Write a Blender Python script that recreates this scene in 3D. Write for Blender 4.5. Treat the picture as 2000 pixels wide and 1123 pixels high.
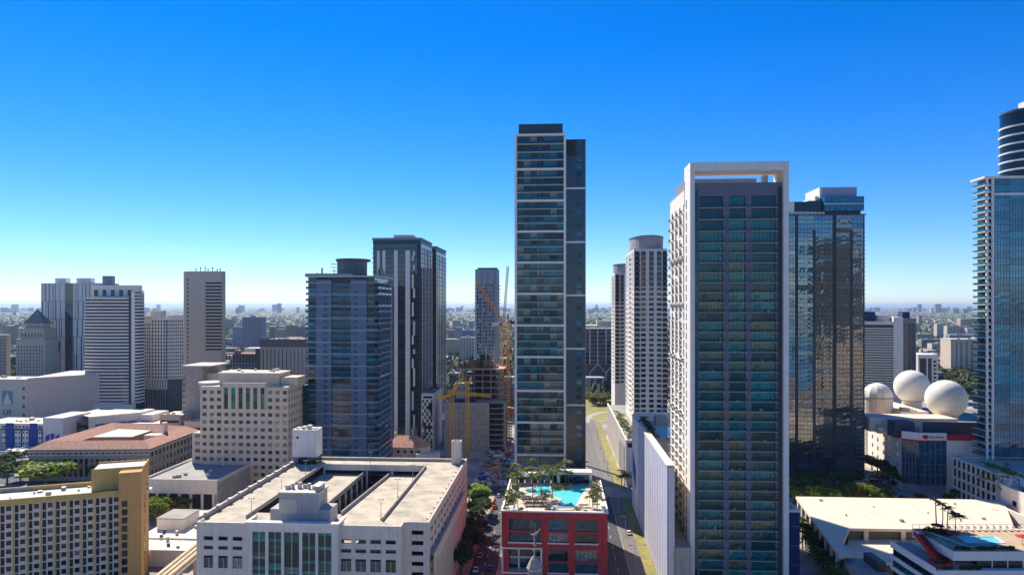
import bpy, math, random
from math import sin, cos, pi, radians, sqrt
random.seed(7)
SC = bpy.context.scene
COL = SC.collection
for _o in list(bpy.data.objects): bpy.data.objects.remove(_o)

# ------------------------------------------------------------------ camera
F, H, HY = 1333.3, 95.0, 598.0            # focal length (photo px), eye height (m), horizon row
GA = radians(3.86)                        # the street grid's turn against the view axis
cam = bpy.data.cameras.new('camera'); cam.lens = 24.0; cam.sensor_width = 36.0
cam.shift_y = 0.01825; cam.clip_start = 1.0; cam.clip_end = 120000
co = bpy.data.objects.new('camera', cam); COL.objects.link(co)
co.location = (0, 0, H); co.rotation_euler = (radians(90), 0, 0)
SC.camera = co
# ------------------------------------------------------------------ sky and sun
SUN_EL, SUN_AZ = radians(44), radians(120)      # azimuth measured from +X: ahead and to the left
w = bpy.data.worlds.new('World'); SC.world = w; w.use_nodes = True
nt = w.node_tree; bg = nt.nodes['Background']
sky = nt.nodes.new('ShaderNodeTexSky'); sky.sky_type = 'NISHITA'; sky.sun_disc = False
sky.sun_elevation = SUN_EL; sky.sun_rotation = radians(90) - SUN_AZ
sky.altitude = 0; sky.air_density = 1.0; sky.dust_density = 0.0; sky.ozone_density = 10.0
hs = nt.nodes.new('ShaderNodeHueSaturation'); hs.inputs['Saturation'].default_value = 1.25; hs.inputs['Hue'].default_value = 0.511
nt.links.new(sky.outputs[0], hs.inputs['Color']); nt.links.new(hs.outputs[0], bg.inputs[0])
bg.inputs[1].default_value = 0.102
sl = bpy.data.lights.new('sun', 'SUN'); sl.energy = 4.6; sl.angle = radians(0.53); sl.color = (1, 0.94, 0.84)
so = bpy.data.objects.new('sun', sl); COL.objects.link(so)
so.location = (-300, 200, 500)
so.rotation_euler = (radians(90) - SUN_EL, 0, SUN_AZ + radians(90))
vs = SC.view_settings; vs.view_transform = 'Standard'; vs.look = 'None'; vs.exposure = 0.68; vs.gamma = 1.0
vs.use_curve_mapping = False
SC.render.engine = 'CYCLES'
SC.cycles.use_denoising = True
SC.cycles.max_bounces = 6; SC.cycles.diffuse_bounces = 4; SC.cycles.glossy_bounces = 3
SC.cycles.volume_bounces = 0; SC.cycles.transmission_bounces = 3; SC.cycles.transparent_max_bounces = 8
SC.cycles.sample_clamp_indirect = 6.0

# ------------------------------------------------------------------ materials
MATS = {}
def _nodes(name):
    m = bpy.data.materials.new(name); m.use_nodes = True
    return m, m.node_tree, m.node_tree.nodes['Principled BSDF']
def lin(c):
    return tuple(((x/255.0) if x/255.0 <= 0.04045 and False else (x/255.0)**2.2) for x in c)
def matte(name, c, rough=0.85, var=0.12, scale=0.35, streak=0.0, c2=None, bump=0.0, metal=0.0, objvar=0.0):
    """painted or raw wall: base colour with soft blotches, weather streaks and fine grain"""
    if name in MATS: return MATS[name]
    if c[1] > 0.30 and c[2] <= c[0]*1.15: c = (min(0.86, c[0]*1.08), c[1], c[2]*0.86)
    m, t, b = _nodes(name); L = t.links
    tc = t.nodes.new('ShaderNodeTexCoord')
    n = t.nodes.new('ShaderNodeTexNoise'); n.inputs['Scale'].default_value = scale; n.inputs['Detail'].default_value = 6; n.inputs['Roughness'].default_value = 0.65
    L.new(tc.outputs['Object'], n.inputs['Vector'])
    mx = t.nodes.new('ShaderNodeMix'); mx.data_type = 'RGBA'
    lo = c2 if c2 else tuple(x*(1-2.2*var) for x in c)
    hi = tuple(min(1, x*(1+var)) for x in c)
    mx.inputs[6].default_value = (*lo, 1); mx.inputs[7].default_value = (*hi, 1)
    rr = t.nodes.new('ShaderNodeMapRange'); rr.inputs[1].default_value = 0.3; rr.inputs[2].default_value = 0.7
    L.new(n.outputs[0], rr.inputs[0]); L.new(rr.outputs[0], mx.inputs[0])
    out = mx.outputs[2]
    if streak:
        mp = t.nodes.new('ShaderNodeMapping'); mp.inputs['Scale'].default_value = (1.3, 1.3, 0.06)
        L.new(tc.outputs['Object'], mp.inputs[0])
        n2 = t.nodes.new('ShaderNodeTexNoise'); n2.inputs['Scale'].default_value = 1.0; n2.inputs['Detail'].default_value = 4
        L.new(mp.outputs[0], n2.inputs['Vector'])
        r2 = t.nodes.new('ShaderNodeMapRange'); r2.inputs[1].default_value = 0.5; r2.inputs[2].default_value = 0.75; r2.inputs[3].default_value = 1.0; r2.inputs[4].default_value = 1.0-streak
        L.new(n2.outputs[0], r2.inputs[0])
        m2 = t.nodes.new('ShaderNodeMix'); m2.data_type = 'RGBA'; m2.blend_type = 'MULTIPLY'; m2.inputs[0].default_value = 1
        L.new(out, m2.inputs[6]); L.new(r2.outputs[0], m2.inputs[7]); out = m2.outputs[2]
    if objvar:
        oi = t.nodes.new('ShaderNodeObjectInfo')
        r3 = t.nodes.new('ShaderNodeMapRange'); r3.inputs[3].default_value = 1-objvar; r3.inputs[4].default_value = 1+objvar
        L.new(oi.outputs['Random'], r3.inputs[0])
        m3 = t.nodes.new('ShaderNodeMix'); m3.data_type = 'RGBA'; m3.blend_type = 'MULTIPLY'; m3.inputs[0].default_value = 1
        L.new(out, m3.inputs[6]); L.new(r3.outputs[0], m3.inputs[7]); out = m3.outputs[2]
    L.new(out, b.inputs['Base Color'])
    b.inputs['Roughness'].default_value = rough; b.inputs['Metallic'].default_value = metal
    if bump:
        bp = t.nodes.new('ShaderNodeBump'); bp.inputs['Strength'].default_value = bump; bp.inputs['Distance'].default_value = 0.1
        L.new(n.outputs[0], bp.inputs['Height']); L.new(bp.outputs[0], b.inputs['Normal'])
    MATS[name] = m; return m
def glass(name, c, ior=1.9, rough=0.04, blind=(0.30, 0.27, 0.20), pblind=0.12, wob=0.05, wscale=0.25, alt=None, palt=0.4):
    """window glass seen from outside: dark tinted, glossy; some panes show pale blinds, each pane its own tone"""
    if name in MATS: return MATS[name]
    m, t, b = _nodes(name); L = t.links
    tc = t.nodes.new('ShaderNodeTexCoord'); oi = t.nodes.new('ShaderNodeObjectInfo')
    r = t.nodes.new('ShaderNodeMapRange'); r.inputs[3].default_value = 0.45; r.inputs[4].default_value = 1.6
    L.new(oi.outputs['Random'], r.inputs[0])
    mm = t.nodes.new('ShaderNodeMix'); mm.data_type = 'RGBA'; mm.blend_type = 'MULTIPLY'; mm.inputs[0].default_value = 1
    mm.inputs[6].default_value = (*c, 1); L.new(r.outputs[0], mm.inputs[7])
    out = mm.outputs[2]
    wn = t.nodes.new('ShaderNodeTexWhiteNoise'); wn.noise_dimensions = '1D'; L.new(oi.outputs['Random'], wn.inputs['W'])
    if alt:
        ga = t.nodes.new('ShaderNodeMath'); ga.operation = 'GREATER_THAN'; ga.inputs[1].default_value = 1-palt
        sep = t.nodes.new('ShaderNodeSeparateColor'); L.new(wn.outputs['Color'], sep.inputs[0]); L.new(sep.outputs[1], ga.inputs[0])
        ma = t.nodes.new('ShaderNodeMix'); ma.data_type = 'RGBA'; L.new(ga.outputs[0], ma.inputs[0]); L.new(out, ma.inputs[6]); ma.inputs[7].default_value = (*alt, 1)
        out = ma.outputs[2]
    gt = t.nodes.new('ShaderNodeMath'); gt.operation = 'GREATER_THAN'; gt.inputs[1].default_value = 1-pblind
    L.new(wn.outputs['Value'], gt.inputs[0])
    mb = t.nodes.new('ShaderNodeMix'); mb.data_type = 'RGBA'; L.new(gt.outputs[0], mb.inputs[0]); L.new(out, mb.inputs[6]); mb.inputs[7].default_value = (*blind, 1)
    out = mb.outputs[2]
    # rooms behind the glass: furniture, curtains, lamps as soft cells
    vo = t.nodes.new('ShaderNodeTexNoise'); vo.inputs['Scale'].default_value = 0.9; vo.inputs['Detail'].default_value = 3
    L.new(tc.outputs['Object'], vo.inputs['Vector'])
    r2 = t.nodes.new('ShaderNodeMapRange'); r2.inputs[1].default_value = 0.35; r2.inputs[2].default_value = 0.7; r2.inputs[3].default_value = 0.45; r2.inputs[4].default_value = 1.5
    L.new(vo.outputs[0], r2.inputs[0])
    m4 = t.nodes.new('ShaderNodeMix'); m4.data_type = 'RGBA'; m4.blend_type = 'MULTIPLY'; m4.inputs[0].default_value = 1
    L.new(out, m4.inputs[6]); L.new(r2.outputs[0], m4.inputs[7])
    L.new(m4.outputs[2], b.inputs['Base Color'])
    b.inputs['Roughness'].default_value = rough; b.inputs['IOR'].default_value = ior
    if wob:
        n = t.nodes.new('ShaderNodeTexNoise'); n.inputs['Scale'].default_value = wscale; n.inputs['Detail'].default_value = 2
        L.new(tc.outputs['Object'], n.inputs['Vector'])
        bp = t.nodes.new('ShaderNodeBump'); bp.inputs['Strength'].default_value = wob; bp.inputs['Distance'].default_value = 1.0
        L.new(n.outputs[0], bp.inputs['Height']); L.new(bp.outputs[0], b.inputs['Normal'])
    MATS[name] = m; return m
def leafmat(name, c, c2):
    if name in MATS: return MATS[name]
    m, t, b = _nodes(name); L = t.links
    tc = t.nodes.new('ShaderNodeTexCoord'); oi = t.nodes.new('ShaderNodeObjectInfo')
    n = t.nodes.new('ShaderNodeTexNoise'); n.inputs['Scale'].default_value = 0.7; n.inputs['Detail'].default_value = 5
    L.new(tc.outputs['Object'], n.inputs['Vector'])
    mx = t.nodes.new('ShaderNodeMix'); mx.data_type = 'RGBA'; mx.inputs[6].default_value = (*c, 1); mx.inputs[7].default_value = (*c2, 1)
    rr = t.nodes.new('ShaderNodeMapRange'); rr.inputs[1].default_value = 0.35; rr.inputs[2].default_value = 0.68
    L.new(n.outputs[0], rr.inputs[0]); L.new(rr.outputs[0], mx.inputs[0])
    r = t.nodes.new('ShaderNodeMapRange'); r.inputs[3].default_value = 0.7; r.inputs[4].default_value = 1.3
    L.new(oi.outputs['Random'], r.inputs[0])
    mm = t.nodes.new('ShaderNodeMix'); mm.data_type = 'RGBA'; mm.blend_type = 'MULTIPLY'; mm.inputs[0].default_value = 1
    L.new(mx.outputs[2], mm.inputs[6]); L.new(r.outputs[0], mm.inputs[7])
    L.new(mm.outputs[2], b.inputs['Base Color']); b.inputs['Roughness'].default_value = 0.7
    tr = t.nodes.new('ShaderNodeBsdfTranslucent'); L.new(mm.outputs[2], tr.inputs[0])
    ms = t.nodes.new('ShaderNodeMixShader'); ms.inputs[0].default_value = 0.35
    L.new(b.outputs[0], ms.inputs[1]); L.new(tr.outputs[0], ms.inputs[2])
    L.new(ms.outputs[0], t.nodes['Material Output'].inputs[0])
    MATS[name] = m; return m
WHITE = matte('white_paint', (0.80, 0.78, 0.78), var=0.04, streak=0.12)
WHITE2 = matte('white_stucco', (0.74, 0.71, 0.70), var=0.05, streak=0.18)
OFFW = matte('off_white_concrete', (0.70, 0.65, 0.59), var=0.06, streak=0.2)
CREAM = matte('cream_stone', (0.66, 0.56, 0.45), var=0.06, streak=0.15)
PINKC = matte('pinkish_precast', (0.68, 0.575, 0.475), var=0.07, streak=0.2)
CONC = matte('grey_concrete', (0.42, 0.39, 0.36), var=0.12, streak=0.25)
CONC2 = matte('raw_construction_concrete', (0.50, 0.44, 0.41), var=0.16, streak=0.25)
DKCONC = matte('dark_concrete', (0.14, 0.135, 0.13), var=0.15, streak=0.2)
DECK = matte('weathered_parking_deck', (0.56, 0.50, 0.40), var=0.10, scale=0.16, c2=(0.30, 0.255, 0.18), bump=0.1)
ROOFW = matte('white_membrane_roof', (0.70, 0.68, 0.65), var=0.08, scale=0.12, c2=(0.48, 0.46, 0.42))
ROOFG = matte('grey_gravel_roof', (0.36, 0.34, 0.31), var=0.15, scale=0.12, c2=(0.22, 0.21, 0.19))
ROOFB = matte('beige_membrane_roof', (0.80, 0.68, 0.52), var=0.05, scale=0.06, c2=(0.68, 0.57, 0.43))
TERRA = matte('terracotta_tile', (0.56, 0.28, 0.17), var=0.22, scale=0.9, c2=(0.30, 0.14, 0.08), bump=0.5)
GOLD = matte('ochre_yellow_stucco', (0.62, 0.43, 0.15), var=0.06, streak=0.2)
GOLD2 = matte('ochre_orange_stucco', (0.58, 0.35, 0.12), var=0.06, streak=0.15)
RED = matte('brick_red_panel', (0.56, 0.05, 0.045), var=0.14, streak=0.3)
REDP = matte('bright_red_paint', (0.65, 0.02, 0.015), var=0.06, rough=0.5)
PALEDECK = matte('pale_paver_deck', (0.66, 0.56, 0.44), var=0.10, scale=0.5, c2=(0.5, 0.4, 0.3))
BLUEP = matte('cobalt_blue_paint', (0.012, 0.075, 0.30), var=0.06, streak=0.1)
NAVY = matte('navy_paint', (0.012, 0.03, 0.11), var=0.06)
BLUEGW = matte('slate_blue_wall', (0.12, 0.19, 0.28), var=0.08, streak=0.12)
CHAR = matte('charcoal_panel', (0.024, 0.040, 0.052), var=0.15, rough=0.45)
DGREY = matte('dark_grey_metal', (0.05, 0.06, 0.07), var=0.15, rough=0.5)
STEEL = matte('galvanised_steel', (0.35, 0.36, 0.37), var=0.1, rough=0.45, metal=0.4)
LAVW = matte('grey_lilac_wall', (0.25, 0.25, 0.29), var=0.06, streak=0.12)
WOOD = matte('bark', (0.16, 0.11, 0.07), var=0.2, scale=3)
PTRUNK = matte('palm_bark', (0.24, 0.19, 0.14), var=0.2, scale=3)
YEL = matte('crane_yellow', (0.85, 0.42, 0.025), var=0.12, rough=0.5)
ORG = matte('crane_orange', (0.80, 0.30, 0.06), var=0.12, rough=0.5)
FORM = matte('formwork_orange', (0.52, 0.24, 0.13), var=0.2, scale=1.2)
GRASS = matte('dry_grass', (0.30, 0.24, 0.05), var=0.25, scale=0.25, c2=(0.12, 0.13, 0.03))
LAWN = matte('lawn', (0.09, 0.13, 0.03), var=0.25, scale=0.25)
BLACK = matte('dark_interior', (0.012, 0.013, 0.015), var=0.2)
G_TEAL = glass('teal_glass', (0.005, 0.11, 0.135), ior=1.52, alt=(0.003, 0.022, 0.028), palt=0.4, pblind=0.13, blind=(0.20, 0.23, 0.20))
G_RT = glass('green_teal_glass', (0.005, 0.21, 0.19), ior=1.5, alt=(0.008, 0.06, 0.06), palt=0.35, pblind=0.15, blind=(0.20, 0.22, 0.10))
G_BLUE = glass('blue_glass', (0.008, 0.12, 0.20), ior=1.45, alt=(0.003, 0.02, 0.035), palt=0.4, pblind=0.05, blind=(0.12, 0.16, 0.19))
G_MIR = glass('mirror_glass', (0.008, 0.075, 0.088), ior=3.0, rough=0.02, pblind=0.0, wob=0.13, wscale=0.16, alt=(0.004, 0.014, 0.014), palt=0.4)
G_AQUA = glass('aqua_glass', (0.02, 0.19, 0.25), ior=1.8, rough=0.03, pblind=0.0, wob=0.14, wscale=0.1)
G_GRN = glass('green_glass', (0.004, 0.19, 0.14), ior=1.5, alt=(0.003, 0.03, 0.03), palt=0.5, pblind=0.06, blind=(0.15, 0.22, 0.18))
G_DK = glass('dark_window', (0.008, 0.013, 0.015), ior=1.45, pblind=0.06, blind=(0.16, 0.15, 0.12), alt=(0.012, 0.028, 0.032), palt=0.3, wob=0)
G_NAVY = glass('navy_window', (0.006, 0.013, 0.028), ior=1.5, pblind=0.08, blind=(0.10, 0.10, 0.12), wob=0)
G_GREY = glass('grey_green_window', (0.03, 0.055, 0.055), ior=1.6, pblind=0.15, blind=(0.20, 0.24, 0.22), alt=(0.012, 0.018, 0.02), palt=0.4, wob=0)
def railglass(name, c, clear=0.72):
    m, t, b = _nodes(name); b.inputs['Base Color'].default_value = (*c, 1); b.inputs['Roughness'].default_value = 0.05; b.inputs['IOR'].default_value = 1.45
    tr = t.nodes.new('ShaderNodeBsdfTransparent'); tr.inputs[0].default_value = (0.80, 0.92, 0.90, 1)
    ms = t.nodes.new('ShaderNodeMixShader'); ms.inputs[0].default_value = clear
    t.links.new(b.outputs[0], ms.inputs[1]); t.links.new(tr.outputs[0], ms.inputs[2]); t.links.new(ms.outputs[0], t.nodes['Material Output'].inputs[0])
    MATS[name] = m; return m
G_RAIL = railglass('clear_railing_glass', (0.03, 0.09, 0.09), 0.80)
# asphalt, pool water
ASPH = matte('asphalt', (0.060, 0.060, 0.064), var=0.2, scale=0.2, c2=(0.034, 0.034, 0.037))
PAVE = matte('pale_pavement', (0.42, 0.37, 0.32), var=0.15, scale=0.4, c2=(0.28, 0.25, 0.22))
GRAVEL = matte('track_ballast', (0.20, 0.175, 0.155), var=0.25, scale=0.8)
PAINTW = matte('road_paint', (0.70, 0.70, 0.68), var=0.1)
def _water(name, c):
    m, t, b = _nodes(name); L = t.links
    tc = t.nodes.new('ShaderNodeTexCoord'); n = t.nodes.new('ShaderNodeTexNoise'); n.inputs['Scale'].default_value = 1.4
    L.new(tc.outputs['Object'], n.inputs['Vector'])
    bp = t.nodes.new('ShaderNodeBump'); bp.inputs['Strength'].default_value = 0.12; L.new(n.outputs[0], bp.inputs['Height'])
    L.new(bp.outputs[0], b.inputs['Normal']); b.inputs['Base Color'].default_value = (*c, 1)
    b.inputs['Roughness'].default_value = 0.05; b.inputs['IOR'].default_value = 1.33
    return m
WATER = _water('pool_water', (0.13, 0.66, 0.64))

# ------------------------------------------------------------------ geometry helpers
class MB:
    def __init__(s): s.v = []; s.f = []; s.mi = []; s.m = 0
    def _add(s, vs, fs):
        o = len(s.v); s.v += vs; s.f += [tuple(i+o for i in f) for f in fs]; s.mi += [s.m]*len(fs); return s
    def box(s, x0, y0, z0, x1, y1, z1):
        return s._add([(x0,y0,z0),(x1,y0,z0),(x1,y1,z0),(x0,y1,z0),(x0,y0,z1),(x1,y0,z1),(x1,y1,z1),(x0,y1,z1)],
                      [(0,3,2,1),(4,5,6,7),(0,1,5,4),(1,2,6,5),(2,3,7,6),(3,0,4,7)])
    def prism(s, poly, z0, z1):
        n = len(poly)
        a = sum(poly[i][0]*poly[(i+1)%n][1]-poly[(i+1)%n][0]*poly[i][1] for i in range(n))
        if a < 0: poly = poly[::-1]
        return s._add([(p[0],p[1],z0) for p in poly]+[(p[0],p[1],z1) for p in poly],
                      [tuple(range(n-1,-1,-1)), tuple(range(n,2*n))]+[(i,(i+1)%n,n+(i+1)%n,n+i) for i in range(n)])
    def cyl(s, x, y, z0, z1, r0, r1=None, n=12, sx=1.0, sy=1.0):
        r1 = r0 if r1 is None else r1
        p = [(cos(2*pi*i/n)*sx, sin(2*pi*i/n)*sy) for i in range(n)]
        return s._add([(x+r0*a, y+r0*b, z0) for a,b in p]+[(x+r1*a, y+r1*b, z1) for a,b in p],
                      [tuple(range(n-1,-1,-1)), tuple(range(n,2*n))]+[(i,(i+1)%n,n+(i+1)%n,n+i) for i in range(n)])
    def lathe(s, prof, n=16, x=0, y=0):
        vs = []
        for r,z in prof: vs += [(x+r*cos(2*pi*i/n), y+r*sin(2*pi*i/n), z) for i in range(n)]
        fs = [(k*n+i, k*n+(i+1)%n, (k+1)*n+(i+1)%n, (k+1)*n+i) for k in range(len(prof)-1) for i in range(n)]
        return s._add(vs, fs)
    def beam(s, p, q, w=0.1, h=None):
        h = w if h is None else h
        d = [q[i]-p[i] for i in range(3)]; l = sqrt(sum(x*x for x in d)) or 1; d = [x/l for x in d]
        a = (0,0,1) if abs(d[2]) < 0.9 else (1,0,0)
        u = [d[1]*a[2]-d[2]*a[1], d[2]*a[0]-d[0]*a[2], d[0]*a[1]-d[1]*a[0]]; lu = sqrt(sum(x*x for x in u)); u = [x/lu for x in u]
        v = [u[1]*d[2]-u[2]*d[1], u[2]*d[0]-u[0]*d[2], u[0]*d[1]-u[1]*d[0]]
        vs = []
        for e in (p, q):
            for a_, b_ in ((-1,-1),(1,-1),(1,1),(-1,1)):
                vs.append(tuple(e[i]+u[i]*w/2*a_+v[i]*h/2*b_ for i in range(3)))
        return s._add(vs, [(3,2,1,0),(4,5,6,7),(0,1,5,4),(1,2,6,5),(2,3,7,6),(3,0,4,7)])
    def poly(s, pts): return s._add(list(pts), [tuple(range(len(pts)))])
    def mesh(s, name, mats, smooth=False):
        me = bpy.data.meshes.new(name); me.from_pydata(s.v, [], s.f)
        for m in (mats if isinstance(mats, (list, tuple)) else [mats]): me.materials.append(m)
        if any(s.mi): me.polygons.foreach_set('material_index', s.mi)
        if smooth: me.polygons.foreach_set('use_smooth', [True]*len(s.f))
        me.update(); return me
    def build(s, name, mats, parent=None, loc=(0,0,0), rz=0, smooth=False):
        return O(name, s.mesh(name, mats, smooth), parent, loc, rz)
def O(name, me, parent=None, loc=(0,0,0), rz=0, rot=None, sc=None):
    o = bpy.data.objects.new(name, me); COL.objects.link(o); o.location = loc
    if parent is not None: o.parent = parent
    if rot: o.rotation_euler = rot
    elif rz: o.rotation_euler = (0, 0, rz)
    if sc: o.scale = sc if isinstance(sc, tuple) else (sc, sc, sc)
    return o
def tag(o, label=None, cat=None, group=None, kind=None):
    if label: o['label'] = label
    if cat: o['category'] = cat
    if group: o['group'] = group
    if kind: o['kind'] = kind
    return o
def empty(name, loc, rz, label=None, cat=None, group=None):
    o = bpy.data.objects.new(name, None); COL.objects.link(o); o.location = loc; o.rotation_euler = (0,0,rz)
    return tag(o, label, cat, group)
_bc = {}
def boxmesh(w_, d_, h_, mat):
    k = (round(w_,2), round(d_,2), round(h_,2), mat.name)
    if k not in _bc: _bc[k] = MB().box(0,0,0,w_,d_,h_).mesh('block', mat)
    return _bc[k]
def bx(parent, name, x0, y0, z0, x1, y1, z1, mat):
    return O(name, boxmesh(x1-x0, y1-y0, z1-z0, mat), parent, (x0,y0,z0))
def gnd(px, py, z=0.0):
    D = F*(H-z)/(py-HY); return ((px-1000)/F*D, D, z)
def pt(px, py, D): return ((px-1000)/F*D, D, H-(py-HY)/F*D)
def uv(u, v, z=0.0): return (u*cos(GA)+v*sin(GA), -u*sin(GA)+v*cos(GA), z)
def uvpx(px, py, z=0.0):
    x, y, _ = gnd(px, py, z); return (x*cos(GA)-y*sin(GA), x*sin(GA)+y*cos(GA))
class Bd:
    """a building with its front left corner on a sight line; local x along the front, y back, z up"""
    def __init__(s, name, label, cat, px, D, rot=-GA, z=0.0, group=None):
        s.X = (px-1000)/F*D; s.D = D; s.r = rot; s.c = cos(rot); s.s = sin(rot); s.z0 = z
        s.o = empty(name, (s.X, D, z), rot, label, cat, group)
    def wx(s, px, y=0.0):
        k = (px-1000)/F; return (k*(s.D+y*s.c)-s.X+y*s.s)/(s.c-k*s.s)
    def dy(s, px, x):
        k = (px-1000)/F; return (s.X+x*s.c-k*(s.D+x*s.s))/(k*s.c+s.s)
    def z(s, py, x=0.0, y=0.0): return H-(py-HY)/F*(s.D+x*s.s+y*s.c)-s.z0
    def box(s, name, x0, y0, z0, x1, y1, z1, mat): return bx(s.o, name, x0, y0, z0, x1, y1, z1, mat)
    def mb(s, m, name, mat, smooth=False): return m.build(name, mat, s.o, smooth=smooth)
    def loc(s, wx_, wy_):            # world xy -> local
        dx, dy = wx_-s.X, wy_-s.D; return (dx*s.c+dy*s.s, -dx*s.s+dy*s.c)
    def lpx(s, px, py, z):           # pixel at world height z -> local xy
        g = gnd(px, py, z); return s.loc(g[0], g[1])
def gaps(a0, a1, iv):
    out = []; a = a0
    for p, q in sorted(iv):
        if p > a+1e-4: out.append((a, p))
        a = q
    if a1 > a+1e-4: out.append((a, a1))
    return out
def gwall(m, face, pl, th, a0, a1, z0, z1, cols, rows):
    """wall with a grid of openings; face 'f' looks to -y at y=pl, 'l' to -x at x=pl, 'r' to +x at x=pl"""
    def b(p, q, za, zb):
        if face == 'f': m.box(p, pl, za, q, pl+th, zb)
        elif face == 'l': m.box(pl, p, za, pl+th, q, zb)
        else: m.box(pl-th, p, za, pl, q, zb)
    for za, zb in gaps(z0, z1, rows): b(a0, a1, za, zb)
    for za, zb in rows:
        for p, q in gaps(a0, a1, cols): b(p, q, za, zb)
def gwin(par, name, face, pl, rec, cols, rows, mat, th=0.06, skip=None, mull=0, mmat=None):
    for i, (za, zb) in enumerate(rows):
        for j, (p, q) in enumerate(cols):
            if skip and skip(i, j): continue
            mt = mat(i, j) if callable(mat) else mat
            if face == 'f': o = bx(par, name, p, pl+rec, za, q, pl+rec+th, zb, mt)
            elif face == 'l': o = bx(par, name, pl+rec, p, za, pl+rec+th, q, zb, mt)
            else: o = bx(par, name, pl-rec-th, p, za, pl-rec, q, zb, mt)
            if mull:
                O('mullion', mullmesh(face, q-p, zb-za, mull, mmat), o, (0,0,0))
def mullmesh(face, w_, h_, n, mat):
    k = ('mu', face, round(w_,2), round(h_,2), n, mat.name)
    if k not in _bc:
        m = MB(); t = 0.07
        for i in range(n):
            c = w_*(i+1)/(n+1)
            if face == 'f': m.box(c-t, -0.08, 0, c+t, -0.003, h_)
            elif face == 'l': m.box(-0.08, c-t, 0, -0.003, c+t, h_)
            else: m.box(0.063, c-t, 0, 0.14, c+t, h_)
        _bc[k] = m.mesh('mullion', mat)
    return _bc[k]
def ev(a0, a1, n, frac=0.6, m0=0.5):
    """n even openings between a0 and a1, each filling frac of its bay"""
    s = (a1-a0)/n; return [(a0+s*(i+(1-frac)*m0), a0+s*(i+(1-frac)*m0+frac)) for i in range(n)]
def joinwin(par, name, face, pl, cols, rows, mat, rec=0.15, th=0.06, keep=None):
    m = MB()
    for i, (za, zb) in enumerate(rows):
        for j, (p, q) in enumerate(cols):
            if keep and not keep(i, j): continue
            if face == 'f': m.box(p, pl+rec, za, q, pl+rec+th, zb)
            elif face == 'l': m.box(pl+rec, p, za, pl+rec+th, q, zb)
            else: m.box(pl-rec-th, p, za, pl-rec, q, zb)
    o = m.build(name, mat, par); o['kind'] = 'stuff'; return o
def text_mesh(body, size, depth, mat):
    cu = bpy.data.curves.new('lettering', 'FONT'); cu.body = body; cu.size = size; cu.extrude = depth
    ob = bpy.data.objects.new('lettering', cu); COL.objects.link(ob)
    dg = bpy.context.evaluated_depsgraph_get()
    me = bpy.data.meshes.new_from_object(ob.evaluated_get(dg)); bpy.data.objects.remove(ob)
    me.materials.clear(); me.materials.append(mat); return me
def textured_roof_clutter(B, x0, x1, y0, y1, z, n, seed=1, mats=None, smax=2.2):
    """air handlers, vents and hatches, each its own part"""
    r = random.Random(seed); mats = mats or [STEEL, OFFW, CONC]
    for i in range(n):
        w_, d_, h_ = r.uniform(0.7, smax), r.uniform(0.7, smax), r.uniform(0.5, 1.7)
        x, y = r.uniform(x0, x1-w_), r.uniform(y0, y1-d_)
        B.box('roof_unit', x, y, z, x+w_, y+d_, z+h_, r.choice(mats))
# ------------------------------------------------------------------ ground and roads
def ground_mat():
    m, t, b = _nodes('city_ground'); L = t.links
    tc = t.nodes.new('ShaderNodeTexCoord')
    def noise(sc, det=6):
        n = t.nodes.new('ShaderNodeTexNoise'); n.inputs['Scale'].default_value = sc; n.inputs['Detail'].default_value = det; n.inputs['Roughness'].default_value = 0.7
        L.new(tc.outputs['Object'], n.inputs['Vector']); return n.outputs[0]
    def mix(f, a, b_, lo=0.4, hi=0.6):
        r = t.nodes.new('ShaderNodeMapRange'); r.inputs[1].default_value = lo; r.inputs[2].default_value = hi; L.new(f, r.inputs[0])
        x = t.nodes.new('ShaderNodeMix'); x.data_type = 'RGBA'; L.new(r.outputs[0], x.inputs[0])
        for k, c in ((6, a), (7, b_)):
            if isinstance(c, tuple): x.inputs[k].default_value = (*c, 1)
            else: L.new(c, x.inputs[k])
        return x.outputs[2]
    urban = mix(noise(0.03), (0.20, 0.18, 0.155), (0.44, 0.38, 0.31))
    green = mix(noise(0.02), (0.035, 0.06, 0.018), (0.10, 0.125, 0.04))
    far = mix(noise(0.0035, 10), green, urban, 0.50, 0.58)
    # downtown paving near the towers, leafy suburbs farther out
    sp = t.nodes.new('ShaderNodeSeparateXYZ'); L.new(tc.outputs['Object'], sp.inputs[0])
    n = noise(0.01); ad = t.nodes.new('ShaderNodeMath'); ad.operation = 'MULTIPLY_ADD'; ad.inputs[1].default_value = 500
    L.new(n, ad.inputs[0]); L.new(sp.outputs[1], ad.inputs[2])
    L.new(mix(ad.outputs[0], urban, far, 800, 1000), b.inputs['Base Color']); b.inputs['Roughness'].default_value = 0.95
    return m
GM = ground_mat()
gm = MB(); R_ = 60000
gm.poly([(-R_,-R_,0),(R_,-R_,0),(R_,R_,0),(-R_,R_,0)])
tag(gm.build('ground', GM), kind='structure')
WBAY = _water('bay_water', (0.02, 0.10, 0.13))
mb_ = MB(); mb_.poly([(-R_,-R_,0.02),(R_,-R_,0.02),(R_,-70,0.02),(-R_,-70,0.02)]); tag(mb_.build('bay_water', WBAY), kind='structure')
def sheet(name, poly, z, mat, rot=True):
    m = MB(); m.poly([(p[0], p[1], 0) for p in poly]); o = m.build(name, mat, None, (0,0,z), -GA if rot else 0)
    return tag(o, kind='structure')
def rect(u0, v0, u1, v1): return [(u0,v0),(u1,v0),(u1,v1),(u0,v1)]
sheet('main_street', rect(-31.5, 120, -22.0, 360.5), 0.006, ASPH)
sheet('cross_street', rect(-420, 345, 15.5, 360), 0.010, ASPH)
sheet('cross_street', rect(15.5, 343, 420, 362), 0.010, PAVE)
sheet('rail_road', rect(17.0, 120, 26.0, 342.9), 0.006, ASPH)
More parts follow.
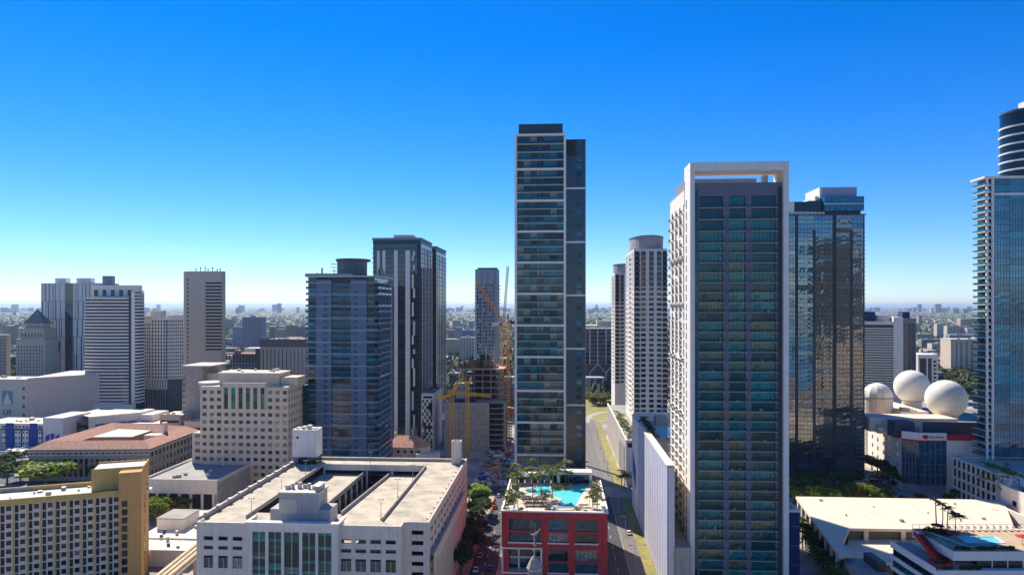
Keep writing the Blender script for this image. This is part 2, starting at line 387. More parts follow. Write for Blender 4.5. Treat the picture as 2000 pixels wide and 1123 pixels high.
sheet('rail_road', rect(17.0, 362.1, 30.3, 640), 0.006, GRAVEL)
sheet('gravel_strip', rect(26.1, 120, 31.3, 342.9), 0.008, GRAVEL)
sheet('grass_strip', rect(31.4, 120, 35.2, 342.9), 0.012, GRASS)
sheet('grass_strip', rect(30.4, 362.1, 35.0, 560), 0.012, GRASS)
sheet('lawn', rect(10, 575, 60, 760), 0.012, GRASS)
sheet('side_street', rect(80, 362, 92, 900), 0.006, ASPH)
sheet('side_street', rect(-130, 362, -118, 900), 0.006, ASPH)
sheet('plaza', rect(-175, 300, -118, 344), 0.008, LAWN)
sheet('construction_yard', rect(-46.0, 362, -4, 470), 0.014, matte('site_dirt', (0.40, 0.31, 0.22), var=0.3, scale=0.3, c2=(0.16, 0.13, 0.11)))
sheet('construction_yard', rect(-37.0, 318, -33, 344), 0.014, PAVE)
# raised pavements with kerbs
for a in ((-37.2, 150, -31.6, 344), (-21.9, 150, -18.6, 344)):
    m = MB(); m.box(a[0], a[1], 0, a[2], a[3], 0.13); tag(m.build('pavement', PAVE, None, (0,0,0), -GA), kind='structure')
m = MB()
for v in range(150, 340, 9): m.box(-26.85, v, 0.010, -26.65, v+3, 0.014)
for u_ in (17.4, 25.6): m.box(u_, 150, 0.010, u_+0.14, 342, 0.014)
for v in range(150, 340, 12): m.box(21.5, v, 0.010, 21.64, v+3.5, 0.014)
for k in range(9): m.box(-31+k*1.0, 340.5, 0.010, -30.5+k*1.0, 343.5, 0.014)
for k in range(9): m.box(-31+k*1.0, 361.5, 0.014, -30.5+k*1.0, 364, 0.018)
tag(m.build('road_marking', PAINTW, None, (0,0,0), -GA), kind='structure')
for k, u in enumerate((19.0, 20.5, 22.6, 24.1)):
    m = MB(); m.box(u-0.07, 120, 0.012, u+0.07, 640, 0.14)
    tag(m.build('rail', DGREY, None, (0,0,0), -GA), kind='structure')
# the curving ramp beyond the crossing
m = MB(); pts = []
for k in range(17):
    a = radians(180-k*7); pts.append((58+26*cos(a), 560+62*sin(a)))
inn = [(58+(x-58)*0.78, 560+(y-560)*0.90) for x, y in pts]
for k in range(16): m.poly([(*pts[k],0),(*inn[k],0),(*inn[k+1],0),(*pts[k+1],0)][::-1])
tag(m.build('curved_ramp', PAVE, None, (-12,0,0.02), -GA), kind='structure')

# ================================================================== parking garage
B = Bd('parking_garage', 'long pale concrete parking garage with open ramps and weathered roof deck', 'garage', 372, 201)
W = B.wx(838, 4); DP = 88.0; ZR = 30.4; ZP = 31.6
xA, xB, xC, xD, xE = B.wx(384), B.wx(488), B.wx(664), B.wx(783), B.wx(795, 4)
def cyc(z0s):
    out = []
    for base in (0, 77, 154):
        for a, b_ in ((1048,1056),(1067,1074),(1086,1110)):
            zt, zb = B.z(a+base, xB), B.z(b_+base, xB)
            if zb > 1: out.append((zb, zt))
    return out
ROWS = cyc(0)
colsL = [(B.wx(a), B.wx(b_)) for a, b_ in ((397.6,416),(426,444.7),(454,473))]
colsR = [(B.wx(a), B.wx(b_)) for a, b_ in ((665.8,686),(694,715),(723,744),(753,773))]
m = MB(); gwall(m, 'f', 0, 0.5, xA, xB, 0, ZP, colsL, ROWS); B.mb(m, 'wall', OFFW)
m = MB(); gwall(m, 'f', 0, 0.5, xC, xD, 0, ZP, colsR, ROWS); B.mb(m, 'wall', OFFW)
for cols in (colsL, colsR):
    for i, (za, zb) in enumerate(ROWS):
        for p, q in cols:
            if i % 3 == 2:
                o = B.box('window', p, 0.3, za, q, 0.36, zb-0.75, G_GREY); O('mullion', mullmesh('f', q-p, zb-0.75-za, 1, PINKC), o)
            elif i % 3 == 0: B.box('guard_panel', p, 0.22, za-1.55, q, 0.45, za-0.02, LAVW) if False else None
B.box('return_wall', xA, 0.51, 0, xA+0.4, 3.9, ZP, OFFW); B.box('return_wall', xD-0.4, 0.51, 0, xD, 3.99, ZP, OFFW)
side_rows = [(z-1.25, z) for z in [ZR-1.2-3.05*k for k in range(9)] if z-1.25 > 1]
cc = [(B.wx(804,4), B.wx(827,4))]
m = MB(); gwall(m, 'f', 4, 0.5, xE, W, 0, ZP+0.1, cc, side_rows); B.mb(m, 'corner_wall', OFFW)
m = MB(); gwall(m, 'f', 4, 0.5, 0, B.wx(384,4)-0.01, 0, ZP+0.3, [(0.9, 1.9)], [(a, b_-0.1) for a, b_ in side_rows]); B.mb(m, 'corner_wall', OFFW)
m = MB(); m.box(xD, 4.0, 0, xE, 4.5, ZP); B.mb(m, 'notch_wall', OFFW)
# right side: openings above, slender fins on the projecting lower screen
scols = ev(6, DP-1, 14, 0.62)
m = MB(); gwall(m, 'r', W, 0.5, 4.5, DP, 0, ZP+0.1, scols, side_rows); B.mb(m, 'side_wall', PINKC)
LOWS = B.z(1072, W, 8)
m = MB(); gwall(m, 'r', W+1.6, 0.3, 5, DP-16, 0, LOWS, ev(6, DP-17, 34, 0.45), [(1, LOWS-3.5)]); B.mb(m, 'side_screen', PINKC)
m = MB(); m.box(W+0.003, 5, LOWS-0.5, W+1.29, DP-16, LOWS-0.2); B.mb(m, 'screen_ledge', CONC)
m = MB(); m.box(0, 4.5, 0, 0.4, DP, ZP+0.25); B.mb(m, 'side_wall', OFFW)
m = MB(); m.box(0.4, DP-0.5, 0, W-0.5, DP-0.01, ZP); B.mb(m, 'rear_wall', OFFW)
for k in range(1, 10):
    z = ZR-3.05*k
    if z > 0:
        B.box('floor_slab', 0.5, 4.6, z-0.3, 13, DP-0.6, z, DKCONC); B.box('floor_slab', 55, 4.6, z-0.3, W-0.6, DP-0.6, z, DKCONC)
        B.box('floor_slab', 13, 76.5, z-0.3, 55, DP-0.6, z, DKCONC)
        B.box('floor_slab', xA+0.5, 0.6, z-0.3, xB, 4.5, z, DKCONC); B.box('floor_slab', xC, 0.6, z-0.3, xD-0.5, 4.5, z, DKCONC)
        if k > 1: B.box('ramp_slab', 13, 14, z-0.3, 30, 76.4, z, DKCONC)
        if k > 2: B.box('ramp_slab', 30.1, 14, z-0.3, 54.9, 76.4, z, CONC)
# projecting front hall with green glazing
XB2, XC2 = xB, xC
gb = [(B.wx(a,-1.6), B.wx(b_,-1.6)) for a, b_ in ((492.5,518),(524,549),(554.6,584),(590,616),(621,647))]
zt = B.z(1037, xB, -1.6)
m = MB(); gwall(m, 'f', -1.6, 0.7, XB2, XC2, 0, ZP+0.4, gb, [(2, zt)]); B.mb(m, 'front_hall', WHITE2)
m = MB(); m.box(XB2, -0.9, 0, XB2+0.5, 3.9, ZP+0.4); m.box(XC2-0.5, -0.9, 0, XC2, 3.9, ZP+0.4); B.mb(m, 'front_hall_side', WHITE2)
m = MB(); m.box(XB2-0.6, -2.2, ZP+0.4, XC2+0.3, -0.2, ZP+1.0); m.box(XB2-0.6,-0.2,ZP+0.4,XB2+0.2,5,ZP+1.0); m.box(XC2-0.5,-0.2,ZP+0.4,XC2+0.3,5,ZP+1.0); B.mb(m, 'cornice', WHITE)
for p, q in gb:
    z = zt
    while z > 2.4:
        zb = max(2, z-1.02); o = B.box('glass_pane', p, -1.3, zb+0.14, q, -1.24, z, G_GRN)
        O('mullion', mullmesh('f', q-p, z-zb-0.14, 1, WHITE), o); z = zb
    B.box('pane_rail', p, -1.25, 2, q, -1.1, zt, DGREY)
# roof deck with its open well, sunken strip and sloping ramp
m = MB()
m.box(0.41, 4.6, ZR-0.4, 13, DP-0.6, ZR); m.box(55, 4.6, ZR-0.4, W-0.51, DP-0.6, ZR); m.box(13.0, 76.5, ZR-0.4, 55, DP-0.6, ZR)
m.box(13.0, 0.6, ZR-0.4, 55, 8, ZR); m.box(xA+0.41, 0.52, ZR-0.4, 13, 4.59, ZR); m.box(55, 0.52, ZR-0.4, xD-0.41, 4.59, ZR); m.box(13, 8.01, ZR-0.4, 41, 14, ZR)
B.mb(m, 'roof_deck', DECK)
m = MB(); m._add([(41,8.02,ZR),(55,8.02,ZR),(55,76.4,ZR-3.2),(41,76.4,ZR-3.2),(41,8.02,ZR-0.4),(55,8.02,ZR-0.4),(55,76.4,ZR-3.6),(41,76.4,ZR-3.6)],
                 [(0,1,2,3),(7,6,5,4),(0,4,5,1),(2,6,7,3),(0,3,7,4),(1,5,6,2)]); B.mb(m, 'ramp', DECK)
B.box('sunken_deck', 13.2, 14.2, ZR-3.4, 30, 76.4, ZR-3.0, DECK)
def slope_wall(x, y0, y1, za, zb, h, t=0.35):
    m = MB(); m._add([(x,y0,za),(x+t,y0,za),(x+t,y1,zb),(x,y1,zb),(x,y0,za+h),(x+t,y0,za+h),(x+t,y1,zb+h),(x,y1,zb+h)],
        [(0,3,2,1),(4,5,6,7),(0,1,5,4),(1,2,6,5),(2,3,7,6),(3,0,4,7)]); B.mb(m, 'ramp_parapet', CONC)
slope_wall(13.0, 8, 76.4, ZR, ZR, 1.1); slope_wall(55.0, 8.5, 76.4, ZR, ZR, 1.1); slope_wall(40.6, 14.1, 76.4, ZR-0.3, ZR-3.2, 1.2); slope_wall(30.0, 14.2, 76.4, ZR-3.4, ZR-3.4, 1.6)
B.box('edge_beam', 13.4, 76.0, ZR-1.5, 54.9, 76.49, ZR+1.0, OFFW)
for k in range(9): B.box('column', 30.05, 16+k*7, 1, 30.6, 16.6+k*7, ZR-3.45, OFFW)
for x in (13.5, 31, 41.3): B.box('column', x, 75.4, 1, x+0.7, 75.95, ZR-1.52, OFFW)
m = MB()
m.box(0.4, 4.5, ZR, 0.75, DP-0.6, ZP+0.25); m.box(W-0.85, 4.6, ZR, W-0.52, DP-0.6, ZP+0.1); m.box(0.8, DP-0.9, ZR, W-0.9, DP-0.52, ZP)
B.mb(m, 'parapet', CONC)
for k in range(26):
    B.box('wheel_stop', W-2.2, 8+k*2.9, ZR, W-1.2, 9.2+k*2.9, ZR+0.35, ROOFW) if k % 2 else None
for k in range(11): B.box('parapet_cap', 0.15, 7+k*7.4, ZP+0.26, 1.3, 9+k*7.4, ZP+0.65, OFFW)
m = MB()
for k in range(28):
    y = 9+k*2.45
    m.box(W-6.2, y, ZR+0.004, W-1.0, y+0.16, ZR+0.008); m.box(55.6, y, ZR+0.004, 60, y+0.16, ZR+0.008); m.box(1.2, y, ZR+0.004, 6, y+0.16, ZR+0.008); m.box(8.2, y, ZR+0.004, 12.8, y+0.16, ZR+0.008)
o = B.mb(m, 'parking_lines', matte('worn_paint', (0.60, 0.56, 0.48), var=0.2)); o['kind'] = 'stuff'
# stair penthouse on the front of the roof
x0, x1 = B.lpx(554, 1018, ZR)[0], B.lpx(631, 1018, ZR)[0]
xa, xb = B.lpx(535, 1018, ZR)[0], B.lpx(653, 1018, ZR)[0]
hz = B.z(962, x0, 3)
pm = matte('penthouse_grey', (0.42, 0.42, 0.45), var=0.05, streak=0.15)
B.box('penthouse', x0, 2.6, ZR, x1, 10.5, hz, pm); B.box('penthouse_cornice', x0-0.3, 2.3, hz, x1+0.3, 10.8, hz+0.4, OFFW)
B.box('penthouse_wing', xa, 3.0, ZR, x0-0.01, 10, ZR+4.6, pm); B.box('penthouse_wing', x1+0.01, 3.0, ZR, xb, 10, ZR+4.6, pm)
B.box('sign_panel', B.lpx(564,1010,ZR)[0], 2.45, B.z(1001,x0,2.6), B.lpx(599,1010,ZR)[0], 2.58, B.z(973.5,x0,2.6), matte('tan_panel', (0.56,0.52,0.42), var=0.04))
r = random.Random(3)
for k in range(7):
    x = x0+0.6+k*(x1-x0-2)/6; h_ = r.uniform(0.8, 2.6)
    if k % 3 == 1:
        mm = MB().cyl(x+0.5, 6+r.uniform(-2,2), hz+0.41, hz+0.4+h_, 0.5, 0.5, 10); B.mb(mm, 'vent_stack', STEEL)
    else: B.box('roof_unit', x, 4.5+r.uniform(-1,2.5), hz+0.41, x+1.3, 6.5+r.uniform(-1,3), hz+0.4+h_, r.choice([STEEL, DGREY, OFFW]))
# rear stair towers
xs0, xs1 = B.lpx(584, 898, ZR)[0], B.lpx(631, 898, ZR)[0]
zs = B.z(838, xs0, DP-8)
B.box('stair_tower', xs0, DP-9, ZR+2.9, xs1, DP-2, zs, WHITE); B.box('stair_tower_glazing', xs0+2.5, DP-8.8, ZR, xs1-0.2, DP-2.2, ZR+2.89, G_GRN)
B.box('stair_tower_pier', xs0, DP-8.9, ZR, xs0+2.4, DP-2.1, ZR+2.89, LAVW)
for k in range(4): B.box('roof_unit', xs0+1+k*2.3, DP-7.5, zs, xs0+2.4+k*2.3, DP-5, zs+0.5+0.5*(k%3), OFFW)
mm = MB().cyl(0, 0, 0, 0.1, 0.55, 0.55, 14); O('emblem', mm.mesh('emblem', NAVY), B.o, (xs0+2.2, DP-9.003, zs-3.2), rot=(radians(90),0,0))
xs0, xs1 = B.lpx(883, 904, ZR)[0], B.lpx(901, 904, ZR)[0]
m = MB(); zz = B.z(862, xs0, DP-5)
m.box(xs0, DP-5, ZR, xs1, DP-4.7, zz); m.box(xs0, DP-4.69, ZR, xs0+0.3, DP-0.9, zz); m.box(xs1-0.3, DP-4.69, ZR, xs1, DP-0.9, zz); m.box(xs0+0.31, DP-1.2, ZR, xs1-0.31, DP-0.91, zz)
B.mb(m, 'shaft', OFFW)
# roof lamps: each a thing of its own kind, bolted to the deck
def lamp_post(px, py, z, h_, label, group):
    g = gnd(px, py, z); e = empty('light_pole', g, 0, label, 'light pole', group)
    O('pole', MB().cyl(0,0,0,h_,0.11,0.07,8).mesh('pole', STEEL), e); O('base', MB().cyl(0,0,0,0.5,0.3,0.3,10).mesh('base', CONC), e)
    O('arm', MB().box(-0.9,-0.06,h_,0.9,0.06,h_+0.1).mesh('arm', STEEL), e)
    for s in (-0.95, 0.55): O('lamp_head', MB().box(s,-0.2,h_-0.16,s+0.4,0.2,h_-0.003).mesh('lamp_head', DGREY), e)
for q in ((491,1012),(550,966),(597,931),(744,1015),(777,971),(724,913),(806,940)): lamp_post(q[0], q[1], ZR, 6.2, 'slim grey light pole standing on the parking garage roof', 'light poles on the garage roof')

# ================================================================== red podium with the pool deck
ZD = 23.0
B = Bd('podium_building', 'brick red podium block with large windows below the pool deck', 'building', 980, 239)
RP = B; W = B.wx(1187); DP = 44.0
bays = [(B.wx(a), B.wx(b_)) for a, b_ in ((994,1056),(1071,1109),(1124,1166.7))]
def zz(py): return B.z(py, W/2)
rows = []
for base in (0, 58.5, 117):
    for a, b_ in ((1014,1036.5),(1041,1059)):
        za, zb = zz(b_+base), zz(a+base)
        if za > 0.6: rows.append((za, zb))
loggia = (rows[3][0], rows[2][1])
m = MB(); gwall(m, 'f', 0, 0.8, bays[1][0]-1.3, W, 0, ZD+0.25, bays[1:], rows)
gwall(m, 'f', 0, 0.8, 0, bays[1][0]-1.3, 0, ZD+0.25, bays[:1], rows[:2]+[r_ for r_ in rows[4:]]+[loggia])
B.mb(m, 'wall', RED)
gwin(B.o, 'window', 'f', 0, 0.55, bays[1:], rows, G_TEAL, mull=4, mmat=DGREY)
gwin(B.o, 'window', 'f', 0, 0.55, bays[:1], rows[:2]+rows[4:], G_TEAL, mull=6, mmat=DGREY)
for j, (p, q) in enumerate(bays):
    for i in (1, 3, 5):
        if i < len(rows) and not (j == 0 and i == 3): B.box('sill', p-0.4, -0.35, rows[i][0]-0.45, q+0.4, -0.003, rows[i][0]-0.02, WHITE)
p, q = bays[0]; m = MB(); f0, f1 = 0.0, B.wx(1059)
m.box(f0, -0.5, loggia[0]-0.6, f1, -0.003, loggia[0]); m.box(f0, -0.5, loggia[1], f1, -0.003, loggia[1]+0.5); m.box(f1-0.6, -0.5, loggia[0], f1, -0.003, loggia[1]); m.box(f0, -0.5, loggia[0], f0+0.5, -0.003, loggia[1])
B.mb(m, 'loggia_frame', WHITE)
gwin(B.o, 'window', 'f', 0, 3.5, [(p, q)], [(loggia[0]+0.9, loggia[0]+3.6), (loggia[0]+4.3, loggia[1])], G_TEAL, mull=5, mmat=DGREY)
B.box('loggia_floor', p+0.01, 0.81, loggia[0], q-0.01, 3.49, loggia[0]+0.2, OFFW); B.box('loggia_beam', p+0.01, 3.2, loggia[0]+3.61, q-0.01, 3.48, loggia[0]+4.29, OFFW)
B.box('loggia_pillar', p+3.0, 2.4, loggia[0]+0.2, p+3.6, 3.0, loggia[1], WHITE)
m = MB(); m.box(0, 0.8, 0, 0.6, DP, ZD+0.2); m.box(W-0.6, 0.8, 0, W, DP, ZD+0.2); B.mb(m, 'side_wall', RED); B.box('rear_wall', 0.6, DP-0.6, 0, W-0.6, DP, ZD+0.2, OFFW)
B.box('core', 0.62, 3.7, 0, W-0.62, DP-0.62, ZD-0.6, BLACK)
B.box('parapet', -0.3, -0.3, ZD+0.25, W+0.3, 0.6, ZD+0.75, WHITE)
m = MB(); m.box(-0.3, 0.6, ZD+0.2, 0.4, DP, ZD+0.7); m.box(W-0.4, 0.6, ZD+0.2, W+0.3, DP, ZD+0.7); B.mb(m, 'side_parapet', WHITE)
# deck plate with the pool sunk into it (pool outline traced on the deck plane)
pool = [B.lpx(a, b_, ZD) for a, b_ in ((1150,946),(1122,993),(1086,990),(1097,974),(1082,970),(1058,970),(1030,962),(1024,957),(1040,952),(1050,947),(1066,945),(1072,948),(1078,954),(1106,956),(1113,951),(1117,945),(1111,938),(1126,938),(1131,944))]
import mathutils
from mathutils.geometry import tessellate_polygon
def sheet_hole(outer, hole, z):
    V = [mathutils.Vector((*p, 0)) for p in outer]; Hh = [mathutils.Vector((*p, 0)) for p in hole]
    tri = tessellate_polygon([V, Hh]); pts = [(*p, z) for p in outer]+[(*p, z) for p in hole]
    m = MB()
    for t3 in tri:
        a, b_, c = [pts[i] for i in t3]
        if (b_[0]-a[0])*(c[1]-a[1])-(b_[1]-a[1])*(c[0]-a[0]) < 0: b_, c = c, b_
        m.poly([a, b_, c])
    return m
m = sheet_hole([(0.4,0.61),(W-0.4,0.61),(W-0.4,DP-0.61),(0.4,DP-0.61)], pool, ZD)
a = sum(pool[i][0]*pool[(i+1)%len(pool)][1]-pool[(i+1)%len(pool)][0]*pool[i][1] for i in range(len(pool)))
pl = pool if a > 0 else pool[::-1]
for i in range(len(pl)):
    p, q = pl[i], pl[(i+1)%len(pl)]; m.poly([(*p, ZD), (*q, ZD), (*q, ZD-0.5), (*p, ZD-0.5)])
B.mb(m, 'pool_deck', PALEDECK)
m = MB(); m.poly([(*p, ZD-0.18) for p in pl]); B.mb(m, 'pool_water', WATER)
B.box('pool_basin', 0.7, 0.9, ZD-0.56, W-0.7, DP-0.9, ZD-0.52, WHITE)
m = MB()
for i in range(len(pl)):
    p, q = pl[i], pl[(i+1)%len(pl)]; m.beam((*p, ZD+0.04), (*q, ZD+0.04), 0.45, 0.07)
B.mb(m, 'pool_coping', ROOFW)
# planters along the deck
PLANT = []
for (a, b_, hh) in (((984,998),(1022,996),0.6),((1060,999),(1080,998),0.5),((1125,999),(1148,998),0.5)):
    p, q = B.lpx(*a, ZD), B.lpx(*b_, ZD); x0, x1 = min(p[0],q[0]), max(p[0],q[0])
    B.box('planter', x0, 0.7, ZD+0.003, x1, 2.6, ZD+hh, OFFW); PLANT.append((x0, x1, 0.9, 2.4, ZD+hh))
p = B.lpx(1160, 985, ZD)
B.box('planter', W-4.6, p[1], ZD+0.003, W-1.0, p[1]+22, ZD+0.55, OFFW); PLANT.append((W-4.4, W-1.2, p[1]+0.3, p[1]+21, ZD+0.55))
B.box('planter', 0.9, 4, ZD+0.003, 4.0, 48, ZD+0.45, OFFW); PLANT.append((1.1, 3.8, 4.3, 47, ZD+0.45))
B.box('planter', W-1.9, 1.0, ZD+0.003, W-0.6, p[1]-0.5, ZD+1.3, WHITE)
pi_ = [B.lpx(a, b_, ZD) for a, b_ in ((1079,953),(1106,955),(1112,950),(1110,945),(1085,945))]
m = MB(); m.prism(pi_, ZD-0.5, ZD+0.35); B.mb(m, 'planter_island', OFFW)

# ================================================================== the tall white-framed tower
B = Bd('glass_tower', 'tallest slim glass tower with white frame bands rising behind the pool deck', 'tower', 1005, 372)
CT = B; x1 = B.wx(1105.5); xf = B.wx(1009.5); xg = B.wx(1101); D1 = 20.0
bands = [264, 331, 392.5, 452.5, 513, 574, 635.5, 697, 763, 824.6, 887.6, 913]
bz = [B.z(p_) for p_ in bands]
m = MB(); m.box(0, 0, 0, xf, D1, bz[0]+0.5); B.mb(m, 'frame_fin', WHITE)
m = MB(); m.box(xg, 0, 0, x1, D1, bz[0]+0.5); B.mb(m, 'frame_fin', WHITE)
for z in bz: B.box('frame_band', xf, 0.003, z-0.55, xg, 2.6, z+0.55, WHITE)
B.box('core', xf+0.02, 2.7, 0.2, xg-0.02, D1-0.05, bz[0]+0.3, CHAR)
slabm = matte('pale_slab', (0.58, 0.55, 0.46), var=0.05); NP = 7
G_BAL = glass('balcony_glass', (0.003, 0.085, 0.105), ior=1.45, pblind=0.0, wob=0)
for i in range(len(bz)-1):
    zt, zb = bz[i]-0.55, bz[i+1]+0.55; nf = 4 if i < 10 else 1
    fh = (zt-zb)/nf
    for k in range(nf):
        z = zb+k*fh
        if k > 0: B.box('balcony_slab', xf, 0.25, z-0.14, xg, 2.6, z+0.14, slabm)
        if nf > 1: B.box('balustrade', xf, 0.3, z+0.15, xg, 0.36, z+1.25, G_BAL if (k+i) % 2 else G_RAIL)
        wd = (xg-xf)/NP
        for j in range(NP):
            if (j*7+i*3+k*5) % 11 == 0 and i % 2: continue
            B.box('window', xf+j*wd+0.08, 1.9, z+0.15, xf+(j+1)*wd-0.08, 1.96, z+fh-0.15, G_TEAL)
    B.box('wall_strip', xf+(xg-xf)*0.5-0.3, 0.9, zb, xf+(xg-xf)*0.5+0.3, 1.85, zt, DGREY)
cx0, cx1 = B.wx(1013, 3), B.wx(1099, 3)
B.box('crown', cx0, 3, bz[0]+0.5, cx1, D1-3, B.z(243, 5, 3), CHAR)
# right wing, set back
xw = B.wx(1144, 7); y0 = 7.0; zt = B.z(272, xw, y0)
WGM = matte('blue_black_cladding', (0.035, 0.062, 0.08), var=0.2, rough=0.16); B.box('wing', x1, y0, 0.2, xw-0.35, D1+2, zt, WGM); B.box('wing_fin', xw-0.34, y0-0.3, 0, xw, D1+2, zt+0.3, LAVW)
for p_ in (368, 473, 577, 681, 791): B.box('wing_band', x1+0.003, y0-0.35, B.z(p_, xw, y0)-0.45, xw-0.35, y0-0.003, B.z(p_, xw, y0)+0.45, WHITE)
B.box('wing_louvre', x1+0.3, y0-0.1, B.z(305,xw,y0), x1+5.5, y0-0.01, zt-0.6, BLACK)
for k in range(46): B.box('wing_joint', x1+0.003, y0-0.03, 1.2+k*4.1, xw-0.36, y0-0.003, 1.36+k*4.1, DGREY) if 1.4+k*4.1 < zt else None
for k in range(44):
    z = 2+k*4.1
    if z < B.z(312, xw, y0): B.box('wing_window', B.wx(1126, y0), y0-0.05, z+0.7, B.wx(1136, y0), y0-0.004, z+3.0, G_BLUE if k % 3 else G_TEAL)
# glazed pavilion and white portal on the rear edge of the pool deck, parts of the podium
B = RP
q0, q1, q2 = B.wx(1012, 41), B.wx(1088, 41), B.wx(1156, 38); za = ZD+5.2; yb = 38.0
m = MB(); m.box(q1, yb, za-1.0, q2, yb+5.5, za); m.box(q2-1.0, yb, ZD+0.003, q2, yb+5.5, za-1.0); m.box(q1, yb, ZD+0.003, q1+1.2, yb+5.5, za-1.0); B.mb(m, 'portal_frame', WHITE)
B.box('portal_glazing', q1+1.21, yb+2.5, ZD+0.003, q2-1.01, yb+2.6, za-1.01, G_TEAL)
B.box('pavilion_roof', q0, yb+1.5, ZD+3.6, q1-0.01, yb+5.4, ZD+4.2, WHITE)
for k in range(6): B.box('pavilion_glazing', q0+0.3+k*(q1-q0)/6, yb+2.6, ZD+0.003, q0+(k+1)*(q1-q0)/6, yb+2.7, ZD+3.59, G_TEAL)
B.box('glass_screen', q2-0.4, 24, ZD+0.75, q2-0.28, yb-0.01, ZD+2.3, G_GRN)

# ================================================================== the white portal tower on the right
B = Bd('portal_tower', 'residential tower with white portal frame and teal balconies, nearest on the right', 'tower', 1348, 222)
RT = B; W = B.wx(1541); zf = B.z(316, W/2); zu = B.z(333, W/2); fl = B.wx(1357); fr = B.wx(1531)
B.box('frame_pier', 0, 0, 0, fl, 10.4, zf, WHITE); B.box('frame_pier', fr, 0, 0, W, 10.4, zf, WHITE)
B.box('frame_beam', fl, 0.002, zu, fr, 10.39, zf-0.003, WHITE)
zc = B.z(357, W/2, 1.6); D2 = 46.0
B.box('core', fl+0.02, 2.7, 0, fr-0.02, 10.5, zc-1.0, DKCONC)
cb = [(B.wx(a, 1.6), B.wx(b_, 1.6)) for a, b_ in ((1366,1412),(1425,1456),(1468,1515))]
zs = []; z = B.z(383, W/2, 1.6)
for k in range(60):
    h_ = 3.85 if k < 4 else 3.22
    if z-h_ < 1: break
    zs.append((z-h_, z)); z -= h_
m = MB()
for p, q in gaps(fl+0.02, fr-0.02, cb):
    m.box(p, 1.6, zs[-1][0], q, 2.6, zs[0][1])
m.box(fl+0.02, 1.6, zs[0][1], fr-0.02, 10.3, zc); m.box(fl+0.02, 1.6, 0, fr-0.02, 2.6, zs[-1][0])
B.mb(m, 'wall', matte('portal_grey', (0.17, 0.17, 0.205), var=0.07, streak=0.15))
B.box('side_glazing', fl+0.04, 1.5, 1, B.wx(1363,1.5), 1.59, zs[0][1]+2, G_RT); B.box('side_glazing', B.wx(1519,1.5), 1.5, 1, fr-0.04, 1.59, zs[0][1]+3, CHAR)
B.box('chimney', B.wx(1491,5), 5, zc, B.wx(1500,5), 8, zc+3, WHITE2)
lav2 = matte('slab_edge_lilac', (0.42, 0.41, 0.43), var=0.05)
for i, (za, zb) in enumerate(zs):
    for j, (p, q) in enumerate(cb):
        B.box('balcony_slab', p-0.5, 0.75, za-0.1, q+0.5, 2.6, za+0.1, lav2)
        o = B.box('window', p+0.05, 2.4, za+0.12, q-0.05, 2.46, zb-0.12, G_RT); O('mullion', mullmesh('f', q-p-0.1, zb-za-0.24, 5 if j != 1 else 3, DGREY), o)
        o = B.box('balustrade', p-0.45, 0.8, za+0.12, q+0.45, 0.85, za+1.1, G_RAIL)
rr = random.Random(5)
for k in range(46):
    i, j = rr.randrange(4, len(zs)), rr.randrange(3); p, q = cb[j]; x = rr.uniform(p+0.3, q-1.2); za = zs[i][0]+0.1
    B.box('balcony_furniture', x, 1.2, za, x+rr.uniform(0.4,1.0), 1.8, za+rr.uniform(0.4,0.9), rr.choice([WHITE, WHITE2, CONC, WOOD]))
# the sunlit left side: frame slits, then the balconied wing
for i, (za, zb) in enumerate(zs): B.box('slit_window', -0.003, 6.0, za+0.5, 0.05, 7.4, zb-0.4, G_NAVY) if i % 2 == 0 or True else None
B.box('slit_window', -0.003, 9.5, zs[0][1]-2, 0.05, 10.4, zc+2, G_NAVY)
zl = B.z(393, 0, 40); wl = 1.0
m = MB(); bc = ev(12.5, D2-1, 4, 0.34)
rws = [(za+0.3, zb-0.5) for za, zb in zs if zb < zl-1]
gwall(m, 'l', wl, 0.4, 10.6, D2, 0, zl, bc, rws); B.mb(m, 'wing_wall', WHITE)
gwin(B.o, 'wing_window', 'l', wl, 0.25, bc, rws, G_NAVY)
B.box('wing_core', wl+0.42, 10.65, 0, W-1, D2-0.05, zl-0.2, WHITE2); B.box('wing_roof', wl+0.1, 14, zl-0.19, W-1, D2-0.1, zl+0.6, CONC)
B.box('penthouse', wl+1.5, 22, zl+0.61, W-4, D2-4, zl+5, LAVW)
for i, (za, zb) in enumerate(rws):
    for j, (p, q) in enumerate(bc):
        if (i*3+j) % 13 == 7: continue
        o = B.box('side_balcony', wl-1.15, p-0.9, za-0.3, wl-0.003, q+0.9, za-0.12, WHITE)
        O('railing', boxmesh(0.05, q-p+1.8, 1.0, DGREY), o, (0.02, 0, 0.19))
for i in (4, 9, 15, 21):
    if i < len(rws): B.box('ledge', wl-0.7, 13.2, rws[i][0]-0.95, wl-0.003, D2, rws[i][0]-0.55, OFFW)
# podium at its foot on the left
o = B.box('podium', -5.0, -2, 0, -0.1, 26, B.z(1052, -5, 6), CONC)
B.box('podium_slot', -5.03, 2, 2, -5.005, 3, 17, DGREY); B.box('podium_slot', -5.03, 9, 2, -5.005, 10, 18, DGREY)

